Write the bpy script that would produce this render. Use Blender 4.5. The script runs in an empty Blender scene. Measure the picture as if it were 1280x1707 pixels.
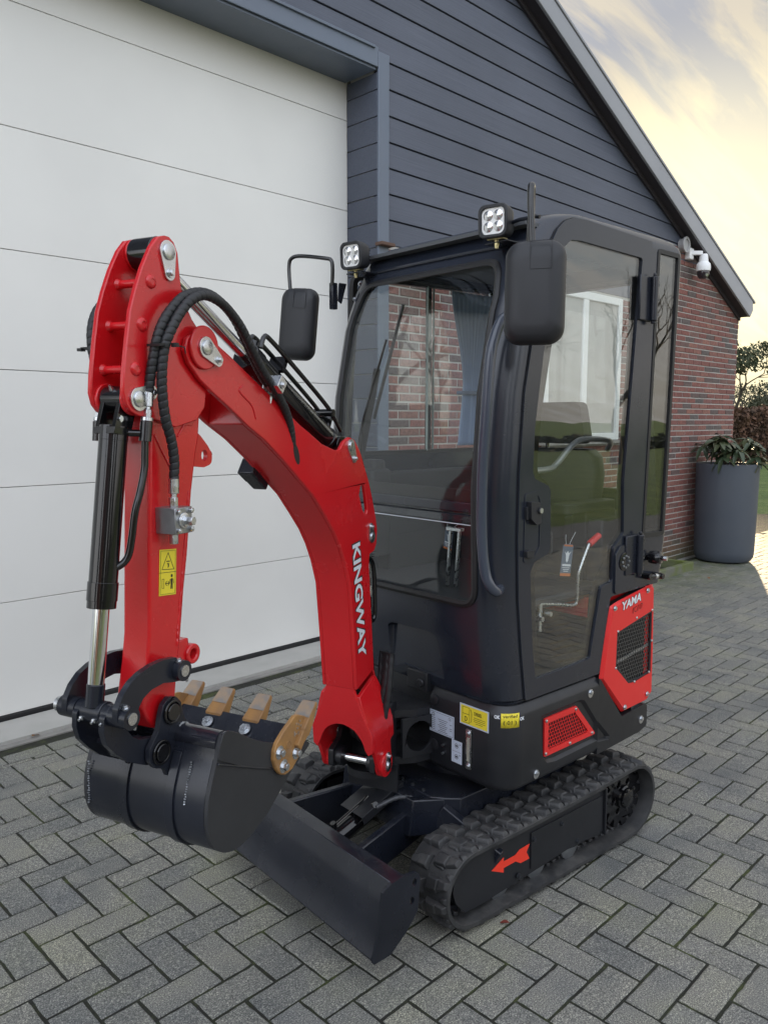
import bpy, bmesh, math, random
from mathutils import Vector, Matrix, Euler
from mathutils.geometry import tessellate_polygon
random.seed(7)
S = bpy.context.scene
C = S.collection
R = math.radians

# ---------------------------------------------------------------- camera
cam_d = bpy.data.cameras.new("camera")
cam = bpy.data.objects.new("camera", cam_d)
C.objects.link(cam)
yaw, pitch, roll = .786, .1159, .0011
fw = Vector((math.sin(yaw)*math.cos(pitch), math.cos(yaw)*math.cos(pitch), -math.sin(pitch)))
rt = Vector((math.cos(yaw), -math.sin(yaw), 0))
up = rt.cross(fw)
r2 = rt*math.cos(roll)+up*math.sin(roll)
u2 = up*math.cos(roll)-rt*math.sin(roll)
m = Matrix((r2, u2, -fw)).transposed().to_4x4()
m.translation = Vector((-.8571, -2.473, 1.6166))
cam.matrix_world = m
cam_d.sensor_fit = 'VERTICAL'
cam_d.sensor_height = 24
cam_d.lens = 24*1320.3/1707
cam_d.clip_start = .05
cam_d.clip_end = 2000
S.camera = cam
S.render.resolution_x, S.render.resolution_y = 767, 1024

# ---------------------------------------------------------------- world, sun, exposure
SUN_AZ, SUN_EL = R(66), R(8.8)          # azimuth from +Y towards +X
W = bpy.data.worlds.new("World")
S.world = W
W.use_nodes = True
nt = W.node_tree
nt.nodes.clear()
N = nt.nodes.new
L = nt.links.new
sky = N('ShaderNodeTexSky')
sky.sky_type = 'NISHITA'
sky.sun_disc = False
sky.sun_elevation = SUN_EL
sky.sun_rotation = SUN_AZ
sky.air_density = 1.0
sky.dust_density = 2.2
sky.ozone_density = 1.0
tc = N('ShaderNodeTexCoord')
sunv = (math.sin(SUN_AZ)*math.cos(SUN_EL), math.cos(SUN_AZ)*math.cos(SUN_EL), math.sin(SUN_EL))
dot = N('ShaderNodeVectorMath'); dot.operation = 'DOT_PRODUCT'
dot.inputs[1].default_value = sunv
L(tc.outputs['Generated'], dot.inputs[0])
sep = N('ShaderNodeSeparateXYZ'); L(tc.outputs['Generated'], sep.inputs[0])
# flatten the dome so that the cloud sheets stretch towards the horizon
zz = N('ShaderNodeMath'); zz.operation = 'ADD'; zz.inputs[1].default_value = .22; L(sep.outputs['Z'], zz.inputs[0])
zm = N('ShaderNodeMath'); zm.operation = 'MAXIMUM'; zm.inputs[1].default_value = .05; L(zz.outputs[0], zm.inputs[0])
dv = N('ShaderNodeVectorMath'); dv.operation = 'DIVIDE'
cb = N('ShaderNodeCombineXYZ')
for i in range(3): L(zm.outputs[0], cb.inputs[i])
L(tc.outputs['Generated'], dv.inputs[0]); L(cb.outputs[0], dv.inputs[1])
mp = N('ShaderNodeMapping'); mp.inputs['Rotation'].default_value = (0, 0, R(28)); mp.inputs['Scale'].default_value = (.8, 4.4, 0.0)
L(dv.outputs[0], mp.inputs[0])
n1 = N('ShaderNodeTexNoise'); n1.inputs['Scale'].default_value = 2.6; n1.inputs['Detail'].default_value = 9; n1.inputs['Roughness'].default_value = .58; n1.inputs['Distortion'].default_value = .5
L(mp.outputs[0], n1.inputs['Vector'])
cr = N('ShaderNodeValToRGB'); cr.color_ramp.elements[0].position = .44; cr.color_ramp.elements[1].position = .60
L(n1.outputs['Fac'], cr.inputs[0])
cl = N('ShaderNodeMath'); cl.operation = 'MULTIPLY'; cl.inputs[1].default_value = .85; L(cr.outputs[0], cl.inputs[0])
# glow of the veiled sun: thin cloud around it scatters its light
g1 = N('ShaderNodeMapRange'); g1.inputs[1].default_value = .962; g1.inputs[2].default_value = 1.0; g1.clamp = True
L(dot.outputs['Value'], g1.inputs[0])
g2 = N('ShaderNodeMath'); g2.operation = 'POWER'; g2.inputs[1].default_value = 1.6; L(g1.outputs[0], g2.inputs[0])
# cloud colour: brighter away from the sun as added fill, dim warm near it
cc = N('ShaderNodeMix'); cc.data_type = 'RGBA'
cc.inputs[6].default_value = (3.5, 3.6, 3.9, 1); cc.inputs[7].default_value = (1.26, 1.12, .88, 1)
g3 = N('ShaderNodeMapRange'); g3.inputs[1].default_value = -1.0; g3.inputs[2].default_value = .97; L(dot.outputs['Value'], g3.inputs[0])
g3p = N('ShaderNodeMath'); g3p.operation = 'POWER'; g3p.inputs[1].default_value = 1.0; L(g3.outputs[0], g3p.inputs[0])
L(g3p.outputs[0], cc.inputs[0])
veil = N('ShaderNodeMix'); veil.data_type = 'RGBA'; veil.inputs[0].default_value = .93
vc = N('ShaderNodeMix'); vc.data_type = 'RGBA'; vc.inputs[6].default_value = (3.4, 3.75, 4.45, 1); vc.inputs[7].default_value = (.52, .59, .72, 1)  # veil likewise raised opposite the sun, added fill for the shaded front
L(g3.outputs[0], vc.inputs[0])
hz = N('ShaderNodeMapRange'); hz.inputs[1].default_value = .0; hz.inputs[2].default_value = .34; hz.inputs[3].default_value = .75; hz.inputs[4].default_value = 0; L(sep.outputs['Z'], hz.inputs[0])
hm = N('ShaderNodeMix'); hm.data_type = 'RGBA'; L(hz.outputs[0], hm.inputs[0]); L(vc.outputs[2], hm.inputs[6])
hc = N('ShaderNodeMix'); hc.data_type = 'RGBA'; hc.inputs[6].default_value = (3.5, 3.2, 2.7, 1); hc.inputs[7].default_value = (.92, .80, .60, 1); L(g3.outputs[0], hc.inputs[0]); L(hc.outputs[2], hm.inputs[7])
cap = N('ShaderNodeVectorMath'); cap.operation = 'MINIMUM'; cap.inputs[1].default_value = (3.6, 2.9, 2.0)   # thin cloud dims the aureole
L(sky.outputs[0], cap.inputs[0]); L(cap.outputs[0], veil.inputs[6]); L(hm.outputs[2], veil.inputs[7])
mx = N('ShaderNodeMix'); mx.data_type = 'RGBA'
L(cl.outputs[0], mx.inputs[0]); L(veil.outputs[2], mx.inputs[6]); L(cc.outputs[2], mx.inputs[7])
gc = N('ShaderNodeMix'); gc.data_type = 'RGBA'; gc.blend_type = 'ADD'; gc.inputs[7].default_value = (1.5, 1.25, .55, 1)
L(g2.outputs[0], gc.inputs[0]); L(mx.outputs[2], gc.inputs[6])
bg = N('ShaderNodeBackground'); bg.inputs['Strength'].default_value = .12
L(gc.outputs[2], bg.inputs['Color'])
wo = N('ShaderNodeOutputWorld'); L(bg.outputs[0], wo.inputs['Surface'])

sd = bpy.data.lights.new("sun", 'SUN')
sd.energy = 2.0
sd.angle = R(1.2)
sd.color = (1, .76, .48)
sun = bpy.data.objects.new("sun", sd)
C.objects.link(sun)
sun.rotation_euler = Vector(sunv).to_track_quat('Z', 'Y').to_euler()
S.view_settings.view_transform = 'Standard'
S.view_settings.look = 'None'
S.view_settings.gamma = 1
S.view_settings.use_curve_mapping = False
S.view_settings.exposure = 2.45

# ---------------------------------------------------------------- material helpers
MATS = {}
def mat(name, col, rough=.5, metal=0., coat=0., spec=.5, noise=0., nscale=30., bump=0., bscale=60., var=None, vscale=4., vamt=.5, bdist=.002, dust=0.):
    if name in MATS: return MATS[name]
    M = bpy.data.materials.new(name); M.use_nodes = True
    t = M.node_tree; b = t.nodes['Principled BSDF']
    b.inputs['Base Color'].default_value = (*col, 1)
    b.inputs['Roughness'].default_value = rough
    b.inputs['Metallic'].default_value = metal
    b.inputs['Coat Weight'].default_value = coat
    b.inputs['Coat Roughness'].default_value = .12
    b.inputs['Specular IOR Level'].default_value = spec
    co = t.nodes.new('ShaderNodeTexCoord')
    if noise or var:
        n = t.nodes.new('ShaderNodeTexNoise'); n.inputs['Scale'].default_value = vscale; n.inputs['Detail'].default_value = 6
        t.links.new(co.outputs['Object'], n.inputs['Vector'])
        mr = t.nodes.new('ShaderNodeMapRange'); mr.inputs[1].default_value = .35; mr.inputs[2].default_value = .68
        t.links.new(n.outputs['Fac'], mr.inputs[0])
        mm = t.nodes.new('ShaderNodeMath'); mm.operation = 'MULTIPLY'; mm.inputs[1].default_value = vamt
        t.links.new(mr.outputs[0], mm.inputs[0])
        x = t.nodes.new('ShaderNodeMix'); x.data_type = 'RGBA'
        x.inputs[6].default_value = (*col, 1); x.inputs[7].default_value = (*(var or col), 1)
        t.links.new(mm.outputs[0], x.inputs[0])
        t.links.new(x.outputs[2], b.inputs['Base Color'])
        if noise:
            n2 = t.nodes.new('ShaderNodeTexNoise'); n2.inputs['Scale'].default_value = nscale; n2.inputs['Detail'].default_value = 5
            t.links.new(co.outputs['Object'], n2.inputs['Vector'])
            r = t.nodes.new('ShaderNodeMapRange'); r.inputs[3].default_value = rough-noise; r.inputs[4].default_value = rough+noise
            r.inputs[1].default_value = .3; r.inputs[2].default_value = .7
            t.links.new(n2.outputs['Fac'], r.inputs[0]); t.links.new(r.outputs[0], b.inputs['Roughness'])
    if bump:
        nb = t.nodes.new('ShaderNodeTexNoise'); nb.inputs['Scale'].default_value = bscale; nb.inputs['Detail'].default_value = 4
        t.links.new(co.outputs['Object'], nb.inputs['Vector'])
        bp = t.nodes.new('ShaderNodeBump'); bp.inputs['Strength'].default_value = bump; bp.inputs['Distance'].default_value = bdist
        t.links.new(nb.outputs['Fac'], bp.inputs['Height']); t.links.new(bp.outputs[0], b.inputs['Normal'])
    if dust:      # fine dust that has settled on upward faces, plus faint wipe marks
        ge = t.nodes.new('ShaderNodeNewGeometry'); sx = t.nodes.new('ShaderNodeSeparateXYZ'); t.links.new(ge.outputs['Normal'], sx.inputs[0])
        a = t.nodes.new('ShaderNodeMapRange'); a.inputs[1].default_value = .25; a.inputs[2].default_value = 1.0; a.inputs[3].default_value = .12; a.inputs[4].default_value = 1.0; t.links.new(sx.outputs['Z'], a.inputs[0])
        mp_ = t.nodes.new('ShaderNodeMapping'); mp_.inputs['Scale'].default_value = (9, 9, 2.5); t.links.new(co.outputs['Object'], mp_.inputs[0])
        n_ = t.nodes.new('ShaderNodeTexNoise'); n_.inputs['Scale'].default_value = 1.6; n_.inputs['Detail'].default_value = 11; n_.inputs['Roughness'].default_value = .72; t.links.new(mp_.outputs[0], n_.inputs['Vector'])
        q = t.nodes.new('ShaderNodeMapRange'); q.inputs[1].default_value = .44; q.inputs[2].default_value = .70; t.links.new(n_.outputs['Fac'], q.inputs[0])
        w = t.nodes.new('ShaderNodeMath'); w.operation = 'MULTIPLY'; t.links.new(a.outputs[0], w.inputs[0]); t.links.new(q.outputs[0], w.inputs[1])
        w2 = t.nodes.new('ShaderNodeMath'); w2.operation = 'MULTIPLY'; w2.inputs[1].default_value = dust; t.links.new(w.outputs[0], w2.inputs[0])
        y = t.nodes.new('ShaderNodeMix'); y.data_type = 'RGBA'; y.inputs[6].default_value = (*col, 1); y.inputs[7].default_value = (.15, .14, .125, 1)
        src = b.inputs['Base Color'].links[0].from_socket if b.inputs['Base Color'].links else None
        if src is not None: t.links.new(src, y.inputs[6])
        t.links.new(w2.outputs[0], y.inputs[0]); t.links.new(y.outputs[2], b.inputs['Base Color'])
    MATS[name] = M
    return M
def glass(name, tint, refl=1.0, ior=1.66):
    if name in MATS: return MATS[name]
    M = bpy.data.materials.new(name); M.use_nodes = True
    t = M.node_tree; t.nodes.clear()
    o = t.nodes.new('ShaderNodeOutputMaterial'); a = t.nodes.new('ShaderNodeBsdfTransparent'); g = t.nodes.new('ShaderNodeBsdfGlossy')
    a.inputs[0].default_value = (*tint, 1); g.inputs['Roughness'].default_value = .004; g.inputs[0].default_value = (refl, refl, refl, 1)
    f = t.nodes.new('ShaderNodeFresnel'); ge = t.nodes.new('ShaderNodeNewGeometry')
    r = t.nodes.new('ShaderNodeMapRange'); r.inputs[3].default_value = ior; r.inputs[4].default_value = 1/ior
    t.links.new(ge.outputs['Backfacing'], r.inputs[0]); t.links.new(r.outputs[0], f.inputs['IOR'])
    x = t.nodes.new('ShaderNodeMixShader')
    n = t.nodes.new('ShaderNodeTexNoise'); n.inputs['Scale'].default_value = 3
    co = t.nodes.new('ShaderNodeTexCoord'); t.links.new(co.outputs['Object'], n.inputs['Vector'])
    bp = t.nodes.new('ShaderNodeBump'); bp.inputs['Strength'].default_value = .05; bp.inputs['Distance'].default_value = .02
    t.links.new(n.outputs['Fac'], bp.inputs['Height']); t.links.new(bp.outputs[0], g.inputs['Normal'])
    t.links.new(f.outputs[0], x.inputs[0]); t.links.new(a.outputs[0], x.inputs[1]); t.links.new(g.outputs[0], x.inputs[2])
    t.links.new(x.outputs[0], o.inputs[0])
    MATS[name] = M
    return M

RED = mat('red_paint', (.60, .010, .015), .24, coat=.35, noise=.06, nscale=9, bump=.30, bscale=190, bdist=.0012, var=(.52, .008, .012), vscale=5)
REDP = mat('red_panel', (.72, .018, .018), .38, coat=.2, noise=.06, nscale=20, bump=.05, bscale=300)
REDC = mat('arrow_red', (.85, .045, .02), .45)
CAB = mat('anthracite_paint', dust=.05, col=(.015, .019, .030), rough=.22, spec=.62, noise=.06, nscale=6, var=(.020, .023, .030), vscale=3)
SKIRT = mat('black_powder_coat', dust=.12, col=(.011, .012, .015), rough=.40, noise=.07, nscale=14, bump=.12, bscale=600, bdist=.0006, var=(.019, .020, .024), vscale=5)
BLK = mat('black_steel', dust=.14, col=(.008, .010, .016), rough=.27, noise=.10, nscale=5, bump=.03, bscale=200, bdist=.0006, var=(.018, .021, .031), vscale=4, vamt=.6)
BLKG = mat('gloss_black', (.006, .006, .007), .12, coat=.3, noise=.03, nscale=25)
PLAS = mat('black_plastic', (.015, .016, .019), .48, bump=.1, bscale=700, bdist=.0005)
GASK = mat('rubber_seal', (.012, .012, .013), .5)
RUB = mat('track_rubber', dust=.35, col=(.020, .021, .023), rough=.55, noise=.12, nscale=25, bump=.25, bscale=90, bdist=.0015, var=(.050, .050, .050), vscale=14, vamt=.8)
HOSE = mat('hose_guard', (.016, .017, .019), .5, bump=.1, bscale=300)
CHR = mat('chrome', (.72, .73, .75), .14, metal=1)
ZINC = mat('zinc', (.62, .64, .66), .28, metal=1, noise=.08, nscale=60)
ZINCD = mat('zinc_dull', (.40, .42, .44), .42, metal=1, noise=.1, nscale=60)
TOOTH = mat('tooth_ochre', (.36, .185, .055), .5, noise=.1, nscale=30, bump=.4, bscale=90, bdist=.002, var=(.24, .13, .055), vscale=22, vamt=.9)
TOOTHW = mat('tooth_worn', (.34, .24, .15), .45, noise=.1, nscale=30, bump=.4, bscale=60, bdist=.002, var=(.22, .20, .18), vscale=40, vamt=1.0)
WHT = mat('white_print', (.72, .76, .80), .45)
RAILM = mat('rail_paint', (.045, .055, .078), .2, spec=.7)
YEL = mat('yellow_print', (.80, .66, .04), .45)
PRB = mat('black_print', (.012, .012, .012), .5)
SILV = mat('label_silver', (.50, .56, .66), .4)
LENS = mat('lamp_lens', (.80, .80, .78), .12, spec=.8)
REFLR = mat('lamp_reflector', (.85, .85, .85), .15, metal=.9)
GL = glass('window_glass', (.965, .98, .97))
GLT = glass('windscreen_glass', (.965, .98, .975), 1., 1.42)
CURT = mat('curtain_fabric', (.36, .46, .64), .85, bump=.3, bscale=200)
SEATM = mat('seat_vinyl', (.012, .013, .015), .5, bump=.15, bscale=150)

# ---------------------------------------------------------------- mesh builder
class MB:
    def __init__(s): s.b = bmesh.new()
    def faces(s, pts, fs):
        v = [s.b.verts.new(p) for p in pts]
        for f in fs:
            try: s.b.faces.new([v[i] for i in f])
            except ValueError: pass
        return v
    def box(s, c, d, rot=None):
        x, y, z = (k/2 for k in d)
        P = [Vector((i*x, j*y, k*z)) for i in (-1, 1) for j in (-1, 1) for k in (-1, 1)]
        if rot is not None: P = [rot @ p for p in P]
        s.faces([p+Vector(c) for p in P], [(0, 1, 3, 2), (4, 6, 7, 5), (0, 4, 5, 1), (2, 3, 7, 6), (0, 2, 6, 4), (1, 5, 7, 3)])
        return s
    def beam(s, a, b, w, h, upv=(0, 0, 1)):
        a, b = Vector(a), Vector(b); d = (b-a); l = d.length; d.normalize()
        sd_ = d.cross(Vector(upv)).normalized(); u = sd_.cross(d)
        rot = Matrix((d, sd_, u)).transposed()
        return s.box((a+b)/2, (l, w, h), rot)
    def cyl(s, a, b, r, r1=None, n=20, caps=True):
        a, b = Vector(a), Vector(b); r1 = r if r1 is None else r1
        d = (b-a).normalized(); q = d.to_track_quat('Z', 'Y')
        A = []; Bb = []
        for i in range(n):
            t = 2*math.pi*i/n; o = q @ Vector((math.cos(t), math.sin(t), 0))
            A.append(s.b.verts.new(a+o*r)); Bb.append(s.b.verts.new(b+o*r1))
        for i in range(n):
            j = (i+1) % n
            s.b.faces.new((A[i], A[j], Bb[j], Bb[i]))
        if caps:
            s.b.faces.new(A[::-1]); s.b.faces.new(Bb)
        return s
    def ring(s, a, b, ro, ri, n=28):
        a, b = Vector(a), Vector(b); d = (b-a).normalized(); q = d.to_track_quat('Z', 'Y')
        V = []
        for i in range(n):
            t = 2*math.pi*i/n; o = q @ Vector((math.cos(t), math.sin(t), 0))
            V.append([s.b.verts.new(p) for p in (a+o*ro, b+o*ro, b+o*ri, a+o*ri)])
        for i in range(n):
            j = (i+1) % n
            for k in range(4):
                l = (k+1) % 4
                s.b.faces.new((V[i][k], V[j][k], V[j][l], V[i][l]))
        return s
    def lathe(s, prof, origin=(0, 0, 0), axis=(0, 0, 1), n=32):
        q = Vector(axis).to_track_quat('Z', 'Y'); o = Vector(origin); rows = []
        for r, z in prof:
            rows.append([s.b.verts.new(o+q @ Vector((r*math.cos(2*math.pi*i/n), r*math.sin(2*math.pi*i/n), z))) for i in range(n)])
        for a, b in zip(rows, rows[1:]):
            for i in range(n):
                j = (i+1) % n
                s.b.faces.new((a[i], a[j], b[j], b[i]))
        s.b.faces.new(rows[0][::-1]); s.b.faces.new(rows[-1])
        return s
    def tube(s, path, r, n=10, closed=False, rfun=None):
        P = [Vector(p) for p in path]; rows = []; m_ = len(P); prev = None
        for i, p in enumerate(P):
            a = P[i-1] if (i > 0 or closed) else P[i]; c = P[(i+1) % m_] if (i < m_-1 or closed) else P[i]
            d = (c-a).normalized()
            if prev is None:
                u = d.orthogonal().normalized()
            else:
                u = (prev-d*prev.dot(d))
                u = u.normalized() if u.length > 1e-6 else d.orthogonal().normalized()
            prev = u; w = d.cross(u); rr = r if rfun is None else rfun(i, m_)*r
            rows.append([s.b.verts.new(p+(u*math.cos(2*math.pi*k/n)+w*math.sin(2*math.pi*k/n))*rr) for k in range(n)])
        rng = range(m_) if closed else range(m_-1)
        for i in rng:
            a, c = rows[i], rows[(i+1) % m_]
            for k in range(n):
                j = (k+1) % n
                s.b.faces.new((a[k], a[j], c[j], c[k]))
        if not closed:
            s.b.faces.new(rows[0][::-1]); s.b.faces.new(rows[-1])
        return s
    def prism(s, loops, f0, f1):
        """loops: outline first, then holes (2-D); f0, f1 map a 2-D point to 3-D on the two faces"""
        if not isinstance(loops[0][0], (tuple, list)): loops = [loops]
        tri = tessellate_polygon([[Vector((a, b, 0)) for a, b in l] for l in loops])
        flat = [p for l in loops for p in l]
        A = [s.b.verts.new(f0(*p)) for p in flat]; Bb = [s.b.verts.new(f1(*p)) for p in flat]
        for t in tri:
            for V, o in ((A, 1), (Bb, -1)):
                try: s.b.faces.new([V[i] for i in t][::o])
                except ValueError: pass
        k = 0
        for l in loops:
            n = len(l)
            for i in range(n):
                j = (i+1) % n
                try: s.b.faces.new((A[k+i], A[k+j], Bb[k+j], Bb[k+i]))
                except ValueError: pass
            k += n
        return s
    def py(s, loops, y0, y1):   # outline in (x, z), thickness along y
        return s.prism(loops, lambda a, b: (a, y0, b), lambda a, b: (a, y1, b))
    def px(s, loops, x0, x1):   # outline in (y, z), thickness along x
        return s.prism(loops, lambda a, b: (x0, a, b), lambda a, b: (x1, a, b))
    def pz(s, loops, z0, z1):   # outline in (x, y), thickness along z
        return s.prism(loops, lambda a, b: (a, b, z0), lambda a, b: (a, b, z1))
    def loft(s, secs, caps=True):
        rows = [[s.b.verts.new(p) for p in sec] for sec in secs]
        for a, b in zip(rows, rows[1:]):
            n = len(a)
            for i in range(n):
                j = (i+1) % n
                s.b.faces.new((a[i], a[j], b[j], b[i]))
        if caps:
            s.b.faces.new(rows[0][::-1]); s.b.faces.new(rows[-1])
        return s
    def mesh(s, name, smooth=34):
        bmesh.ops.recalc_face_normals(s.b, faces=s.b.faces)
        me = bpy.data.meshes.new(name); s.b.to_mesh(me); s.b.free()
        if smooth:
            for p in me.polygons: p.use_smooth = True
            me.set_sharp_from_angle(angle=R(smooth))
        return me

WM = {}
I4 = Matrix.Identity(4)
def link(o, parent=None, fr=I4):
    C.objects.link(o)
    if parent is not None:
        o.parent = parent
        o.matrix_basis = WM[parent.name].inverted() @ fr
    else:
        o.matrix_basis = fr
    WM[o.name] = fr.copy()
    return o
def obj(name, mb, material, parent=None, fr=I4, bevel=0., seg=2, label=None, smooth=34, **props):
    me = mb if isinstance(mb, bpy.types.Mesh) else mb.mesh(name, smooth)
    if material is not None and not me.materials: me.materials.append(material)
    o = bpy.data.objects.new(name, me); link(o, parent, fr)
    if bevel:
        b = o.modifiers.new('bevel', 'BEVEL'); b.width = bevel; b.segments = seg; b.limit_method = 'ANGLE'; b.angle_limit = R(32)
        b.harden_normals = False
    if label: o['label'] = label
    for k, v in props.items(): o[k] = v
    return o
def empty(name, fr, label, cat, group=None):
    o = bpy.data.objects.new(name, None); o.empty_display_size = .2; link(o, None, fr)
    o['label'] = label; o['category'] = cat
    if group: o['group'] = group
    return o
def tag(o, label, cat, group=None):
    o['label'] = label; o['category'] = cat
    if group: o['group'] = group
    return o
def arc(cx, cy, r, a0, a1, n=8):
    return [(cx+r*math.cos(R(a0+(a1-a0)*i/n)), cy+r*math.sin(R(a0+(a1-a0)*i/n))) for i in range(n+1)]
def rrect(x0, x1, y0, y1, r, n=6):
    r = r if isinstance(r, (tuple, list)) else (r,)*4     # corner radii: x0y0, x1y0, x1y1, x0y1
    return (arc(x0+r[0], y0+r[0], r[0], 180, 270, n)+arc(x1-r[1], y0+r[1], r[1], 270, 360, n) +
            arc(x1-r[2], y1-r[2], r[2], 0, 90, n)+arc(x0+r[3], y1-r[3], r[3], 90, 180, n))
def roundpoly(pts, r, n=4):
    """fillet every corner of a polygon; r a number or a list of radii"""
    out = []; m_ = len(pts)
    for i in range(m_):
        p0, p, p1 = (Vector(pts[i-1]), Vector(pts[i]), Vector(pts[(i+1) % m_]))
        ri = r[i] if isinstance(r, (list, tuple)) else r
        a = (p0-p); b = (p1-p); la, lb = a.length, b.length
        if ri <= 0 or la < 1e-6 or lb < 1e-6: out.append(tuple(p)); continue
        a.normalize(); b.normalize()
        ang = a.angle(b)
        if ang > 3.05: out.append(tuple(p)); continue
        d = min(ri/math.tan(ang/2), la*.48, lb*.48)
        A = p+a*d; Bq = p+b*d
        for k in range(n+1):
            t = k/n
            q = A*(1-t)**2+p*2*t*(1-t)+Bq*t*t
            out.append(tuple(q))
    return out
def smooth_path(pts, per=8):
    P = [Vector(p) for p in pts]; out = []
    for i in range(len(P)-1):
        p0 = P[max(i-1, 0)]; p1 = P[i]; p2 = P[i+1]; p3 = P[min(i+2, len(P)-1)]
        for k in range(per):
            t = k/per
            out.append(.5*((2*p1)+(p2-p0)*t+(2*p0-5*p1+4*p2-p3)*t*t+(3*p1-p0-3*p2+p3)*t**3))
    out.append(P[-1])
    return out
def boolean(me_a, cutters):
    a = bpy.data.objects.new('tmp_a', me_a); C.objects.link(a); cs = []
    for c in cutters:
        me = c.mesh('tmp', 0); o = bpy.data.objects.new('tmp_c', me); C.objects.link(o); cs.append(o)
        md = a.modifiers.new('b', 'BOOLEAN'); md.operation = 'DIFFERENCE'; md.object = o; md.solver = 'EXACT'
    dg = bpy.context.evaluated_depsgraph_get()
    dg.update()
    me = bpy.data.meshes.new_from_object(a.evaluated_get(dg))
    for o in [a]+cs: bpy.data.objects.remove(o, do_unlink=True)
    for p in me.polygons: p.use_smooth = True
    me.set_sharp_from_angle(angle=R(34))
    me.materials.clear()
    return me
def text(name, body, material, parent, fr, origin, ux, uy, width=None, height=None, bold=0., depth=.0006, shear=0., label=None):
    """lettering as flat raised mesh: origin = lower-left corner, ux/uy unit directions in the frame"""
    cu = bpy.data.curves.new(name, 'FONT'); cu.body = body; cu.size = 1; cu.extrude = 0; cu.offset = bold; cu.shear = shear; cu.resolution_u = 3
    o = bpy.data.objects.new('tmp_t', cu); C.objects.link(o)
    dg = bpy.context.evaluated_depsgraph_get(); dg.update()
    me = bpy.data.meshes.new_from_object(o.evaluated_get(dg)); bpy.data.objects.remove(o, do_unlink=True)
    xs = [v.co.x for v in me.vertices]; ys = [v.co.y for v in me.vertices]
    x0, x1, y0, y1 = min(xs), max(xs), min(ys), max(ys)
    sx = width/(x1-x0) if width else None; sy = height/(y1-y0) if height else None
    sx = sx or sy; sy = sy or sx
    ux, uy = Vector(ux).normalized(), Vector(uy).normalized(); nn = ux.cross(uy); og = Vector(origin)
    for v in me.vertices:
        v.co = og+ux*(v.co.x-x0)*sx+uy*(v.co.y-y0)*sy+nn*depth
    me.name = name; me.materials.clear(); me.materials.append(material)
    ob = bpy.data.objects.new(name, me); link(ob, parent, fr)
    if label: ob['label'] = label
    return ob
def bolt(mb, c, ax, r=.008, h=.006, washer=True):
    c = Vector(c); ax = Vector(ax).normalized()
    if washer: mb.cyl(c, c+ax*.0018, r*1.45, n=16)
    mb.cyl(c+ax*.0015, c+ax*h, r, n=6)
    mb.cyl(c+ax*h, c+ax*(h+.001), r*.72, n=10)
    return mb
def centroid(p):
    return (sum(a for a, b in p)/len(p), sum(b for a, b in p)/len(p))
def inset(p, d):
    """move every edge of a polygon inwards by d (mitred)"""
    n = len(p); ar = sum(p[i][0]*p[(i+1) % n][1]-p[(i+1) % n][0]*p[i][1] for i in range(n)); sg = 1 if ar > 0 else -1
    out = []
    for i in range(n):
        a, b, c = Vector(p[i-1]), Vector(p[i]), Vector(p[(i+1) % n])
        e1 = (b-a); e2 = (c-b)
        if e1.length < 1e-7 or e2.length < 1e-7: out.append(tuple(b)); continue
        e1.normalize(); e2.normalize()
        n1 = Vector((-e1.y, e1.x))*sg; n2 = Vector((-e2.y, e2.x))*sg
        k = n1+n2; q = max(1+n1.dot(n2), .35)
        out.append(tuple(b+k*(d/q)))
    return out
def inside(x, y, poly):
    c = False; n = len(poly); j = n-1
    for i in range(n):
        if (poly[i][1] > y) != (poly[j][1] > y) and x < (poly[j][0]-poly[i][0])*(y-poly[i][1])/(poly[j][1]-poly[i][1])+poly[i][0]: c = not c
        j = i
    return c
FU = Matrix.Rotation(R(-3.3), 4, 'Z')
FL = Matrix.Rotation(R(-5.0), 4, 'Z')
FB = Matrix.Rotation(R(19.0), 4, 'Z') @ Matrix.Translation((0, -.857, 0))

# ================================================================ THE SETTING
def shader(name):
    M = bpy.data.materials.new(name); M.use_nodes = True; MATS[name] = M
    return M, M.node_tree, M.node_tree.nodes['Principled BSDF'], M.node_tree.nodes.new, M.node_tree.links.new
def rnd_value(t, N_, L_):
    ge = N_('ShaderNodeNewGeometry'); oi = N_('ShaderNodeObjectInfo')
    a = N_('ShaderNodeMath'); a.operation = 'ADD'; L_(ge.outputs['Random Per Island'], a.inputs[0]); L_(oi.outputs['Random'], a.inputs[1])
    f = N_('ShaderNodeMath'); f.operation = 'FRACT'; L_(a.outputs[0], f.inputs[0])
    return f.outputs[0], ge
def ramp(N_, stops):
    r = N_('ShaderNodeValToRGB'); e = r.color_ramp.elements
    while len(e) < len(stops): e.new(.5)
    for k, (p, c) in enumerate(stops): e[k].position = p; e[k].color = (*c, 1)
    return r
# concrete paver: fine light and dark grit, blotches of damp and algae
PAVER, t, b, N_, L_ = shader('concrete_paver')
rv, ge = rnd_value(t, N_, L_)
base = ramp(N_, [(0, (.152, .153, .142)), (.35, (.176, .174, .157)), (.7, (.202, .197, .171)), (1, (.163, .164, .156))]); L_(rv, base.inputs[0])
gr = N_('ShaderNodeTexNoise'); gr.inputs['Scale'].default_value = 250; gr.inputs['Detail'].default_value = 4; gr.inputs['Roughness'].default_value = .65; L_(ge.outputs['Position'], gr.inputs['Vector'])
grr = ramp(N_, [(.36, (.34, .34, .35)), (.46, (.85, .85, .85)), (.56, (1.15, 1.15, 1.12)), (.64, (2.6, 2.55, 2.4))]); L_(gr.outputs['Fac'], grr.inputs[0])
mu = N_('ShaderNodeMix'); mu.data_type = 'RGBA'; mu.blend_type = 'MULTIPLY'; mu.inputs[0].default_value = 1
L_(base.outputs[0], mu.inputs[6]); L_(grr.outputs[0], mu.inputs[7])
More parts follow.
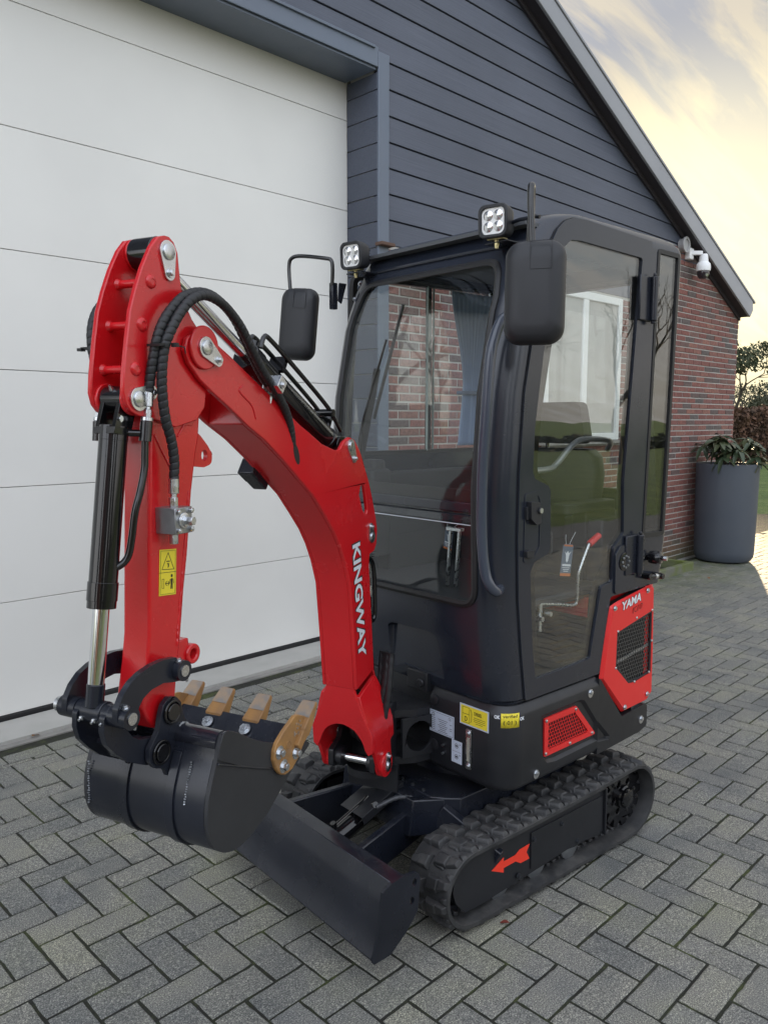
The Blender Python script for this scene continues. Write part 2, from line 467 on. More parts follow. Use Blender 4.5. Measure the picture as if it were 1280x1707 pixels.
bl = N_('ShaderNodeTexNoise'); bl.inputs['Scale'].default_value = 2.3; bl.inputs['Detail'].default_value = 8; bl.inputs['Roughness'].default_value = .65; L_(ge.outputs['Position'], bl.inputs['Vector'])
blr = ramp(N_, [(.32, (.60, .64, .70)), (.5, (1, 1, 1)), (.68, (1.14, 1.15, 1.0))]); L_(bl.outputs['Fac'], blr.inputs[0])
mu2 = N_('ShaderNodeMix'); mu2.data_type = 'RGBA'; mu2.blend_type = 'MULTIPLY'; mu2.inputs[0].default_value = 1
L_(mu.outputs[2], mu2.inputs[6]); L_(blr.outputs[0], mu2.inputs[7]); # algae on the damp strip along the wall foot
sp_ = N_('ShaderNodeSeparateXYZ'); L_(ge.outputs['Position'], sp_.inputs[0])
ay = N_('ShaderNodeMapRange'); ay.inputs[1].default_value = .15; ay.inputs[2].default_value = 1.35; L_(sp_.outputs['Y'], ay.inputs[0])
ax = N_('ShaderNodeMapRange'); ax.inputs[1].default_value = 4.5; ax.inputs[2].default_value = 7.0; L_(sp_.outputs['X'], ax.inputs[0])
an = N_('ShaderNodeTexNoise'); an.inputs['Scale'].default_value = 5; an.inputs['Detail'].default_value = 10; an.inputs['Roughness'].default_value = .75; L_(ge.outputs['Position'], an.inputs['Vector'])
ar_ = N_('ShaderNodeMapRange'); ar_.inputs[1].default_value = .35; ar_.inputs[2].default_value = .60; L_(an.outputs['Fac'], ar_.inputs[0])
a1 = N_('ShaderNodeMath'); a1.operation = 'MULTIPLY'; L_(ay.outputs[0], a1.inputs[0]); L_(ax.outputs[0], a1.inputs[1])
a2 = N_('ShaderNodeMath'); a2.operation = 'MULTIPLY'; L_(a1.outputs[0], a2.inputs[0]); L_(ar_.outputs[0], a2.inputs[1])
am = N_('ShaderNodeMix'); am.data_type = 'RGBA'; am.inputs[7].default_value = (.085, .105, .035, 1); L_(a2.outputs[0], am.inputs[0]); L_(mu2.outputs[2], am.inputs[6])
L_(am.outputs[2], b.inputs['Base Color'])
b.inputs['Roughness'].default_value = .74
bp = N_('ShaderNodeBump'); bp.inputs['Strength'].default_value = .55; bp.inputs['Distance'].default_value = .0015
L_(gr.outputs['Fac'], bp.inputs['Height']); L_(bp.outputs[0], b.inputs['Normal'])
# joint sand with moss
SAND, t, b, N_, L_ = shader('joint_sand_and_moss')
ge = N_('ShaderNodeNewGeometry'); n = N_('ShaderNodeTexNoise'); n.inputs['Scale'].default_value = 4.5; n.inputs['Detail'].default_value = 12; n.inputs['Roughness'].default_value = .82
L_(ge.outputs['Position'], n.inputs['Vector'])
r = ramp(N_, [(.44, (.018, .018, .014)), (.52, (.026, .029, .015)), (.58, (.050, .060, .018)), (.68, (.080, .100, .026))]); L_(n.outputs['Fac'], r.inputs[0]); L_(r.outputs[0], b.inputs['Base Color'])
b.inputs['Roughness'].default_value = .95
n2 = N_('ShaderNodeTexNoise'); n2.inputs['Scale'].default_value = 260; L_(ge.outputs['Position'], n2.inputs['Vector'])
bp = N_('ShaderNodeBump'); bp.inputs['Strength'].default_value = 1; bp.inputs['Distance'].default_value = .004; L_(n2.outputs['Fac'], bp.inputs['Height']); L_(bp.outputs[0], b.inputs['Normal'])
# distant paving where single stones can no longer be told apart
FARP, t, b, N_, L_ = shader('distant_paving')
ge = N_('ShaderNodeNewGeometry'); bt = N_('ShaderNodeTexBrick')
bt.inputs['Scale'].default_value = 1; bt.inputs['Brick Width'].default_value = .214; bt.inputs['Row Height'].default_value = .107; bt.inputs['Mortar Size'].default_value = .004
bt.inputs['Color1'].default_value = (.12, .124, .122, 1); bt.inputs['Color2'].default_value = (.095, .1, .1, 1); bt.inputs['Mortar'].default_value = (.03, .034, .02, 1)
L_(ge.outputs['Position'], bt.inputs['Vector']); L_(bt.outputs['Color'], b.inputs['Base Color']); b.inputs['Roughness'].default_value = .8
# grass
GRASS, t, b, N_, L_ = shader('lawn_grass')
ge = N_('ShaderNodeNewGeometry'); n = N_('ShaderNodeTexNoise'); n.inputs['Scale'].default_value = 1.2; n.inputs['Detail'].default_value = 10; n.inputs['Roughness'].default_value = .75
L_(ge.outputs['Position'], n.inputs['Vector'])
r = ramp(N_, [(.35, (.052, .090, .018)), (.5, (.088, .138, .026)), (.68, (.150, .190, .050))]); L_(n.outputs['Fac'], r.inputs[0]); L_(r.outputs[0], b.inputs['Base Color']); b.inputs['Roughness'].default_value = .9
n2 = N_('ShaderNodeTexNoise'); n2.inputs['Scale'].default_value = 60; n2.inputs['Detail'].default_value = 4; L_(ge.outputs['Position'], n2.inputs['Vector'])
bp = N_('ShaderNodeBump'); bp.inputs['Strength'].default_value = 1; bp.inputs['Distance'].default_value = .05; L_(n2.outputs['Fac'], bp.inputs['Height']); L_(bp.outputs[0], b.inputs['Normal'])
# clinker brick and mortar
BRICK, t, b, N_, L_ = shader('clinker_brick')
rv, ge = rnd_value(t, N_, L_)
base = ramp(N_, [(0, (.170, .066, .056)), (.25, (.222, .086, .068)), (.5, (.185, .080, .070)), (.72, (.250, .112, .084)), (.84, (.125, .080, .072)), (1, (.108, .094, .088))]); L_(rv, base.inputs[0])
n = N_('ShaderNodeTexNoise'); n.inputs['Scale'].default_value = 38; n.inputs['Detail'].default_value = 7; L_(ge.outputs['Position'], n.inputs['Vector'])
nr = ramp(N_, [(.3, (.62, .62, .66)), (.55, (1, 1, 1)), (.75, (1.35, 1.3, 1.3))]); L_(n.outputs['Fac'], nr.inputs[0])
mu = N_('ShaderNodeMix'); mu.data_type = 'RGBA'; mu.blend_type = 'MULTIPLY'; mu.inputs[0].default_value = 1; L_(base.outputs[0], mu.inputs[6]); L_(nr.outputs[0], mu.inputs[7])
spb = N_('ShaderNodeSeparateXYZ'); L_(ge.outputs['Position'], spb.inputs[0])
bz_ = N_('ShaderNodeMapRange'); bz_.inputs[1].default_value = .38; bz_.inputs[2].default_value = .05; bz_.inputs[3].default_value = 0; bz_.inputs[4].default_value = .8; L_(spb.outputs['Z'], bz_.inputs[0])
bm_ = N_('ShaderNodeMix'); bm_.data_type = 'RGBA'; bm_.inputs[7].default_value = (.075, .085, .040, 1); L_(bz_.outputs[0], bm_.inputs[0]); L_(mu.outputs[2], bm_.inputs[6])
L_(bm_.outputs[2], b.inputs['Base Color']); b.inputs['Roughness'].default_value = .8
bp = N_('ShaderNodeBump'); bp.inputs['Strength'].default_value = .7; bp.inputs['Distance'].default_value = .004; L_(n.outputs['Fac'], bp.inputs['Height']); L_(bp.outputs[0], b.inputs['Normal'])
MORT = mat('mortar', (.44, .43, .40), .9, bump=.8, bscale=150, bdist=.003, var=(.33, .33, .30), vscale=5)
CLAD, t, b, N_, L_ = shader('grey_cladding'); oi_ = N_('ShaderNodeObjectInfo'); rb_ = N_('ShaderNodeMapRange'); rb_.inputs[3].default_value = .92; rb_.inputs[4].default_value = 1.09; L_(oi_.outputs['Random'], rb_.inputs[0])
ge = N_('ShaderNodeNewGeometry'); mpn = N_('ShaderNodeMapping'); mpn.inputs['Scale'].default_value = (1.1, 30, 70); L_(ge.outputs['Position'], mpn.inputs[0])
n = N_('ShaderNodeTexNoise'); n.inputs['Scale'].default_value = 2.2; n.inputs['Detail'].default_value = 6; L_(mpn.outputs[0], n.inputs['Vector'])
r = ramp(N_, [(.3, (.066, .077, .106)), (.7, (.084, .096, .130))]); L_(n.outputs['Fac'], r.inputs[0])
bigv = N_('ShaderNodeTexNoise'); bigv.inputs['Scale'].default_value = .7; bigv.inputs['Detail'].default_value = 5; L_(ge.outputs['Position'], bigv.inputs['Vector'])
bigr = ramp(N_, [(.35, (.86, .87, .88)), (.65, (1.12, 1.12, 1.11))]); L_(bigv.outputs['Fac'], bigr.inputs[0])
mu = N_('ShaderNodeMix'); mu.data_type = 'RGBA'; mu.blend_type = 'MULTIPLY'; mu.inputs[0].default_value = 1; L_(r.outputs[0], mu.inputs[6]); L_(bigr.outputs[0], mu.inputs[7])
mv = N_('ShaderNodeVectorMath'); mv.operation = 'SCALE'; L_(mu.outputs[2], mv.inputs[0]); L_(rb_.outputs[0], mv.inputs['Scale']); L_(mv.outputs[0], b.inputs['Base Color'])
b.inputs['Roughness'].default_value = .5
bp = N_('ShaderNodeBump'); bp.inputs['Strength'].default_value = .35; bp.inputs['Distance'].default_value = .003; L_(n.outputs['Fac'], bp.inputs['Height']); L_(bp.outputs[0], b.inputs['Normal'])
TRIM = mat('trim_grey', (.125, .155, .205), .38, noise=.06, nscale=8, var=(.135, .158, .195), vscale=1.5)
ZN = mat('fascia_metal', (.31, .32, .34), .38, noise=.08, nscale=3, var=(.24, .25, .275), vscale=1.2)
DARKM = mat('dark_soffit', (.035, .030, .036), .6)
DOORM, t, b, N_, L_ = shader('sectional_door_white')
ge = N_('ShaderNodeNewGeometry'); mpn = N_('ShaderNodeMapping'); mpn.inputs['Scale'].default_value = (1.5, 1.5, 26); L_(ge.outputs['Position'], mpn.inputs[0])
n = N_('ShaderNodeTexNoise'); n.inputs['Scale'].default_value = 7; n.inputs['Detail'].default_value = 4; L_(mpn.outputs[0], n.inputs['Vector'])
bp = N_('ShaderNodeBump'); bp.inputs['Strength'].default_value = .10; bp.inputs['Distance'].default_value = .0015; L_(n.outputs['Fac'], bp.inputs['Height']); L_(bp.outputs[0], b.inputs['Normal'])
n3 = N_('ShaderNodeTexNoise'); n3.inputs['Scale'].default_value = .9; n3.inputs['Detail'].default_value = 6; L_(ge.outputs['Position'], n3.inputs['Vector'])
r = ramp(N_, [(.35, (.77, .765, .725)), (.65, (.84, .835, .79))]); L_(n3.outputs['Fac'], r.inputs[0]); L_(r.outputs[0], b.inputs['Base Color']); b.inputs['Roughness'].default_value = .42
CONC = mat('threshold_concrete', (.30, .285, .26), .85, bump=.5, bscale=40, bdist=.004, var=(.20, .195, .18), vscale=7, vamt=.9)
MOSSC = mat('mossy_concrete', (.15, .15, .12), .9, bump=.8, bscale=60, bdist=.006, var=(.115, .145, .030), vscale=6, vamt=1.)
PVC = mat('white_frame', (.82, .83, .82), .35)
BLIND = mat('blind_slat', (.82, .81, .77), .5)

# ---------------------------------------------------------------- ground, lawn, pavement
g = MB(); g.faces([(-400, -400, -.09), (500, -400, -.09), (500, 500, -.09), (-400, 500, -.09)], [(0, 1, 2, 3)])
obj('lawn', g, GRASS, kind='structure')
g = MB(); g.faces([(-9, -7.2, -.045), (17, -7.2, -.045), (17, -1, -.045), (11.4, 5.3, -.045), (9.4, 6, -.045), (-9, 6, -.045)], [(0, 1, 2, 3, 4, 5)])
obj('paving_bed', g, SAND, kind='structure')
A_ = .107; J = .0040      # module and half joint
camP = cam.matrix_world.translation
camI = cam.matrix_world.inverted()
def seen_px(p):
    q = camI @ Vector(p)
    if q.z > -.2: return None
    f = 1320.3
    return 640+f*q.x/-q.z, 853.5-f*q.y/-q.z, -q.z
def stone_mesh(w, h, d=.04, ch=.0035, name='paver'):
    mb = MB()
    x, y = w/2, h/2
    lo = [(-x, -y, -d), (x, -y, -d), (x, y, -d), (-x, y, -d)]; mi = [(a, b_, -ch) for a, b_, c_ in lo]
    tp = [(-x+ch, -y+ch, 0), (x-ch, -y+ch, 0), (x-ch, y-ch, 0), (-x+ch, y-ch, 0)]
    mb.faces(lo+mi+tp, [(0, 1, 5, 4), (1, 2, 6, 5), (2, 3, 7, 6), (3, 0, 4, 7), (4, 5, 9, 8), (5, 6, 10, 9), (6, 7, 11, 10), (7, 4, 8, 11), (8, 9, 10, 11)])
    return mb
def worn_stone(mb, w, h, M4, d=.03):
    """stone with slightly ragged, chipped upper edges"""
    x, y = w/2, h/2; loop = []
    for (ax, ay), (bx_, by_) in (((-x, -y), (x, -y)), ((x, -y), (x, y)), ((x, y), (-x, y)), ((-x, y), (-x, -y))):
        n = max(3, int(math.hypot(bx_-ax, by_-ay)/.022))
        for k in range(n): loop.append((ax+(bx_-ax)*k/n, ay+(by_-ay)*k/n))
    m_ = len(loop); A0, A1, A2 = [], [], []
    for k, (a, b_) in enumerate(loop):
        j = rs.uniform(-.0004, .0013); chip = .004*rs.random() if rs.random() < .07 else 0
        s1 = 1-(j+chip*.6)/min(x, y); s2 = 1-(.0042+rs.uniform(-.001, .0016)+chip)/min(x, y)
        A0.append((a, b_, -d)); A1.append((a*s1, b_*s1, -.0034-rs.uniform(0, .0012))); 
        ix = (abs(a)-(1-s2)*min(x, y))*(1 if a > 0 else -1) if abs(a) > x*.5 else a
        iy = (abs(b_)-(1-s2)*min(x, y))*(1 if b_ > 0 else -1) if abs(b_) > y*.5 else b_
        A2.append((ix, iy, rs.uniform(-.0004, .0002)))
    V = [mb.b.verts.new(M4 @ Vector(p)) for p in A0+A1+A2]
    for k in range(m_):
        j = (k+1) % m_
        mb.b.faces.new((V[k], V[j], V[m_+j], V[m_+k])); mb.b.faces.new((V[m_+k], V[m_+j], V[2*m_+j], V[2*m_+k]))
    mb.b.faces.new(V[2*m_:])
stones = []
def edge_ok(x, y):     # lawn edge beyond the corner
    return x+y*.85 < 16.0
for i in range(-40, 165):
    for j in range(-16, 52):
        k = (i-j) % 4
        if k == 0: x0, y0, x1, y1 = i*A_, -(j+1)*A_, (i+2)*A_, -j*A_
        elif k == 3: x0, y0, x1, y1 = i*A_, -(j+2)*A_, (i+1)*A_, -j*A_
        else: continue
        if x0 < 9.4:
            y1 = min(y1, 12*A_+.03)
        if y1-y0 < .03 or not edge_ok(x1, y1): continue
        if y1 > 1.6 and x0 < 9.55: continue
        stones.append((x0, y0, x1, y1))
for i in range(-20, 44):                      # one straight course along the wall
    stones.append((i*2*A_, 12*A_+.03, (i+1)*2*A_, 13*A_+.03))
rs = random.Random(3)
cand = []
for s_ in stones:
    cx, cy = (s_[0]+s_[2])/2, (s_[1]+s_[3])/2
    q = seen_px((cx, cy, 0))
    vis = 0
    if q and -25 < q[0] < 1305 and -25 < q[1] < 1730:
        vis = 1/q[2]**2
        # stones hidden under the machine or behind bucket and blade count for nothing
        u = FL.inverted() @ Vector((cx, cy, 0))
        if .78 < u.x < 2.35 and -.80 < u.y < .9: vis = 0
        if 375 < q[0] < 690 and 1235 < q[1] < 1420: vis = 0
        if 150 < q[0] < 370 and 1180 < q[1] < 1345: vis = 0
    cand.append((vis, s_))
cand.sort(key=lambda c_: -c_[0])
pv = bpy.data.objects.new('pavement', None); link(pv); pv['kind'] = 'structure'
cache = {}
joined = MB()
for n_, (vis, (x0, y0, x1, y1)) in enumerate(cand):
    w, h = x1-x0-2*J, y1-y0-2*J
    c_ = Vector(((x0+x1)/2+rs.uniform(-.0012, .0012), (y0+y1)/2+rs.uniform(-.0012, .0012), rs.uniform(-.0022, .0008)))
    rot = Euler((rs.gauss(0, .0045), rs.gauss(0, .0045), rs.gauss(0, .004)))
    if n_ < 298 and vis > 0:
        key = (round(w, 3), round(h, 3), rs.randint(0, 5))
        if key not in cache:
            mb = MB(); worn_stone(mb, w, h, I4); cache[key] = mb.mesh('paver', 0); cache[key].materials.append(PAVER)
        o = bpy.data.objects.new('paver', cache[key]); link(o, pv, Matrix.Translation(c_) @ rot.to_matrix().to_4x4())
    else:
        M4 = Matrix.Translation(c_) @ rot.to_matrix().to_4x4(); x, y = w/2, h/2; ch = .0035; d = .03
        if vis > .028: worn_stone(joined, w, h, M4); continue
        lo = [(-x, -y, -d), (x, -y, -d), (x, y, -d), (-x, y, -d)]; mi = [(a, b_, -ch) for a, b_, e_ in lo]
        tp = [(-x+ch, -y+ch, 0), (x-ch, -y+ch, 0), (x-ch, y-ch, 0), (-x+ch, y-ch, 0)]
        joined.faces([M4 @ Vector(p) for p in lo+mi+tp], [(0, 1, 5, 4), (1, 2, 6, 5), (2, 3, 7, 6), (3, 0, 4, 7), (4, 5, 9, 8), (5, 6, 10, 9), (6, 7, 11, 10), (7, 4, 8, 11), (8, 9, 10, 11)])
obj('pavers', joined, PAVER, pv, smooth=0, kind='stuff')
g = MB(); g.faces([(-32, -7.2, -.020), (-4.3, -7.2, -.020), (-4.3, 1.45, -.020), (-32, 1.45, -.020)], [(0, 1, 2, 3)])
g.faces([(-4.3, -7.2, -.018), (17, -7.2, -.018), (17, -5.56, -.018), (-9, -5.56, -.018)], [(0, 1, 2, 3)])
obj('distant_paving', g, FARP, pv)
g = MB(); g.faces([(-9, 1.35, -.0435), (9, 1.35, -.0435), (9, 1.5, -.0435), (-9, 1.5, -.0435)], [(0, 1, 2, 3)])
obj('joint_bed', g, SAND, pv)
# sand swept into the joints up to just below the chamfers
g = MB(); g.faces([(-4.4, -5.6, -.0058), (17.7, -5.6, -.0058), (17.7, -2, -.0058), (11, 5.2, -.0058), (9.45, 5.2, -.0058), (9.45, 1.50, -.0058), (-4.4, 1.50, -.0058)], [(0, 1, 2, 3, 4, 5, 6)])
obj('joint_sand', g, SAND, pv, kind='stuff')

# ---------------------------------------------------------------- barn (garage building)
barn = empty('barn', Matrix.Translation((3.08, 1.53, 0)), 'dark grey clad barn with brick gable wall and a wide pale garage door', 'barn')
YW = 1.53
SL = .450
def rake_x(z): return 4.998+(5.054-z)/SL
# mortar core of the wall and the brick returns
core = MB()
core.box((6.245, 1.53+.006+.14, 1.4), (6.31, .28, 2.85)); core.py([(7.42, 2.82), (9.395, 2.82), (9.395, 3.02), (8.42, 3.46), (7.42, 3.50)], 1.537, 1.57)                    # right of the garage door
core.px([(1.542, -.05), (1.542, .02), (1.82, .02), (1.82, -.05)], -6, 9.4)
obj('wall_core', core, MORT, barn)
g = MB(); g.py([(3.09, 2.825), (9.395, 2.825), (9.395, 3.0), (4.9, 5.08), (0.6, 7.0), (-6, 7.0), (-6, 4.0), (3.09, 4.0)], 1.575, 1.80)
obj('gable_backing', g, MORT, barn)
g = MB(); g.box((9.28, 5.5, 1.35), (.23, 7.4, 2.7)); obj('side_wall', g, MORT, barn)
# bricks in stretcher bond
BW, BH, BP, BC = .2060, .0500, .2200, .0622
bricks = []
WX0, WX1, WZ0, WZ1 = 5.13, 6.47, 1.42, 2.80       # the window opening in the brick wall
rows = int(3.46/BC)
for r_ in range(rows+1):
    z0 = .01+r_*BC
    off = (r_ % 2)*BP/2+(0.0 if r_ % 4 < 2 else .01)
    x = 3.095-off
    while x < 9.4:
        a, c_ = max(x, 3.095), min(x+BW, 9.398)
        zt = z0+BH
        if c_-a > .03 and not (zt > 2.83 and x < 7.35) and c_ < rake_x(zt)-.02:
            if not (c_ > WX0 and a < WX1 and zt > WZ0 and z0 < WZ1):
                bricks.append((a, c_, z0, zt))
            else:
                if a < WX0-.04: bricks.append((a, WX0, z0, zt))
                if c_ > WX1+.04: bricks.append((WX1, c_, z0, zt))
        x += BP
def brick_mb(mb, a, c_, z0, z1, y=1.53, dy=0.):
    x, z = (c_-a)/2, (z1-z0)/2; ch = .003
    cx, cz = (a+c_)/2, (z0+z1)/2
    ba = [(-x, .02, -z), (x, .02, -z), (x, .02, z), (-x, .02, z)]; mi = [(p, ch, q) for p, _, q in ba]
    fr_ = [(-x+ch, 0, -z+ch), (x-ch, 0, -z+ch), (x-ch, 0, z-ch), (-x+ch, 0, z-ch)]
    mb.faces([(p+cx, q+y+dy, r__+cz) for p, q, r__ in ba+mi+fr_], [(0, 1, 5, 4), (1, 2, 6, 5), (2, 3, 7, 6), (3, 0, 4, 7), (4, 5, 9, 8), (5, 6, 10, 9), (6, 7, 11, 10), (7, 4, 8, 11), (8, 9, 10, 11)])
prio = []
for b_ in bricks:
    q = seen_px(((b_[0]+b_[1])/2, 1.53, (b_[2]+b_[3])/2)); v = 0
    if q:
        if 1135 < q[0] < 1228 and 410 < q[1] < 780: v = 1
        elif 1112 < q[0] < 1150 and 780 < q[1] < 930: v = 1
        elif 610 < q[0] < 760 and 470 < q[1] < 760: v = 2
    prio.append((v, rs.random(), b_))
prio.sort(key=lambda e: (-e[0], e[1]))
bj = MB(); bc = {}
for n_, (v, _, (a, c_, z0, z1)) in enumerate(prio):
    dy = rs.uniform(-.0025, .0015)
    if n_ < 298 and v > 0:
        key = round(c_-a, 3)
        if key not in bc:
            mb = MB(); brick_mb(mb, -key/2, key/2, -BH/2, BH/2, 0); bc[key] = mb.mesh('brick', 0); bc[key].materials.append(BRICK)
        o = bpy.data.objects.new('brick', bc[key]); link(o, barn, Matrix.Translation(((a+c_)/2, 1.53+dy, (z0+z1)/2)))
    else:
        brick_mb(bj, a, c_, z0, z1, 1.53, dy)
for r_ in range(44):                       # side wall of the barn, seen edge-on: header ends at the corner
    z0 = .01+r_*BC
    bj.box((9.399, 1.53+.055+(r_ % 2)*.055, z0+BH/2), (.008, .10+(r_ % 2)*.10, BH))
obj('bricks', bj, BRICK, barn, smooth=0, kind='stuff')
# window with a blind in the brick wall
wf = MB()
wf.box((WX0+.035, 1.56, 2.11), (.07, .09, 1.38)); wf.box((WX1-.035, 1.56, 2.11), (.07, .09, 1.38)); wf.box(((WX0+WX1)/2, 1.56, 2.11), (.085, .088, 1.24))
wf.box(((WX0+WX1)/2, 1.56, 1.455), (WX1-WX0-.14, .09, .07)); wf.box(((WX0+WX1)/2, 1.56, 2.765), (WX1-WX0-.14, .09, .07))
win = obj('window_frame', wf, PVC, barn, bevel=.006)
g = MB(); g.box(((WX0+WX1)/2, 1.585, 2.11), (1.2, .006, 1.24)); obj('pane', g, GL, win)
g = MB()
for k in range(41): g.box(((WX0+WX1)/2, 1.62, 1.51+k*.0305), (1.18, .022, .0018), Matrix.Rotation(R(-32), 3, 'X'))
obj('blind', g, BLIND, win)
g = MB(); g.box(((WX0+WX1)/2, 1.60+.10, 2.15), (1.3, .01, 1.24)); obj('room_behind', g, mat('room_dim', (.25, .24, .22), .9), win)
g = MB(); g.box(((WX0+WX1)/2, 1.50, 1.403), (1.42, .12, .03)); obj('window_sill', g, CONC, barn, bevel=.004)
# cladding boards, each its own piece, lapped
bz = 2.825; BHT = .1715
n_ = 0
while bz < 7.1:
    zb, zt = bz, bz+BHT
    x0 = 3.184 if zt < 4.10 else -6
    x1 = 7.42 if zt < 3.50 else None
    mb = MB()
    xr0, xr1 = (rake_x(zb)-.0, rake_x(zt)-.0) if x1 is None else (x1, x1)
    e = .0035
    P = []
    for xx0, xx1, z_, yo in ((x0, xr0, zb+e, 1.530), (x0, xr1, zt-e, 1.538)):
        P += [(xx0, yo, z_), (xx1, yo, z_)]
    P += [(x0, 1.556, zb+e), (xr0, 1.556, zb+e), (x0, 1.556, zt-e), (xr1, 1.556, zt-e)]
    mb.faces(P, [(0, 1, 3, 2), (0, 4, 5, 1), (2, 3, 7, 6), (0, 2, 6, 4), (1, 5, 7, 3), (4, 6, 7, 5)])
    obj('cladding_board', mb, CLAD, barn, bevel=.002, seg=1, smooth=0)
    bz += BHT
# board joints show as dark slots: backing
g = MB(); g.py([(3.184, 2.83), (7.40, 2.83), (7.40, 3.52), (8.40, 3.52), (4.9, 5.08), (0.6, 7.0), (-6, 7.0), (-6, 4.02), (3.184, 4.02)], 1.560, 1.573)
obj('slot_backing', g, DARKM, barn)
# jamb of the door opening: boards across the reveal
n_ = 0; z = .05
while z < 3.93:
    zt = min(z+BHT, 3.935)
    mb = MB(); mb.box((3.086, 1.678, (z+zt)/2), (.016, .300, zt-z-.006)); obj('reveal_board', mb, CLAD, barn, bevel=.0025, seg=1, smooth=0)
    z += BHT
g = MB(); g.box((3.10, 1.68, 2.0), (.008, .30, 3.9)); obj('reveal_backing', g, DARKM, barn)
g = MB(); g.px([(1.513, .02), (1.528, .02), (1.528, 4.06), (1.513, 4.06)], 3.078, 3.181); 
obj('corner_trim', g, TRIM, barn, bevel=.003)
g = MB(); g.box((-1.46, 1.519, 4.02), (9.07, .013, .125)); g.box((-1.46, 1.508, 4.072), (9.0, .02, .018)); obj('lintel_trim', g, TRIM, barn, bevel=.003)
g = MB(); g.box((-1.46, 1.70, 3.951), (9.06, .34, .018)); obj('lintel_soffit', g, TRIM, barn, bevel=.002)
g = MB(); g.box((3.13, 1.50, 2.815), (.13, .07, .022)); obj('trim_foot', g, mat('rusty_cap', (.12, .07, .05), .8), barn, bevel=.003)
# verge of the roof
fx0, fx1 = -6.0, 9.44
def fz(x, up_): return (5.07-.4257*(x-4.74)) if up_ else (4.90-.4357*(x-4.74))
g = MB(); g.prism([(fx0, fz(fx0, 0)), (fx1-.06, fz(fx1-.06, 0)), (fx1+.02, fz(fx1, 1)-.10), (fx1, fz(fx1, 1)), (fx0, fz(fx0, 1))], lambda a, b_: (a, 1.385, b_), lambda a, b_: (a, 1.41, b_))
obj('fascia', g, ZN, barn, bevel=.004)
g = MB(); g.prism([(fx0, fz(fx0, 1)+.005), (fx1+.06, fz(fx1+.06, 1)+.005), (fx1+.06, fz(fx1+.06, 1)+.03), (fx0, fz(fx0, 1)+.03)], lambda a, b_: (a, 1.375, b_), lambda a, b_: (a, 9.2, b_))
obj('roof', g, ZN, barn, bevel=.004)
g = MB(); g.prism([(fx0, fz(fx0, 0)+.01), (fx1-.05, fz(fx1-.05, 0)+.01), (fx1-.05, fz(fx1-.05, 0)+.05), (fx0, fz(fx0, 0)+.05)], lambda a, b_: (a, 1.41, b_), lambda a, b_: (a, 9.2, b_))
obj('soffit', g, DARKM, barn)
g = MB(); g.prism([(fx0, fz(fx0, 0)-.03), (9.39, fz(9.39, 0)-.03), (9.39, fz(9.39, 0)+.02), (fx0, fz(fx0, 0)+.02)], lambda a, b_: (a, 1.505, b_), lambda a, b_: (a, 1.529, b_))
obj('verge_batten', g, DARKM, barn, bevel=.003)
# garage door: one object of its own with its panels
gd = empty('garage_door', Matrix.Translation((0, 1.84, 0)), 'wide off-white sectional garage door with smooth panels behind the excavator', 'garage door')
zs = [.047+.608*k for k in range(7)]+[4.2]
for a, c_ in zip(zs, zs[1:]):
    mb = MB(); mb.box((-1.4, 1.853, (a+c_)/2), (8.97, .04, c_-a-.0034)); obj('door_panel', mb, DOORM, gd, bevel=.002, seg=2)
g = MB(); g.box((-1.4, 1.880, 2.1), (8.97, .01, 4.1)); obj('panel_joint_backing', g, DARKM, gd)
g = MB(); g.box((-1.4, 1.85, .026), (8.97, .046, .040)); obj('bottom_seal', g, GASK, gd, bevel=.006)
g = MB(); g.prism([(1.4995, -.05), (1.4995, .001), (1.83, .012), (1.90, .012), (1.90, -.05)], lambda a, b_: (-6, a, b_), lambda a, b_: (3.079, a, b_))
obj('threshold', g, CONC, smooth=0, kind='structure')

# security camera on the brick wall
sc = empty('security_camera', Matrix.Translation((7.93, 1.53, 3.45)), 'white dome security camera with dark glass ball on the brick gable', 'security camera')
g = MB(); g.box((7.86, 1.50, 3.43), (.10, .06, .12)); g.beam((7.86, 1.49, 3.44), (7.96, 1.40, 3.44), .045, .045)
obj('wall_bracket', g, PVC, sc, bevel=.008)
g = MB(); g.lathe([(.038, .12), (.044, .10), (.050, .04), (.072, .015), (.078, -.025), (.075, -.06), (.064, -.065)], (7.98, 1.39, 3.31)); obj('housing', g, PVC, sc)
g = MB(); g.lathe([(.063, 0), (.065, -.026), (.056, -.055), (.038, -.077), (.010, -.085)], (7.98, 1.39, 3.245)); dome = obj('dome', g, mat('smoked_dome', (.02, .015, .02), .08, coat=.5), sc)
g = MB(); g.cyl((7.950, 1.345, 3.20), (7.938, 1.328, 3.196), .015); obj('lens', g, ZINC, dome)
# round wall lamp under the verge
wl = MB(); wl.cyl((7.70, 1.53, 3.50), (7.70, 1.47, 3.50), .07, n=28); wl.ring((7.70, 1.475, 3.50), (7.70, 1.455, 3.50), .085, .06)
tag(obj('wall_lamp', wl, mat('lamp_grey', (.35, .35, .35), .5), fr=I4, bevel=.003), 'small round grey wall lamp under the roof verge beside the camera', 'wall lamp')
# mossy kerb of a drain pit at the foot of the wall
g = MB()
g.box((7.0, 1.17, .03), (1.04, .06, .12)); g.box((7.49, 1.345, .03), (.06, .29, .12)); g.box((6.51, 1.345, .03), (.06, .29, .12))
k_ = obj('kerb', g, MOSSC, bevel=.006, kind='structure')

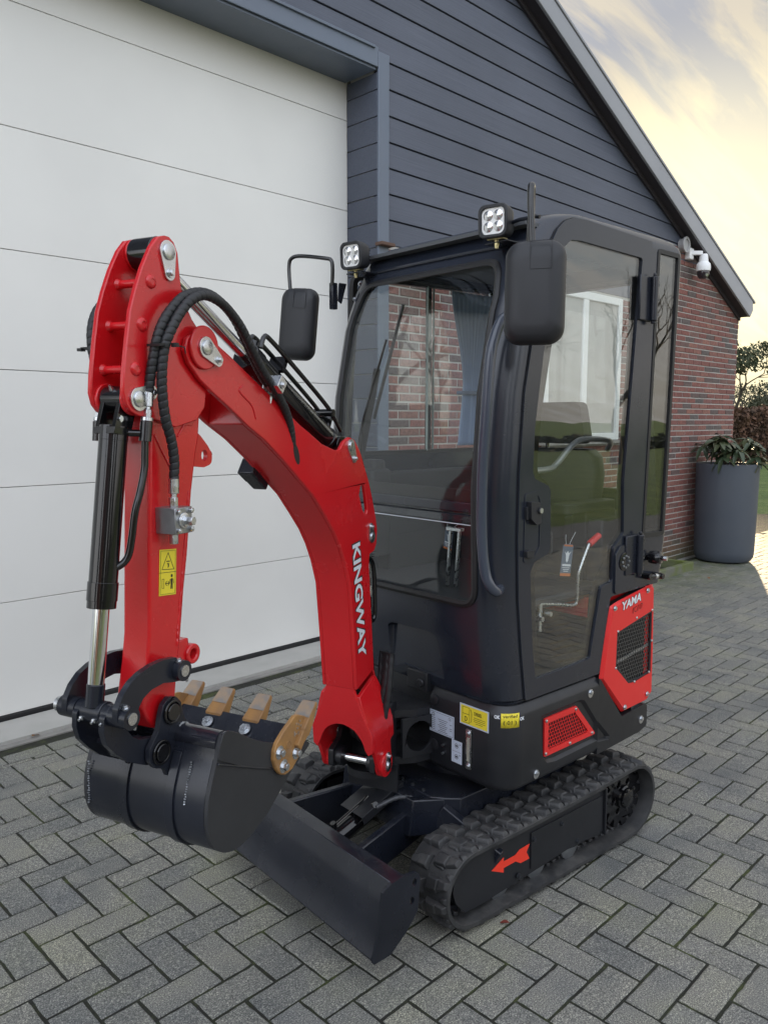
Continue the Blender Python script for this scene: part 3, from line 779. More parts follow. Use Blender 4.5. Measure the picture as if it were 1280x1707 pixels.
# ---------------------------------------------------------------- planter with rhododendron
pl = empty('planter', Matrix.Translation((8.36, 1.165, 0)), 'tall round dark grey planter standing at the brick wall corner', 'planter')
PLM = mat('planter_grey', (.060, .072, .090), .5, noise=.08, nscale=5, bump=.1, bscale=200, var=(.072, .082, .098), vscale=3)
g = MB(); g.lathe([(.02, .004), (.25, .004), (.295, .02), (.318, .06), (.325, .12), (.333, .6), (.340, 1.10), (.340, 1.125), (.315, 1.125), (.31, 1.05), (.02, 1.04)], (8.36, 1.165, 0), n=64); obj('pot', g, PLM, pl)
g = MB(); g.lathe([(.01, 1.045), (.30, 1.045), (.30, 1.06), (.01, 1.075)], (8.36, 1.165, 0), n=32); obj('soil', g, mat('soil', (.03, .022, .015), .95, bump=1, bscale=60, bdist=.01), pl)
rh = empty('rhododendron', Matrix.Translation((8.36, 1.165, 1.05)), 'leathery green rhododendron bush growing in the dark planter', 'plant')
LEAF = []
for k, (c1, c2) in enumerate([((.040, .062, .030), (.030, .050, .024)), ((.062, .078, .034), (.045, .060, .03)), ((.085, .085, .045), (.055, .06, .03))]):
    LEAF.append(mat('rhododendron_leaf_%d' % k, c1, .38, var=c2, vscale=20))
def leaf_mesh(l, w, mt, fold=.25, droop=.25):
    mb = MB(); P = []; fs = []; n_ = 6
    for i in range(n_+1):
        t_ = i/n_; ww = w*math.sin(math.pi*min(1, t_*.92+.04))**.8; z_ = -droop*l*t_*t_
        P += [(l*t_, -ww, z_+fold*ww), (l*t_, 0, z_), (l*t_, ww, z_+fold*ww)]
    for i in range(n_):
        a = i*3
        fs += [(a, a+3, a+4, a+1), (a+1, a+4, a+5, a+2)]
    mb.faces(P, fs); me = mb.mesh('leaf', 80); me.materials.append(mt); return me
lm = [leaf_mesh(.175, .029, LEAF[0]), leaf_mesh(.155, .027, LEAF[1], .2, .5), leaf_mesh(.165, .027, LEAF[0], .3, .8), leaf_mesh(.14, .025, LEAF[2], .2, .3)]
st = MB(); rr = random.Random(11); nl = 0
for k in range(22):
    a = rr.uniform(0, 2*math.pi); rad = .27*math.sqrt(rr.random()); h = .40-2.0*rad*rad+rr.uniform(-.18, .03)
    tip = Vector((8.36+rad*1.15*math.cos(a), 1.165+rad*1.15*math.sin(a), 1.05+max(h, .07)))
    st.tube([Vector((8.36+rad*.35*math.cos(a), 1.165+rad*.35*math.sin(a), 1.05)), (tip+Vector((8.36, 1.165, 1.05)))/2+Vector((rr.uniform(-.03, .03), rr.uniform(-.03, .03), .02)), tip], .005, 6)
    nn = rr.randint(8, 10); ph = rr.random()*6
    for q in range(nn):
        if nl >= 270: break
        an = ph+2*math.pi*q/nn; el = rr.uniform(-.45, .35)
        M4 = Matrix.Translation(tip+Vector((0, 0, rr.uniform(-.02, .01)))) @ Euler((rr.uniform(-.4, .4), -el, an)).to_matrix().to_4x4()
        o = bpy.data.objects.new('leaf', rr.choice(lm)); link(o, rh, M4); nl += 1
obj('stems', st, mat('woody_stem', (.10, .075, .05), .8), rh)

# ---------------------------------------------------------------- garden beyond the corner
BARK = mat('bark', (.060, .050, .040), .9, bump=1, bscale=30, bdist=.01)
def crown(mb, c, rad, n, size, rr, flat=.7, hole=.0):
    """many small leaf cards in clumps spread through an ellipsoid"""
    for _ in range(n):
        v = Vector((rr.gauss(0, 1), rr.gauss(0, 1), rr.gauss(0, 1))).normalized()*(rr.random()**.4)
        p = Vector(c)+Vector((v.x*rad[0], v.y*rad[1], v.z*rad[2]))
        d = Vector((rr.uniform(-1, 1), rr.uniform(-1, 1), rr.uniform(-1, 1))).normalized(); u = d.orthogonal().normalized(); w = d.cross(u)
        s_ = size*rr.uniform(.5, 1.3)
        mb.faces([p-u*s_, p+w*s_*flat, p+u*s_, p-w*s_*flat], [(0, 1, 2, 3)])
# beech hedge: brown winter leaves
hr = random.Random(5)
hd = empty('beech_hedge', Matrix.Translation((36, 10, 0)), 'clipped brown beech hedge at the far side of the lawn', 'hedge')
hdir = Vector((.80, -.60, 0)); hn = Vector((.60, .80, 0)); h0 = Vector((30.9, 9.1, 0))-hn*0
HL = mat('beech_leaf', (.115, .058, .034), .8, var=(.060, .040, .026), vscale=2, vamt=.9)
mb = MB()
for _ in range(16000):
    s_ = hr.uniform(-9, 13); face = hr.random()
    if face < .75: d_, z_ = hr.gauss(0, .05), hr.uniform(0, 2.0)
    else: d_, z_ = hr.uniform(0, 1), 2.0+hr.gauss(0, .05)
    p = h0+hdir*s_+hn*d_+Vector((0, 0, z_)); dd = Vector((hr.uniform(-1, 1), hr.uniform(-1, 1), hr.uniform(-1, 1))).normalized(); u = dd.orthogonal(); w = dd.cross(u); q = hr.uniform(.04, .09)
    mb.faces([p-u*q, p+w*q*.7, p+u*q, p-w*q*.7], [(0, 1, 2, 3)])
obj('hedge_leaves', mb, HL, hd, smooth=0, kind='stuff')
mb = MB(); cpt = h0+hdir*2+hn*.5; mb.box((cpt.x, cpt.y, .96), (22, .8, 1.9), Matrix.Rotation(math.atan2(hdir.y, hdir.x), 3, 'Z')); obj('hedge_core', mb, mat('hedge_twigs', (.035, .022, .016), .9), hd)
def limb(mb, p, d, l, r, depth, rr, spread=.5, tipl=None, up_=.12):
    pts = [p]; q = Vector(p); dd = Vector(d)
    for k in range(3):
        dd = (dd+Vector((rr.gauss(0, .12), rr.gauss(0, .12), rr.gauss(0, .06)+up_*.3))).normalized(); q = q+dd*l/3; pts.append(q.copy())
    mb.tube(pts, r, 6 if depth > 2 else 4, rfun=lambda i, m_: 1-.42*i/(m_-1))
    if depth == 0:
        if tipl is not None: tipl.append((q.copy(), dd.copy()))
        return
    for k in range(rr.choice((2, 3, 3))):
        o = Vector((rr.gauss(0, 1), rr.gauss(0, 1), rr.gauss(0, 1))); o = (o-dd*o.dot(dd)).normalized()
        nd = (dd+o*spread*rr.uniform(.7, 1.4)+Vector((0, 0, up_))).normalized()
        st_ = pts[rr.choice((2, 3, 3))]
        limb(mb, st_, nd, l*rr.uniform(.62, .85), r*.56, depth-1, rr, spread, tipl, up_)
# loose pine behind the hedge
pr_ = random.Random(21)
pt = empty('pine_tree', Matrix.Translation((48.5, 16.5, 0)), 'dark loose-crowned pine tree rising behind the beech hedge', 'tree')
tips = []; mb = MB(); limb(mb, Vector((48.5, 16.5, 0)), Vector((.02, 0, 1)), 2.25, .18, 4, pr_, .75, tips, .02); obj('trunk', mb, BARK, pt)
PN = mat('pine_needles', (.030, .042, .018), .8, var=(.055, .060, .022), vscale=1.2)
mb = MB()
for p, d in tips: crown(mb, p, (.75, .75, .38), 110, .15, pr_, .35)
obj('needles', mb, PN, pt, smooth=0)
# darker bushes further behind
DG = mat('far_foliage', (.040, .048, .026), .85, var=(.075, .070, .034), vscale=.6)
fr_ = random.Random(9)
for k, (x, y, s_, lab) in enumerate([(46, 12.2, 1.0, 'low dark bushy tree close behind the hedge below the pine'), (58, 14.6, 1.25, 'grey-green bushy tree further back, right of the pine'), (60, 20.6, 1.35, 'grey-green bushy tree further back, left of the pine beside the gable')]):
    tb = empty('bushy_tree', Matrix.Translation((x, y, 0)), lab, 'tree', 'bushy trees behind the hedge')
    mb = MB()
    for q in range(26):
        a = fr_.uniform(0, 6.3); rad = 3.0*s_*math.sqrt(fr_.random()); h = s_*(3.1-.22*rad*rad/s_)+fr_.uniform(-.9, .4)
        crown(mb, (x+rad*math.cos(a), y+rad*math.sin(a), max(.9, h)), (.9, .9, .7), 260, .10, fr_)
    obj('crown', mb, DG, tb, smooth=0)
    mb = MB(); limb(mb, Vector((x, y, 0)), Vector((0, 0, 1)), 1.6*s_, .16, 3, fr_, .8); obj('trunk', mb, BARK, tb)
# bare winter trees across the yard, behind the viewer: they stand in the reflections of the cab glass
tr = random.Random(2)
for k, (x, y, l0, dep, lab) in enumerate([(13.5, -15.5, 2.6, 6, 'large bare winter tree across the yard mirrored in the cab door'), (19.5, -19, 2.4, 5, 'bare round-headed tree further right across the yard'), (7.0, -17, 2.3, 5, 'bare tree across the yard with low forked trunk'), (25, -17.5, 2.2, 5, 'smaller bare tree at the far right across the yard')]):
    tb = empty('bare_tree', Matrix.Translation((x, y, 0)), lab, 'tree', 'bare trees across the yard')
    mb = MB(); limb(mb, Vector((x, y, -.05)), Vector((tr.uniform(-.05, .05), 0, 1)), l0, .18, dep, tr, .48, None, .10); obj('branches', mb, BARK, tb, smooth=60)
mb = MB()
for _ in range(9000):
    x = tr.uniform(-14, 46); q = tr.random()
    p = Vector((x, -30+x*.05+tr.uniform(-.5, .5), tr.uniform(0, .65+.12*math.sin(x*.7)+.1*math.sin(x*2.3)))); dd = Vector((tr.uniform(-1, 1), tr.uniform(-1, 1), tr.uniform(-1, 1))).normalized(); u = dd.orthogonal(); w = dd.cross(u); q = tr.uniform(.10, .24)
    mb.faces([p-u*q, p+w*q*.7, p+u*q, p-w*q*.7], [(0, 1, 2, 3)])
hg = obj('garden_hedge', mb, DG, smooth=0); tag(hg, 'low uneven garden hedge across the lawn opposite the barn', 'hedge')

# the neighbour's house and evergreens behind the viewer: dark shapes mirrored in paint, glass and chrome
nh = empty('brick_house', Matrix.Translation((-16, -17, 0)), 'dark brick house with steep roof and white windows across the yard behind the viewer', 'house')
HB = mat('house_brick', (.10, .045, .038), .85, bump=.5, bscale=8, bdist=.02, var=(.07, .04, .038), vscale=3)
mb = MB(); mb.box((-16, -17, 1.6), (9, 13, 3.2)); mb.prism([(-20.5, 3.2), (-11.5, 3.2), (-16, 8.0)], lambda a, b_: (a, -23.5, b_), lambda a, b_: (a, -10.5, b_)); obj('wall', mb, HB, nh)
for s_ in (-1, 1):
    mb = MB(); mb.prism([(-16, 8.25), (-16+s_*5.2, 2.75), (-16+s_*5.2, 2.95), (-16, 8.45)], lambda a, b_: (a, -24, b_), lambda a, b_: (a, -10, b_)); obj('roof', mb, mat('roof_tiles', (.045, .030, .028), .7, bump=.6, bscale=5, bdist=.03), nh)
for y in (-21, -17.5, -13):
    mb = MB(); mb.box((-11.47, y, 1.6), (.08, 1.5, 1.5)); w_ = obj('window', mb, PVC, nh, bevel=.01)
    mb = MB(); mb.box((-11.44, y, 1.6), (.06, 1.3, 1.3)); obj('pane', mb, mat('dark_pane', (.02, .025, .03), .08), w_)
eg = random.Random(31)
for k, (x, y, h_, lab) in enumerate([(-7.5, -13.5, 6.5, 'tall dark conifer beside the brick house across the yard'), (-3.2, -14.5, 5.6, 'dark conifer second from the brick house across the yard'), (1.0, -15.2, 6.2, 'dark conifer nearest the bare trees across the yard'), (-17.5, -5.0, 6.0, 'broad dark conifer beyond the end of the garage front')]):
    tb = empty('conifer_tree', Matrix.Translation((x, y, 0)), lab, 'tree', 'conifers across the yard')
    mb = MB()
    for q in range(60):
        t_ = q/60; rr_ = 1.9*(1-t_)**.8+.15; a = eg.uniform(0, 6.3)
        crown(mb, (x+rr_*.6*math.cos(a), y+rr_*.6*math.sin(a), .5+t_*(h_-.5)), (rr_*.6, rr_*.6, .45), 70, .17, eg)
    obj('crown', mb, DG, tb, smooth=0)
    mb = MB(); mb.cyl((x, y, -.05), (x, y, h_*.9), .16, .03, 10); obj('trunk', mb, BARK, tb)

# a few dry leaves on the ground
lfm = [mat('dry_leaf', (.22, .10, .03), .7, var=(.12, .05, .02), vscale=60), mat('red_leaf', (.16, .03, .02), .6)]
for k, (x, y, sz, m_, lab) in enumerate([(.62, 1.53, .045, 0, 'curled brown dry leaf on the concrete door threshold'), (1.115, -1.075, .030, 1, 'small dark red leaf lying on the pavers beside the track'), (7.2, .85, .05, 0, 'small brown leaf on the mossy pavers near the planter')]):
    me_ = leaf_mesh(sz, sz*.3, lfm[m_], .5, .2); o = bpy.data.objects.new('fallen_leaf', me_); link(o, None, Matrix.Translation((x, y, .014 if y > 1.5 else .006)) @ Matrix.Rotation(k*1.7+.4, 4, 'Z'))
    tag(o, lab, 'leaf', 'fallen leaves')

# ================================================================ THE EXCAVATOR
ex = empty('mini_excavator', FL @ Matrix.Translation((1.53, -.47, 0)), 'red and anthracite mini excavator with closed cab standing on the pavers', 'mini excavator')

# ---------------------------------------------------------------- undercarriage (frame FL: x to the rear, y to the barn, z up)
F_C, F_R, R_C, R_R = (1.085, .149), .122, (1.975, .155), .137
def belt_path(off=0., n=14):
    """closed loop of the belt centre line with outward normals, evenly spaced"""
    pts = []
    (fx, fz_), (rx, rz) = F_C, R_C
    rf, rr_ = F_R+off, R_R+off
    for k in range(n+1):
        a = R(90+180*k/n); pts.append((fx+rf*math.cos(a), fz_+rf*math.sin(a)))
    # bottom run sags a little between the rollers
    for k in range(1, 12):
        t_ = k/12; pts.append((fx+(rx-fx)*t_, (fz_-rf)*(1-t_)+(rz-rr_)*t_-.004*math.sin(t_*math.pi*5)**2*(1 if off < .01 else .0)))
    for k in range(n+1):
        a = R(-90+180*k/n); pts.append((rx+rr_*math.cos(a), rz+rr_*math.sin(a)))
    for k in range(1, 8):
        t_ = k/8; pts.append((rx+(fx-rx)*t_, (rz+rr_)*(1-t_)+(fz_+rf)*t_-.008*math.sin(t_*math.pi)))
    return pts
def resample(pts, step=None, count=None):
    P = [Vector((a, 0, b_)) for a, b_ in pts]; P.append(P[0]); L_ = [0]
    for a, b_ in zip(P, P[1:]): L_.append(L_[-1]+(b_-a).length)
    tot = L_[-1]; n = count or round(tot/step); out = []; k = 0
    for i in range(n):
        s_ = tot*i/n
        while L_[k+1] < s_: k += 1
        t_ = (s_-L_[k])/(L_[k+1]-L_[k]); p = P[k].lerp(P[k+1], t_); d = (P[k+1]-P[k]).normalized()
        out.append((p, d, Vector((d.z, 0, -d.x))*-1))
    return out
def make_track(y0, y1, lab):
    belt = MB(); pts = belt_path(); S_ = resample(pts, count=150)
    cx = sum((p.x for p, d, n in S_))/len(S_); 
    secs = []
    yo, yi = (y0, y1)
    rows = []
    for i, (p, d, n) in enumerate(S_):
        nn = Vector((d.z, 0, -d.x))
        if nn.dot(p-Vector((1.53, 0, .15))) < 0: nn = -nn
        q0 = p-nn*.010; q1 = p+nn*.004
        prof = [(yo, q0), (yo, q1-nn*.002), (yo+.004, q1), (yi-.004, q1), (yi, q1-nn*.002), (yi, q0), (yi-.02, q0-nn*.004), (yo+.02, q0-nn*.004)]
        rows.append([belt.b.verts.new((v.x, y, v.z)) for y, v in prof])
    m_ = len(rows)
    for i in range(m_):
        a, c_ = rows[i], rows[(i+1) % m_]
        for k in range(8):
            j = (k+1) % 8; belt.b.faces.new((a[k], a[j], c_[j], c_[k]))
    tk = obj('rubber_track', belt, RUB, ex, FL, smooth=50, label=lab)
    # moulded tread bars: two staggered rows with a groove between them
    lug = MB(); nl_ = 36
    T = resample(belt_path(.004), count=nl_*8)
    w = (y1-y0)
    def frame_at(u):
        u %= len(T); i = int(u); f = u-i; p = T[i][0].lerp(T[(i+1) % len(T)][0], f); d = T[i][1]; nn = Vector((d.z, 0, -d.x))
        if nn.dot(p-Vector((1.53, 0, .15))) < 0: nn = -nn
        return p, d, nn
    def bar(u0, yA, yB, lA, lB, h, sk):
        """block whose foot follows the belt; lA/lB = half length at its two ends, sk skews it"""
        P = []
        for lev, (hh, sh, iy) in enumerate(((0, 1, 0), (h*.6, .86, .003), (h, .58, .008))):
            for yy, ll, o in ((yA+iy, lA, 0), (yB-iy, lB, sk)):
                for sg in (-1, 1):
                    u = u0+(o+sg*ll*sh)/.0102
                    p, d, nn = frame_at(u); v = p+nn*hh; P.append((v.x, yy, v.z))
        fs = []
        for a in (0, 4):
            fs += [(a, a+1, a+5, a+4), (a+2, a+6, a+7, a+3), (a, a+4, a+6, a+2), (a+1, a+3, a+7, a+5)]
        fs.append((8, 9, 11, 10)); lug.faces(P, fs)
    for k in range(nl_):
        u0 = k*8
        g0 = y0+w*.53
        bar(u0, y0+.003, y0+w*.26, .014, .026, .014, .010); bar(u0+1.0, y0+w*.20, y0+w*.49, .024, .028, .018, .006)
        bar(u0+4, y0+w*.56, y0+w*.82, .028, .024, .018, .006); bar(u0+4.7, y0+w*.76, y1-.003, .025, .014, .015, .010)
        bar(u0+5.0, y0+.002, y0+w*.16, .012, .005, .007, .0)
        bar(u0+3.6, y0+w*.25, y0+w*.47, .006, .009, .008, .0)
    obj('tread', lug, RUB, tk, FL, bevel=.0022, seg=2, smooth=40)
    # drive lugs on the inside, seen at the open end
    g = MB()
    for k in range(0, 72):
        p, d, nn = frame_at(k*4)
        g.box((p-nn*.02)+Vector((0, (y0+y1)/2, 0)), (.018, w*.34, .018), Matrix.Rotation(math.atan2(-d.z, d.x), 3, 'Y'))
    obj('drive_lugs', g, RUB, tk, FL, bevel=.002, seg=1)
    return tk
make_track(-.935, -.755, 'rubber track on the cab door side')
make_track(-.185, -.005, 'rubber track on the garage side')
def track_gear(y_out, sgn, full=True):
    """side frame, sprocket, idler, rollers of one side; y_out = outer face, sgn = -1 viewer side"""
    def Y(k): return y_out-sgn*k
    sf = MB()
    P = roundpoly([(1.040, .228), (1.075, .243), (1.802, .252), (1.818, .250), (1.820, .068), (1.70, .080), (1.64, .078), (1.60, .0835), (1.40, .072), (1.15, .060), (1.07, .062), (1.030, .108), (1.016, .150), (1.022, .19)], .012, 3)
    sf.py([P], Y(.030), Y(.038))
    fr_ = obj('track_frame', sf, SKIRT, ex, FL, bevel=.002)
    g = MB(); g.box((1.44, (Y(.038)+Y(.15))/2, .165), (.72, abs(Y(.15)-Y(.038)), .12)); g.box((1.44, (Y(.02)+Y(.05))/2, .2515), (.745, .032, .006))
    g.box((1.811, (Y(.018)+Y(.05))/2, .158), (.008, .034, .180)); obj('frame_beam', g, SKIRT, fr_, FL, bevel=.002)
    if full:
        g = MB(); P2 = [(1.386, .2205), (1.795, .2235), (1.803, .085), (1.66, .088), (1.60, .088), (1.388, .090)]
        g.py([P2], Y(.0255), Y(.0298)); obj('cover_plate', g, SKIRT, fr_, FL, bevel=.001)
        g = MB()
        for x, z in ((1.552, .198), (1.399, .193), (1.647, .0996), (1.322, .0902)): bolt(g, (x, Y(.0255), z), (0, sgn, 0), .0075, .007)
        obj('frame_bolts', g, mat('dark_bolt', (.08, .085, .095), .35, metal=.8), fr_, FL)
        ar = [(1.1915, .157), (1.2506, .183), (1.2500, .168), (1.3084, .169), (1.3299, .181), (1.3825, .183), (1.3660, .159), (1.3821, .130), (1.3360, .130), (1.3100, .146), (1.2510, .145), (1.2506, .129)]
        g = MB(); g.py([ar], Y(.0243) if False else Y(.0297), Y(.0287)); obj('direction_arrow', g, REDC, fr_, FL, smooth=0)
    # sprocket with teeth, hub and round holes
    cx, cz = R_C
    T = []
    nt_ = 13
    for k in range(nt_):
        a = 2*math.pi*k/nt_
        for da, rr_ in ((-.19, .098), (-.11, .122), (.11, .122), (.19, .098)): T.append((cx+rr_*math.cos(a+da), cz+rr_*math.sin(a+da)))
    holes = [[(cx+.060*math.cos(2*math.pi*k/6)+.013*math.cos(t_*.785), cz+.060*math.sin(2*math.pi*k/6)+.013*math.sin(t_*.785)) for t_ in range(8)] for k in range(6)]
    g = MB(); g.py([T]+holes, Y(.055), Y(.070)); sp = obj('sprocket', g, BLKG, ex, FL, bevel=.0015)
    g = MB(); g.lathe([(.046, -.01), (.046, .012), (.040, .016), (.038, .026), (.030, .030), (.016, .032), (.002, .032)], (cx, Y(.055), cz), (0, sgn, 0), 40)
    for k in range(6): bolt(g, (cx+.043*math.cos(k*1.047), Y(.025), cz+.043*math.sin(k*1.047)), (0, sgn, 0), .006, .006)
    obj('hub', g, BLKG, sp, FL)
    g = MB(); cx, cz = F_C
    g.lathe([(.03, -.02), (.108, -.018), (.110, -.006), (.100, 0), (.060, .008), (.058, .02), (.02, .024), (.002, .024)], (cx, Y(.085), cz), (0, sgn, 0), 40); g.ring((cx, Y(.075), cz), (cx, Y(.13), cz), .106, .085)
    obj('idler', g, BLK, ex, FL)
    g = MB()
    for x in (1.25, 1.44, 1.63):
        g.lathe([(.02, -.03), (.036, -.028), (.036, .0), (.050, .004), (.050, .014), (.030, .018), (.002, .018)], (x, Y(.06), .080), (0, sgn, 0), 24)
    obj('rollers', g, ZINCD, ex, FL)
track_gear(-.935, -1)
track_gear(-.005, 1, False)
# x-shaped centre frame
g = MB()
g.pz([(1.13, -.26), (1.13, -.68), (1.16, -.72), (1.20, -.755), (1.85, -.755), (1.85, -.185), (1.20, -.185), (1.16, -.22)], .20, .345)
g.prism([(1.05, -.66), (1.16, -.72), (1.16, -.22), (1.05, -.28)], lambda a, b_: (a, b_, .22), lambda a, b_: (a+(.02 if a < 1.1 else 0), b_, .342))
g.beam((1.15, -.70, .28), (1.22, -.90, .17), .03, .10); g.beam((1.15, -.24, .28), (1.22, -.04, .17), .03, .10)
uc = obj('centre_frame', g, BLK, ex, FL, bevel=.004)
g = MB(); g.cyl((1.53, -.47, .345), (1.53, -.47, .405), .26, n=48); g.cyl((1.53, -.47, .36), (1.53, -.47, .385), .275, n=48)
for k in range(24):
    a = 2*math.pi*k/24; bolt(g, (1.53+.267*math.cos(a), -.47+.267*math.sin(a), .385), (0, 0, 1), .006, .006, False)
obj('slew_ring', g, BLK, uc, FL)
g = MB()
for k in range(7): bolt(g, (1.145, -.30-.055*k, .345), (0, 0, 1), .006, .007)
obj('frame_bolts', g, mat('dark_bolt', (.1, .1, .1)), uc, FL)

# dozer blade
bl = MB()
prof = [(.742, .306), (.768, .311), (.790, .311), (.788, .301), (.752, .297), (.728, .255), (.713, .200), (.706, .160), (.694, .125), (.680, .098), (.669, .098), (.664, .107), (.684, .145), (.697, .190), (.712, .245), (.727, .283)]
bl.py([prof], -.932, -.020)
bd = obj('dozer_blade', bl, BLK, ex, FL, bevel=.0015, seg=1, smooth=40)
for ys in (-1, 1):
    ya, yb = ((-.943, -.933) if ys < 0 else (-.019, -.009))
    P = roundpoly([(.700, .300), (.735, .314), (.785, .317), (.832, .312), (.842, .290), (.833, .190), (.790, .142), (.728, .098), (.664, .096), (.668, .120), (.688, .20)], [.01, .01, .01, .018, .02, .03, .03, .02, .006, .01, .02], 4)
    h1 = [(.8192+.009*math.cos(t_), .2834+.0125*math.sin(t_)) for t_ in [i*math.pi/6 for i in range(12)]]
    h2 = [(.8100+.009*math.cos(t_), .2301+.0125*math.sin(t_)) for t_ in [i*math.pi/6 for i in range(12)]]
    g = MB(); g.py([P, h1, h2], ya, yb); obj('end_plate', g, BLK, bd, FL, bevel=.0015)
g = MB(); g.box((.692, -.475, .118), (.006, .90, .040), Matrix.Rotation(R(-28), 3, 'Y')); obj('cutting_edge', g, BLK, bd, FL)
g = MB(); g.box((.775, -.476, .215), (.020, .90, .02)); g.box((.77, -.476, .20), (.05, .02, .17)); g.box((.755, -.476, .30), (.03, .90, .006)); obj('rear_rib', g, BLK, bd, FL, bevel=.002)
for y0, y1 in ((-.255, -.365), (-.685, -.585)):
    g = MB(); g.beam((.770, y0, .205), (1.22, y1, .235), .028, .125); obj('blade_arm', g, BLK, ex, FL, bevel=.005)
bc_ = MB(); a_, b2 = Vector((.805, -.515, .205)), Vector((1.15, -.500, .325)); d_ = (b2-a_).normalized()
bc_.cyl(a_+d_*.045, b2-d_*.13, .033, n=28); bc_.cyl(a_+d_*.03, a_+d_*.05, .030); bc_.cyl(a_-Vector((0, .03, 0)), a_+Vector((0, .03, 0)), .026, n=20); bc_.cyl(b2-d_*.145, b2-d_*.12, .036)
byl = obj('blade_cylinder', bc_, BLKG, ex, FL, bevel=.002)
g = MB(); g.cyl(b2-d_*.13, b2, .016); g.cyl(a_-Vector((0, .05, 0)), a_+Vector((0, .05, 0)), .013); obj('piston_rod', g, CHR, byl, FL)
g = MB()
nrm = d_.cross(Vector((0, 1, 0))).normalized(); nrm = nrm if nrm.z > 0 else -nrm
rotg = Matrix((d_, Vector((0, 1, 0)), nrm)).transposed()
g.box(a_+d_*.24+nrm*.045, (.20, .12, .003), rotg); g.box(a_+d_*.24+nrm*.03-Vector((0, .058, 0)), (.20, .003, .03), rotg); obj('cylinder_guard', g, SKIRT, byl, FL, bevel=.001)
g = MB(); g.tube([a_+d_*.07+nrm*.045, a_+d_*.20+nrm*.046, a_+d_*.22+nrm*.05], .006, 8); g.cyl(a_+d_*.06+nrm*.03, a_+d_*.06+nrm*.06, .010, n=12); g.cyl(b2-d_*.16+nrm*.03-Vector((0, .02, 0)), b2-d_*.16+nrm*.05-Vector((0, .06, 0)), .011, n=12)
g.box(a_+Vector((0, -.035, -.01)), (.05, .012, .06)); g.box(a_+Vector((0, .035, -.01)), (.05, .012, .06)); obj('fittings', g, BLKG, byl, FL)
hp = smooth_path([b2-d_*.16+nrm*.04-Vector((0, .06, 0)), (1.06, -.60, .335), (1.11, -.66, .325), (1.16, -.72, .26), (1.20, -.75, .20)], 14)
g = MB(); g.tube(hp, .0075, 10, rfun=lambda i, m_: 1+.22*(i % 3 == 0)); obj('blade_hose', g, mat('hose_wrap', (.05, .052, .058), .4), ex, FL, smooth=60)

# ---------------------------------------------------------------- revolving body (frame FU)
def plan(x0, x1, y0, y1, rf, rr_, z, n=8):
    return [(a, b_, z) for a, b_ in rrect(x0, x1, y0, y1, (rf, rr_, rr_, rf), n)]
# lower skirt, viewer side
SK = MB()
zc = [(.408, .030), (.414, .014), (.424, .004), (.436, 0), (.664, 0), (.672, .002), (.690, .013), (.6965, .019)]
secs = []
for z, i_ in zc:
    P = arc(1.184+.085, -.975+.085, .085-i_, 180, 270, 10)
    P += [(1.70, -.975+i_), (1.70, -.64), (1.184+i_, -.64)]
    secs.append([(a, b_, z) for a, b_ in P])
SK.loft(secs)
me = SK.mesh('skirt_shell', 34)
rec = [(1.362, .640), (1.585, .642), (1.612, .634), (1.685, .548), (1.70, .53), (1.70, .462), (1.45, .458), (1.40, .466), (1.378, .49)]
rec2 = inset(rec, .010)
cu = MB(); cu.prism([rec], lambda a, b_: (a, -1.0, b_), lambda a, b_: (a, -.9755, b_))
cu2 = MB()
tri = None
cu2.loft([[(a, -1.0, b_) for a, b_ in rec], [(a, -.9752, b_) for a, b_ in rec], [(a, -.964, b_) for a, b_ in rec2]])
me = boolean(me, [cu2])
lb = obj('lower_body', me, SKIRT, ex, FU)
g = MB()
P = roundpoly([(1.700, .6935), (1.712, .686), (1.858, .512), (2.02, .522), (2.038, .512), (2.040, .430), (1.99, .418), (1.70, .408)], [0, .01, .012, .01, .01, .012, .01, 0], 4)
rc2 = [(1.7001, .535), (1.776, .458), (1.77, .448), (1.7001, .452)]
g.py([P], -.975, -.66)
me = g.mesh('skirt_rear', 34)
cu3 = MB(); cu3.loft([[(a, -1.0, b_) for a, b_ in [(1.69, .545), (1.782, .457), (1.776, .445), (1.69, .456)]], [(a, -.9752, b_) for a, b_ in [(1.69, .545), (1.782, .457), (1.776, .445), (1.69, .456)]], [(a, -.964, b_) for a, b_ in [(1.69, .53), (1.765, .457), (1.765, .455), (1.69, .462)]]])
me = boolean(me, [cu3])
obj('rear_skirt', me, SKIRT, lb, FU, bevel=.004)
# counterweight band round the rear
g = MB()
cw = [[(a, b_, z) for a, b_ in [(1.30, -.40), (1.30, -.06)]+arc(2.09-.16+i_*-1, -.06-.16, .16-i_, 90, 0, 8)+arc(2.09-.16-i_, -.97+.16, .16-i_, 0, -90, 8)+[(2.0, -.965+i_), (2.0, -.40)]] for z, i_ in ((.42, .012), (.435, 0), (.54, 0), (.555, .01))]
g.loft(cw); obj('counterweight', g, CAB, ex, FU)
g = MB(); g.box((1.60, -.515, .42), (.80, .80, .03)); g.box((1.60, -.50, .55), (.70, .28, .24)); g.box((1.42, -.235, .56), (.44, .35, .27)); obj('turntable', g, SKIRT, ex, FU, bevel=.01)
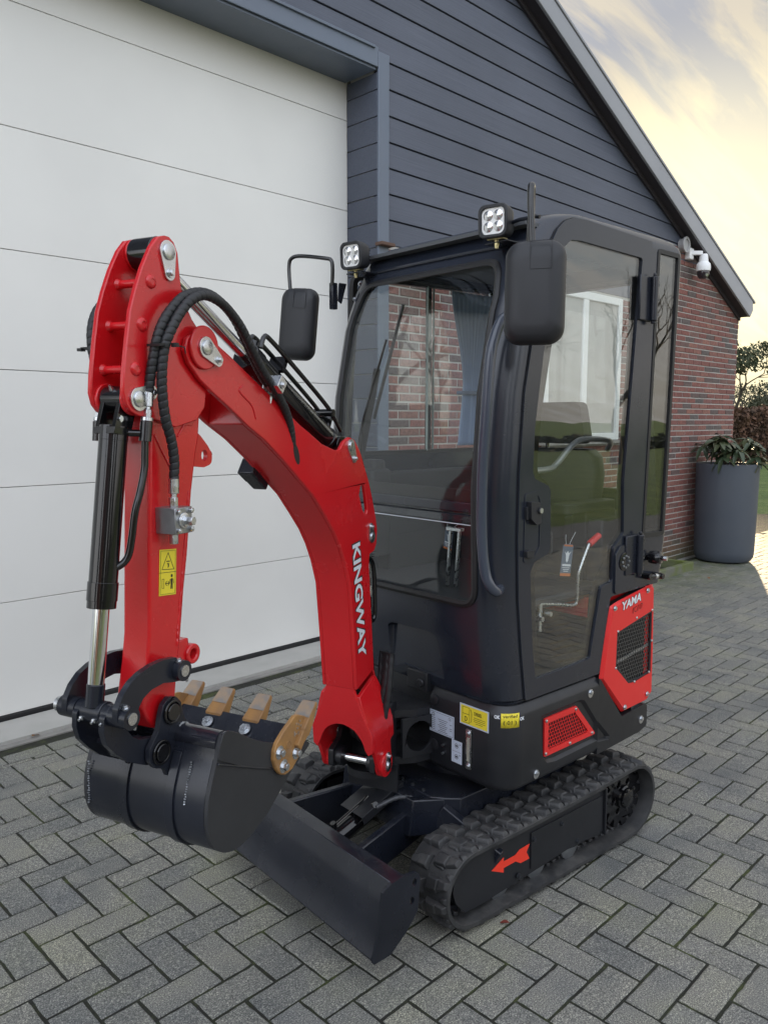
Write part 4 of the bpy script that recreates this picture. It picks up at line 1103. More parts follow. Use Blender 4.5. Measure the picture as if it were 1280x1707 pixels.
# grille insert in the skirt
def honeycomb(mb, poly, cell, put, th=.0016, dp=.003):
    """net of hexagonal cells clipped to a polygon: each rib a thin three-sided bar; put maps (x, z, depth) to 3-D"""
    xs = [p[0] for p in poly]; zs_ = [p[1] for p in poly]; a = cell/math.sqrt(3)
    seen = set(); nx = int((max(xs)-min(xs))/cell)+3; nz = int((max(zs_)-min(zs_))/(1.5*a))+3
    for r_ in range(-1, nz):
        for c_ in range(-1, nx):
            cx = min(xs)+(c_+.5*(r_ % 2))*cell; cz = min(zs_)+r_*1.5*a
            for k in range(3):
                t0, t1 = R(30+60*k), R(90+60*k)
                p, q = (cx+a*math.cos(t0), cz+a*math.sin(t0)), (cx+a*math.cos(t1), cz+a*math.sin(t1))
                mx_, mz = (p[0]+q[0])/2, (p[1]+q[1])/2
                if not inside(mx_, mz, poly): continue
                dx, dz = q[0]-p[0], q[1]-p[1]; l = math.hypot(dx, dz); nx_, nz_ = -dz/l*th, dx/l*th
                e = .12
                p = (p[0]-dx*e, p[1]-dz*e); q = (q[0]+dx*e, q[1]+dz*e)
                V = [put(p[0]+nx_, p[1]+nz_, 0), put(p[0]-nx_, p[1]-nz_, 0), put(q[0]-nx_, q[1]-nz_, 0), put(q[0]+nx_, q[1]+nz_, 0),
                     put(p[0], p[1], dp), put(q[0], q[1], dp)]
                mb.faces(V, [(0, 1, 2, 3), (0, 3, 5, 4), (1, 4, 5, 2)])
sg = roundpoly([(1.390, .622), (1.570, .623), (1.690, .494), (1.690, .488), (1.392, .487)], .006, 3)
sm = roundpoly([(1.412, .603), (1.562, .603), (1.645, .514), (1.645, .506), (1.412, .507)], .008, 3)
g = MB(); g.py([sg, sm], -.970, -.9635); gri = obj('side_grille', g, REDP, ex, FU, bevel=.0012)
g = MB(); honeycomb(g, sm, .0145, lambda x, z, d: (x, -.9672+d, z)); obj('grille_mesh', g, REDP, gri, FU, smooth=0, kind='stuff')
g = MB(); g.py([sm], -.9639, -.9637); obj('grille_backing', g, GASK, gri, FU)
g = MB()
for x, z in ((1.3985, .612), (1.566, .612), (1.672, .4975), (1.537, .4965), (1.3995, .497)): g.lathe([(.006, 0), (.0055, .003), (.003, .0042), (.0005, .0044)], (x, -.970, z), (0, -1, 0), 14)
obj('grille_screws', g, ZINC, gri, FU)
g = MB()
for x, z in ((1.6468, .6558), (1.9974, .4687), (1.3427, .4492)): bolt(g, (x, -.9752, z), (0, -1, 0), .008, .008); g.lathe([(.0145, 0), (.0145, .0015), (.009, .002), (.001, .002)], (x, -.9751, z-.006), (0, -1, 0), 18)
obj('body_bolts', g, ZINC, lb, FU)

# rear side panel, red, with its own grille
rp = roundpoly([(1.770, .945), (1.822, .957), (2.052, .988), (2.062, .980), (2.074, .735), (2.076, .557), (2.036, .527), (1.872, .522), (1.716, .684), (1.745, .84)], [.012, .01, .012, .01, .02, .012, .012, .012, .008, .04], 4)
rg = roundpoly([(1.8071, .8433), (2.049, .888), (2.0561, .640), (1.9415, .627), (1.8965, .631), (1.8048, .7113)], .006, 3)
rp_o = MB()
o1 = rp; o2 = inset(rp, .010)
rp_o.prism([o2, rg], lambda a, b_: (a, -.975, b_), lambda a, b_: (a, -.9715, b_))
# sloping border from the panel face back to the body, returned to the rear corner
for i in range(len(o1)):
    j = (i+1) % len(o1)
    rp_o.faces([(o1[i][0], -.962, o1[i][1]), (o1[j][0], -.962, o1[j][1]), (o2[j][0], -.975, o2[j][1]), (o2[i][0], -.975, o2[i][1])], [(0, 1, 2, 3)])
rpo = obj('rear_side_panel', rp_o, REDP, ex, FU)
g = MB()
secs = []
for z in (.53, .56, .735, .94, .985):
    e = .0 if z > .54 else .03
    Pc = [(2.02, -.9615), (2.02+.02, -.9615)]+arc(2.02+.03, -.9615+.07, .07, -90, 0, 8)+[(2.12, -.80), (2.12, -.10), (2.02, -.07)]
    secs.append([(a, b_, z) for a, b_ in Pc])
g.loft(secs); g.box((1.90, -.50, .76), (.36, .84, .43)); obj('engine_cover', g, REDP, ex, FU, bevel=.003)
g = MB(); g.py([inset(rp, .004)], -.9612, -.935); obj('panel_backing', g, GASK, rpo, FU)
g = MB(); honeycomb(g, inset(rg, .004), .0165, lambda x, z, d: (x, -.9690+d, z), .0017); obj('grille_mesh', g, mat('grille_black', (.16, .165, .17), .35, metal=.85), rpo, FU, smooth=0, kind='stuff')
rgr = [(1.8071, .8433), (2.049, .888), (2.0561, .640), (1.9415, .627), (1.8965, .631), (1.8048, .7113)]
rim = MB(); rim.py([inset(rgr, -.001), inset(rgr, .008)], -.9735, -.968); obj('grille_rim', rim, PLAS, rpo, FU, bevel=.001)
g = MB()
for a, b_ in (((1.81, .845), (2.048, .890)), ((1.81, .725), (2.052, .755))): g.beam((a[0], -.966, a[1]), (b_[0], -.966, b_[1]), .004, .012)
obj('grille_bars', g, ZINCD, rpo, FU)
g = MB()
for x, z in ((2.0073, .9720), (1.7848, .938), (2.0325, .5593), (1.8746, .5448)): bolt(g, (x, -.976, z), (0, -1, 0), .007, .006)
for x, z in ((1.9374, .8773), (1.8119, .8465), (2.0478, .889), (2.0523, .7673), (1.8049, .7094), (2.0412, .6444), (1.9388, .6285)): g.lathe([(.0055, 0), (.005, .003), (.003, .0042), (.0005, .0044)], (x, -.974, z), (0, -1, 0), 14)
obj('panel_bolts', g, ZINC, rpo, FU)
YM = mat('yama_white', (.75, .78, .80), .4)
text('panel_lettering', 'YAMA', PRB, rpo, FU, (1.824, -.9755, .918), (1, 0, .155), (.12, 0, 1), .142, .037, .055, .0004)
text('panel_lettering', 'YAMA', YM, rpo, FU, (1.827, -.9755, .920), (1, 0, .155), (.12, 0, 1), .136, .033, .03, .0009)
text('panel_lettering', 'K10', PRB, rpo, FU, (1.905, -.9755, .899), (1, 0, .155), (.18, 0, 1), .068, .022, .03, .0010)
text('panel_lettering', 'K10', REDP, rpo, FU, (1.907, -.9755, .901), (1, 0, .155), (.18, 0, 1), .064, .018, .0, .0014)

# ---------------------------------------------------------------- cab shell
Fz = [(.70, 1.195), (.72, 1.187), (.90, 1.165), (1.10, 1.150), (1.40, 1.142), (1.70, 1.165), (1.95, 1.215), (2.10, 1.270), (2.20, 1.325), (2.25, 1.375), (2.275, 1.425), (2.288, 1.50)]
def F_(z):
    for (a, b_), (c_, d) in zip(Fz, Fz[1:]):
        if z <= c_: t_ = (z-a)/(c_-a); return b_+(d-b_)*t_
    return Fz[-1][1]
Rz = [(.98, 2.150), (1.15, 2.183), (1.85, 2.208), (2.23, 2.222), (2.262, 2.212), (2.288, 2.15)]
def R_(z):
    if z < .985: return 1.752
    for (a, b_), (c_, d) in zip(Rz, Rz[1:]):
        if z <= c_: t_ = max(0, (z-a)/(c_-a)); return b_+(d-b_)*t_
    return Rz[-1][1]
def cab_sec(z, t_=0., n=8):
    ins = 0
    if z > 2.235: q = min(1, (z-2.235)/.053); ins = .042*(1-math.sqrt(max(0, 1-q*q)))
    if z < .712: ins = .010
    y0, y1 = -.958+ins+t_, -.072-ins-t_
    rf = max(.095-t_*.7, .02); rr_ = max(.05-t_, .01)
    return [(a, b_, z) for a, b_ in rrect(F_(z)+t_, R_(z)-t_-(ins*.5), y0, y1, (rf, rr_, rr_, rf), n)]
zl = [.698, .704, .713, .80, .90, .976, .986, 1.05, 1.15, 1.28, 1.40, 1.55, 1.70, 1.83, 1.95, 2.03, 2.10, 2.15, 2.20, 2.235, 2.25, 2.262, 2.272, 2.280, 2.286, 2.288]
sh = MB(); sh.loft([cab_sec(z) for z in zl])
TH = .038
zi = [.74, .80, .90, 1.022, 1.03, 1.15, 1.28, 1.40, 1.55, 1.70, 1.83, 1.95, 2.03, 2.10, 2.15, 2.20, 2.235]
cav = MB(); cav.loft([cab_sec(z, TH) for z in zi])
bmesh.ops.recalc_face_normals(sh.b, faces=sh.b.faces)
me = bpy.data.meshes.new('cab'); sh.b.to_mesh(me); sh.b.free()
# windscreen opening follows the lean of the front
ws = roundpoly([(-.868, 1.018), (-.868, 1.30), (-.868, 2.00), (-.840, 2.125), (-.18, 2.125), (-.155, 2.00), (-.155, 1.30), (-.155, 1.018)], [.07, 0, .0, .10, .10, 0, 0, .07], 8)
cW = MB(); cW.px([ws], .95, 1.42)
dopen = roundpoly([(1.398, 2.222), (1.935, 2.222), (1.935, 1.40), (1.90, 1.20), (1.86, 1.04), (1.70, 1.0), (1.685, .76), (1.315, .755), (1.29, .95), (1.262, 1.30), (1.275, 1.70), (1.318, 2.05)], [.14, .03, 0, .02, .03, .02, .03, .03, 0, 0, 0, .05], 5)
cD = MB(); cD.py([dopen], -1.1, -.90)
rwo = roundpoly([(2.018, 2.235), (2.172, 2.235), (2.160, 1.80), (2.136, 1.175), (1.985, 1.18), (2.005, 1.75)], .014, 4)
cR = MB(); cR.py([rwo], -1.1, -.90)
fwo = roundpoly([(1.30, 2.175), (2.12, 2.20), (2.12, 1.475), (1.26, 1.475)], .05, 5)
cF = MB(); cF.py([fwo], -.14, .1)
bwo = roundpoly([(-.84, 2.17), (-.20, 2.17), (-.20, 1.32), (-.84, 1.32)], .05, 5)
cB = MB(); cB.px([bwo], 2.10, 2.4)
# storage pocket pressed into the lower front
pk = roundpoly([(-.432, .882), (-.455, .893), (-.646, .897), (-.680, .885), (-.703, .732), (-.50, .742), (-.432, .712)], [.02, .01, .02, .03, .01, .01, .01], 5)
cP = MB(); cP.loft([[(1.02, a, b_) for a, b_ in pk], [(1.18, a, b_) for a, b_ in pk], [(1.198, a, b_) for a, b_ in inset(pk, -.010)]][:2]+[[(1.192, a, b_) for a, b_ in inset(pk, .006)]])
bmesh.ops.recalc_face_normals(cav.b, faces=cav.b.faces)
me = boolean(me, [cav, cW, cD, cR, cF, cB, cP])
cab = obj('cab', me, CAB, ex, FU)
# pressed bead above the windscreen
g = MB(); g.tube(smooth_path([(F_(2.165)-.002, -.84, 2.165), (F_(2.168)-.004, -.70, 2.168), (F_(2.168)-.004, -.30, 2.168), (F_(2.165)-.002, -.17, 2.165)], 8), .007, 10); obj('brow_bead', g, CAB, cab, FU)
# windscreen seal and glass
def front_pt(y, z, o=0): return (F_(z)+o, y, z)
def frontstrip(mb, loop, w, o, h=.008):
    """flat rubber profile of width w following a closed loop on the front"""
    inn = inset(loop, w); n = len(loop)
    rows = [[mb.b.verts.new(front_pt(*loop[i], o+.006)), mb.b.verts.new(front_pt(*loop[i], o-h*.5)), mb.b.verts.new(front_pt(*((loop[i][0]+inn[i][0])/2, (loop[i][1]+inn[i][1])/2), o-h)), mb.b.verts.new(front_pt(*inn[i], o-h*.5)), mb.b.verts.new(front_pt(*inn[i], o+.006))] for i in range(n)]
    for i in range(n):
        a, c_ = rows[i], rows[(i+1) % n]
        for k in range(4): mb.b.faces.new((a[k], a[k+1], c_[k+1], c_[k]))
def dens(p, step=.05):
    out = []
    for i in range(len(p)):
        a, b_ = Vector(p[i]), Vector(p[(i+1) % len(p)]); n = max(1, int((b_-a).length/step))
        for k in range(n): out.append(tuple(a.lerp(b_, k/n)))
    return out
g = MB(); frontstrip(g, dens(inset(ws, -.006)), .022, -.001, .010); obj('windscreen_seal', g, GASK, cab, FU)
def glass_sheet(mb, loop, o, th=.005):
    """pane following the curved front: strips between horizontal levels"""
    z0, z1 = min(p[1] for p in loop), max(p[1] for p in loop); N_z = 26; rows = []
    def span(z):
        xs = []
        for i in range(len(loop)):
            a, b_ = loop[i], loop[(i+1) % len(loop)]
            if (a[1]-z)*(b_[1]-z) <= 0 and abs(a[1]-b_[1]) > 1e-9: xs.append(a[0]+(b_[0]-a[0])*(z-a[1])/(b_[1]-a[1]))
        return min(xs), max(xs)
    F0, F1 = [], []
    for k in range(N_z+1):
        z = z0+.0004+(z1-z0-.0008)*k/N_z; a, b_ = span(z)
        F0.append([mb.b.verts.new(front_pt(y, z, o)) for y in (a, b_)]); F1.append([mb.b.verts.new(front_pt(y, z, o+th)) for y in (a, b_)])
    for k in range(N_z):
        mb.b.faces.new((F0[k][0], F0[k][1], F0[k+1][1], F0[k+1][0])); mb.b.faces.new((F1[k][1], F1[k][0], F1[k+1][0], F1[k+1][1]))
        mb.b.faces.new((F0[k][0], F0[k+1][0], F1[k+1][0], F1[k][0])); mb.b.faces.new((F0[k][1], F1[k][1], F1[k+1][1], F0[k+1][1]))
    mb.b.faces.new((F0[0][0], F1[0][0], F1[0][1], F0[0][1])); mb.b.faces.new((F0[-1][0], F0[-1][1], F1[-1][1], F1[-1][0]))
wi = inset(ws, .012)
upper = [p for p in wi if p[1] > 1.33]; 
zsplit = 1.325
def clip_above(loop, z0):
    out = []
    for i in range(len(loop)):
        a, b_ = loop[i], loop[(i+1) % len(loop)]
        if a[1] >= z0: out.append(a)
        if (a[1]-z0)*(b_[1]-z0) < 0: t_ = (z0-a[1])/(b_[1]-a[1]); out.append((a[0]+(b_[0]-a[0])*t_, z0))
    return out
def clip_below(loop, z0): return [(a, -b_) for a, b_ in clip_above([(a, -b_) for a, b_ in loop], -z0)]
g = MB(); glass_sheet(g, clip_above(wi, 1.318), .004); obj('windscreen', g, GLT, cab, FU, smooth=60)
g = MB(); glass_sheet(g, clip_below(wi, 1.312), .008); obj('lower_windscreen', g, GLT, cab, FU, smooth=60)
g = MB()
for k in range(20):
    pass
g.box((1.160, -.512, 1.338), (.016, .69, .034)); g.box((1.170, -.512, 1.300), (.022, .69, .030)); obj('windscreen_bar', g, CAB, cab, FU, bevel=.005)
g = MB(); g.box((1.168, -.512, 1.372), (.004, .68, .045)); obj('lower_band', g, GASK, cab, FU)
g = MB(); g.box((1.150, -.60, 1.2835), (.003, .50, .0022)); obj('glass_edge', g, WHT, cab, FU)

# near-side door
door_o = roundpoly([(1.318, 2.060), (1.372, 2.170), (1.400, 2.212), (1.438, 2.243), (1.485, 2.259), (1.56, 2.263), (1.9635, 2.254), (1.9640, 1.40), (1.945, 1.20), (1.93, .9985), (1.769, .979), (1.714, .7065), (1.290, .7065), (1.264, .88), (1.243, 1.05), (1.234, 1.25), (1.236, 1.45), (1.2536, 1.70), (1.2844, 1.853)],
                   [.2, .1, .05, .05, .06, .03, .008, 0, .05, .01, .01, .01, .012, .1, .1, .2, .2, .2, .2], 4)
dgl = roundpoly([(1.362, 1.95), (1.395, 2.13), (1.47, 2.188), (1.52, 2.193), (1.901, 2.188), (1.878, 1.95), (1.832, 1.40), (1.842, 1.205), (1.780, 1.160), (1.776, 1.036), (1.709, 1.028), (1.650, .775), (1.341, .769), (1.322, .865), (1.300, 1.130), (1.318, 1.162), (1.392, 1.182), (1.403, 1.20), (1.397, 1.385), (1.385, 1.405), (1.312, 1.432), (1.302, 1.455), (1.308, 1.60)],
                [.1, .06, .04, .03, .012, 0, .02, .02, .02, .012, .015, .012, .01, 0, .015, .02, .012, .01, .02, .015, .015, .02, .1], 4)
dcl = roundpoly([(1.412, 1.92), (1.432, 2.09), (1.47, 2.132), (1.53, 2.140), (1.835, 2.134), (1.849, 2.10), (1.838, 1.80), (1.814, 1.44), (1.815, 1.225), (1.80, 1.195), (1.735, 1.115), (1.678, 1.050), (1.624, .825), (1.60, .811), (1.388, .817), (1.366, .836), (1.336, 1.108), (1.352, 1.140), (1.415, 1.172), (1.424, 1.20), (1.412, 1.38), (1.397, 1.41), (1.345, 1.445), (1.338, 1.47), (1.352, 1.63)],
                [.1, .04, .03, .04, .02, .02, .1, .02, .02, .02, .03, .02, .02, .02, .02, .02, .015, .02, .02, .02, .02, .02, .02, .03, .1], 4)
g = MB(); g.py([door_o, dgl], -.9655, -.935); dr = obj('cab_door', g, CAB, ex, FU, bevel=.0025)
g = MB(); g.py([inset(door_o, -.0022), inset(door_o, .006)], -.9600, -.956); obj('door_seal', g, GASK, dr, FU)
g = MB(); g.py([inset(dgl, .0005)], -.9585, -.9535); dg_ = obj('door_glass', g, GL, dr, FU)
g = MB(); g.py([inset(dgl, .001), dcl], -.9533, -.9520); obj('printed_border', g, mat('glass_border', (.006, .006, .006), .7, spec=.1), dg_, FU)
g = MB()
g.py([roundpoly([(1.272, 1.362), (1.318, 1.357), (1.328, 1.292), (1.305, 1.284), (1.276, 1.306)], .006, 3)], -.985, -.9655)
g.py([roundpoly([(1.262, 1.345), (1.274, 1.345), (1.274, 1.305), (1.262, 1.305)], .003, 2)], -.976, -.9655)
g.cyl((1.3165, -.985, 1.331), (1.3165, -.990, 1.331), .011, n=18)
hnd = obj('door_handle', g, PLAS, dr, FU, bevel=.0015)
g = MB(); g.py([roundpoly([(1.262, 1.206), (1.296, 1.204), (1.300, 1.180), (1.262, 1.184)], .005, 3)], -.981, -.9655); obj('pull_stop', g, PLAS, dr, FU, bevel=.0015)
g = MB(); g.cyl((1.3165, -.990, 1.331), (1.3165, -.9925, 1.331), .0085, n=18); obj('lock', g, ZINC, hnd, FU)
g = MB(); g.py([roundpoly([(1.262, 1.385), (1.335, 1.395), (1.350, 1.36), (1.350, 1.20), (1.320, 1.165), (1.262, 1.165)], .012, 4), roundpoly([(1.268, 1.37), (1.33, 1.378), (1.340, 1.355), (1.340, 1.21), (1.312, 1.178), (1.268, 1.178)], .010, 4)], -.968, -.9655); obj('handle_recess', g, CAB, dr, FU, bevel=.001)
# hinges
for z0, z1, x in ((1.972, 2.128, 1.955), (1.05, 1.195, 1.925)):
    g = MB(); g.cyl((x, -.985, z0), (x, -.985, z1), .0135, n=18); g.box((x-.042, -.972, (z0+z1)/2), (.075, .010, z1-z0)); g.box((x+.020, -.971, (z0+z1)/2), (.038, .012, z1-z0)); g.cyl((x, -.985, z0-.01), (x, -.985, z0), .009, n=12); g.cyl((x, -.985, z1), (x, -.985, z1+.012), .006, n=12)
    h_ = obj('hinge', g, BLK, dr, FU, bevel=.003)
    g = MB()
    for q in range(3): bolt(g, (x+.033, -.9775, z0+.025+q*(z1-z0-.05)/2), (0, -1, 0), .006, .006)
    obj('hinge_bolts', g, mat('dark_bolt', (.1, .1, .1)), h_, FU)
# raised hinge plate with the round vent, and the two door catches behind
g = MB(); g.py([roundpoly([(1.787, 1.03), (1.784, 1.135), (1.815, 1.163), (1.868, 1.166), (1.91, 1.166), (1.91, 1.06), (1.93, 1.0), (1.787, .985)], .02, 4)], -.972, -.9655); hpz = obj('hinge_plate', g, CAB, dr, FU, bevel=.003)
g = MB(); g.lathe([(.034, 0), (.034, .003), (.029, .004), (.001, .004)], (1.8420, -.972, 1.103), (0, -1, 0), 28); vt = obj('vent', g, BLKG, hpz, FU)
g = MB()
for q in range(8):
    a = q*math.pi/4; bolt(g, (1.842+.021*math.cos(a), -.976, 1.103+.021*math.sin(a)), (0, -1, 0), .0045, .005, False)
obj('vent_screws', g, ZINCD, vt, FU)
g = MB(); g.lathe([(.015, 0), (.015, .010), (.024, .014), (.026, .040), (.022, .056), (.010, .060), (.010, .066), (.001, .067)], (2.02, -.958, 1.100), (.15, -1, 0), 24); c1 = obj('door_catch', g, BLKG, cab, FU)
g = MB(); g.cyl((2.03, -1.024, 1.100), (2.032, -1.036, 1.100), .009); g.cyl((1.97, -.962, 1.107), (1.97, -.975, 1.107), .010, n=6); obj('catch_pin', g, ZINC, c1, FU)
g = MB(); g.cyl((2.00, -.958, 1.028), (2.00, -.992, 1.028), .012); g.cyl((2.00, -.985, 1.028), (2.07, -.992, 1.022), .008); g.cyl((2.07, -.958, 1.022), (2.07, -1.004, 1.022), .014, .011); obj('door_stay', g, BLKG, cab, FU, bevel=.001)
g = MB(); g.cyl((2.03, -.988, 1.026), (2.045, -.989, 1.0245), .0105, n=12); obj('stay_nut', g, ZINC, cab, FU)

# rear quarter window, far side windows, rear window
g = MB(); g.py([inset(rwo, -.004), inset(rwo, .012)], -.9605, -.950); obj('rear_quarter_seal', g, GASK, cab, FU, bevel=.001)
g = MB(); g.py([inset(rwo, .002)], -.9545, -.9500); rq = obj('rear_quarter_window', g, GL, cab, FU)
g = MB(); g.py([inset(rwo, .003), roundpoly(inset(rwo, .028), .01, 2)], -.9497, -.9487); obj('printed_border', g, MATS['glass_border'], rq, FU)
g = MB(); g.py([inset(fwo, -.006), inset(fwo, .016)], -.090, -.066); obj('far_window_seal', g, GASK, cab, FU, bevel=.001)
for k, (x0, x1, y) in enumerate(((1.275, 1.745, -.076), (1.700, 2.11, -.085))):
    z1 = 2.165 if k == 0 else 2.18
    g = MB(); P = roundpoly([(x0, 1.485), (x1, 1.485), (x1, z1), (x0+(.03 if k == 0 else 0), z1)], [.03 if k == 0 else .002, .002 if k == 0 else .03, .002 if k == 0 else .03, .03 if k == 0 else .002], 3)
    g.py([P], y-.0025, y+.0025); obj('sliding_pane', g, GL, cab, FU)
g = MB(); g.box((1.722, -.072, 1.83), (.030, .008, .69)); obj('window_post', g, BLKG, cab, FU, bevel=.001)
g = MB(); g.box((1.70, -.0885, 1.83), (.003, .009, .69)); g.box((1.745, -.0795, 1.83), (.003, .009, .69)); obj('pane_edges', g, mat('pane_edge', (.35, .42, .40), .3), cab, FU)
g = MB(); g.px([inset(bwo, .002)], 2.186, 2.191); obj('rear_window', g, GL, cab, FU)
g = MB(); g.px([inset(bwo, -.006), inset(bwo, .014)], 2.176, 2.212); obj('rear_window_seal', g, GASK, cab, FU)

# inside the cab: trim, seat, arm rests, consoles, levers
TRIMI = mat('interior_trim', (.030, .031, .034), .65, bump=.1, bscale=300)
g = MB(); g.box((1.68, -.515, 1.000), (.94, .78, .03)); g.box((1.99, -.50, 1.12), (.34, .78, .26)); g.box((1.75, -.145, 1.20), (.70, .07, .42)); obj('cab_floor', g, TRIMI, cab, FU, bevel=.008)
g = MB(); g.box((1.50, -.515, .98), (.44, .74, .02)); obj('foot_mat', g, GASK, cab, FU)
st_ = MB()
st_.loft([[(a, b_, z) for a, b_ in rrect(1.70, 2.06, -.72, -.32, .05, 4)] for z in (1.16, 1.175, 1.26, 1.28)]+[[(a, b_, 1.29) for a, b_ in rrect(1.72, 2.04, -.70, -.34, .05, 4)]])
seat = obj('seat', st_, SEATM, cab, FU, bevel=.01)
g = MB(); g.loft([[(x+(z-1.25)*.16, y, z) for x, y in rrect(2.00, 2.08, -.725+i_, -.315-i_, .03, 4)] for z, i_ in ((1.27, .02), (1.30, 0), (1.40, .0), (1.47, .02), (1.50, .06))]); obj('backrest', g, SEATM, seat, FU, bevel=.008)
g = MB()
hpo = roundpoly([(-.650, 1.520), (-.665, 1.545), (-.635, 1.690), (-.400, 1.690), (-.370, 1.545), (-.385, 1.520)], .035, 6)
g.px([hpo], 2.02, 2.075); obj('headrest', g, SEATM, seat, FU, bevel=.014, seg=4)
g = MB(); g.cyl((2.055, -.58, 1.48), (2.05, -.58, 1.54), .008); g.cyl((2.055, -.46, 1.48), (2.05, -.46, 1.54), .008); obj('headrest_posts', g, CHR, seat, FU)
g = MB(); g.tube(smooth_path([(1.42, -.80, 1.44), (1.60, -.80, 1.442), (1.66, -.795, 1.46), (1.76, -.79, 1.525), (1.84, -.79, 1.545), (2.02, -.78, 1.535), (2.07, -.74, 1.50)], 8), .011, 10); obj('arm_rail', g, mat('grey_rail', (.30, .31, .32), .3, metal=.5), cab, FU)
g = MB(); g.loft([[(a, b_, z) for a, b_ in rrect(1.66, 2.00, -.84, -.76, .03, 4)] for z in (1.275, 1.285, 1.305, 1.312)]); g.box((1.90, -.80, 1.14), (.20, .06, .27)); obj('armrest', g, SEATM, cab, FU, bevel=.004)
g = MB(); g.box((1.54, -.80, 1.18), (.12, .08, .10)); lvc = obj('side_console', g, TRIMI, cab, FU, bevel=.02)
g = MB(); g.tube(smooth_path([(1.56, -.80, 1.22), (1.54, -.80, 1.30), (1.52, -.79, 1.36)], 6), .008); g.lathe([(.016, 0), (.020, .03), (.018, .08), (.010, .095), (.001, .097)], (1.52, -.79, 1.35), (-.15, 0, 1), 16); obj('joystick', g, PLAS, lvc, FU)
g = MB(); g.tube(smooth_path([(1.44, -.90, .995), (1.53, -.902, .98), (1.60, -.905, .966), (1.636, -.908, .965), (1.643, -.91, .985), (1.642, -.912, 1.05), (1.648, -.914, 1.09), (1.68, -.916, 1.15), (1.700, -.918, 1.183)], 10), .0055, 10)
sl = obj('safety_lever', g, ZINC, cab, FU)
g = MB(); g.cyl((1.695, -.918, 1.176), (1.748, -.924, 1.205), .0125, .0115, n=16); obj('red_grip', g, REDP, sl, FU, bevel=.003)
g = MB(); g.cyl((1.44, -.90, .90), (1.44, -.90, .995), .009); g.cyl((1.42, -.905, .95), (1.42, -.93, .95), .008); g.cyl((1.465, -.905, .96), (1.465, -.93, .96), .008); obj('lever_pivot', g, ZINC, sl, FU)
g = MB(); g.beam((1.345, -.557, 1.02), (1.325, -.590, 1.225), .010, .010, (1, 0, 0)); g.beam((1.345, -.598, 1.02), (1.325, -.632, 1.225), .010, .010, (1, 0, 0)); g.box((1.325, -.611, 1.232), (.02, .07, .012)); obj('travel_levers', g, ZINC, cab, FU, bevel=.001)
g = MB(); g.box((1.30, -.20, 1.26), (.10, .10, .34)); g.box((1.30, -.20, 1.44), (.06, .08, .05)); obj('display_column', g, TRIMI, cab, FU, bevel=.012)
g = MB(); g.box((1.70, -.515, 2.225), (.80, .80, .012)); obj('headliner', g, mat('headliner', (.10, .105, .11), .9), cab, FU)
# wiper on the windscreen
g = MB(); g.tube([(1.185, -.245, 1.33), (1.170, -.270, 1.55), (1.165, -.30, 1.62), (1.20, -.385, 1.90)], .0045, 8); g.beam((1.185, -.335, 1.62), (1.235, -.435, 2.02), .006, .012, (1, 0, 0)); g.cyl((1.17, -.245, 1.31), (1.135, -.245, 1.33), .014, n=14); g.tube([(1.172, -.262, 1.36), (1.166, -.290, 1.60)], .004, 6)
wp = obj('wiper', g, BLKG, cab, FU, bevel=.001)
g = MB(); g.beam((1.175, -.255, 1.42), (1.205, -.33, 1.80), .005, .030, (1, 0, 0)); g.cyl((1.19, -.22, 1.28), (1.145, -.22, 1.28), .022, n=18); obj('wiper_motor', g, PLAS, wp, FU)
# grab rail beside the windscreen
g = MB(); g.tube(smooth_path([(1.235, -.945, 1.93), (1.17, -.968, 1.925), (1.135, -.964, 1.905), (1.115, -.958, 1.86), (1.100, -.955, 1.80), (1.090, -.951, 1.65), (1.085, -.944, 1.46), (1.086, -.945, 1.27), (1.092, -.955, 1.16), (1.105, -.965, 1.115), (1.135, -.965, 1.092), (1.185, -.935, 1.088)], 8), .0165, 16); obj('grab_rail', g, RAILM, cab, FU, smooth=70)
# work lamps
def lamp(c, aim):
    c = Vector(c); q = Vector(aim).normalized(); rt_ = Vector((0, 0, 1)).cross(q).normalized(); u_ = q.cross(rt_)
    Mx = Matrix((rt_, u_, q)).transposed().to_4x4(); Mx.translation = c
    fr_ = FU @ Mx
    g = MB(); s1 = rrect(-.0475, .0475, -.0475, .0475, .021, 5)
    def sc(k, z): return [(a*k, b_*k, z) for a, b_ in s1]
    g.loft([sc(.70, -.045), sc(.90, -.035), sc(1.0, -.015), sc(1.04, .012), sc(1.04, .024), sc(.99, .027), sc(.84, .027), sc(.82, .014)]); lp = obj('work_lamp', g, PLAS, ex, fr_)
    g = MB(); g.loft([sc(.82, .0145), sc(.82, .020)]); obj('lamp_lens', g, LENS, lp, fr_)
    g = MB()
    for i in (-1, 1):
        for j in (-1, 1): g.lathe([(.0165, .0), (.0160, .0015), (.0105, .004), (.005, .0055), (.001, .006)], (i*.0165, j*.0165, .0195), (0, 0, 1), 20)
    obj('reflector', g, REFLR, lp, fr_)
    g = MB()
    for i in range(5): g.box((0, -.024+i*.012, -.050), (.06, .003, .018))
    obj('cooling_fins', g, PLAS, lp, fr_)
    g = MB(); g.box((0, -.050, -.008), (.055, .004, .030)); g.box((0, -.060, -.004), (.012, .03, .004)); g.cyl((0, -.050, -.005), (0, -.078, -.005), .005, n=10); g.cyl((0, -.062, -.005), (0, -.070, -.005), .008, n=6); obj('lamp_bracket', g, mat('yellow_zinc', (.55, .48, .26), .35, metal=1), lp, fr_)
lamp((1.228, -.176, 2.222), (-1, -.22, -.06)); lamp((1.225, -.862, 2.222), (-1, -.25, -.04))
g = MB(); g.box((1.285, -.176, 2.162), (.12, .09, .004)); g.box((1.285, -.862, 2.162), (.12, .09, .004)); obj('lamp_shelf', g, BLK, cab, FU, bevel=.001)
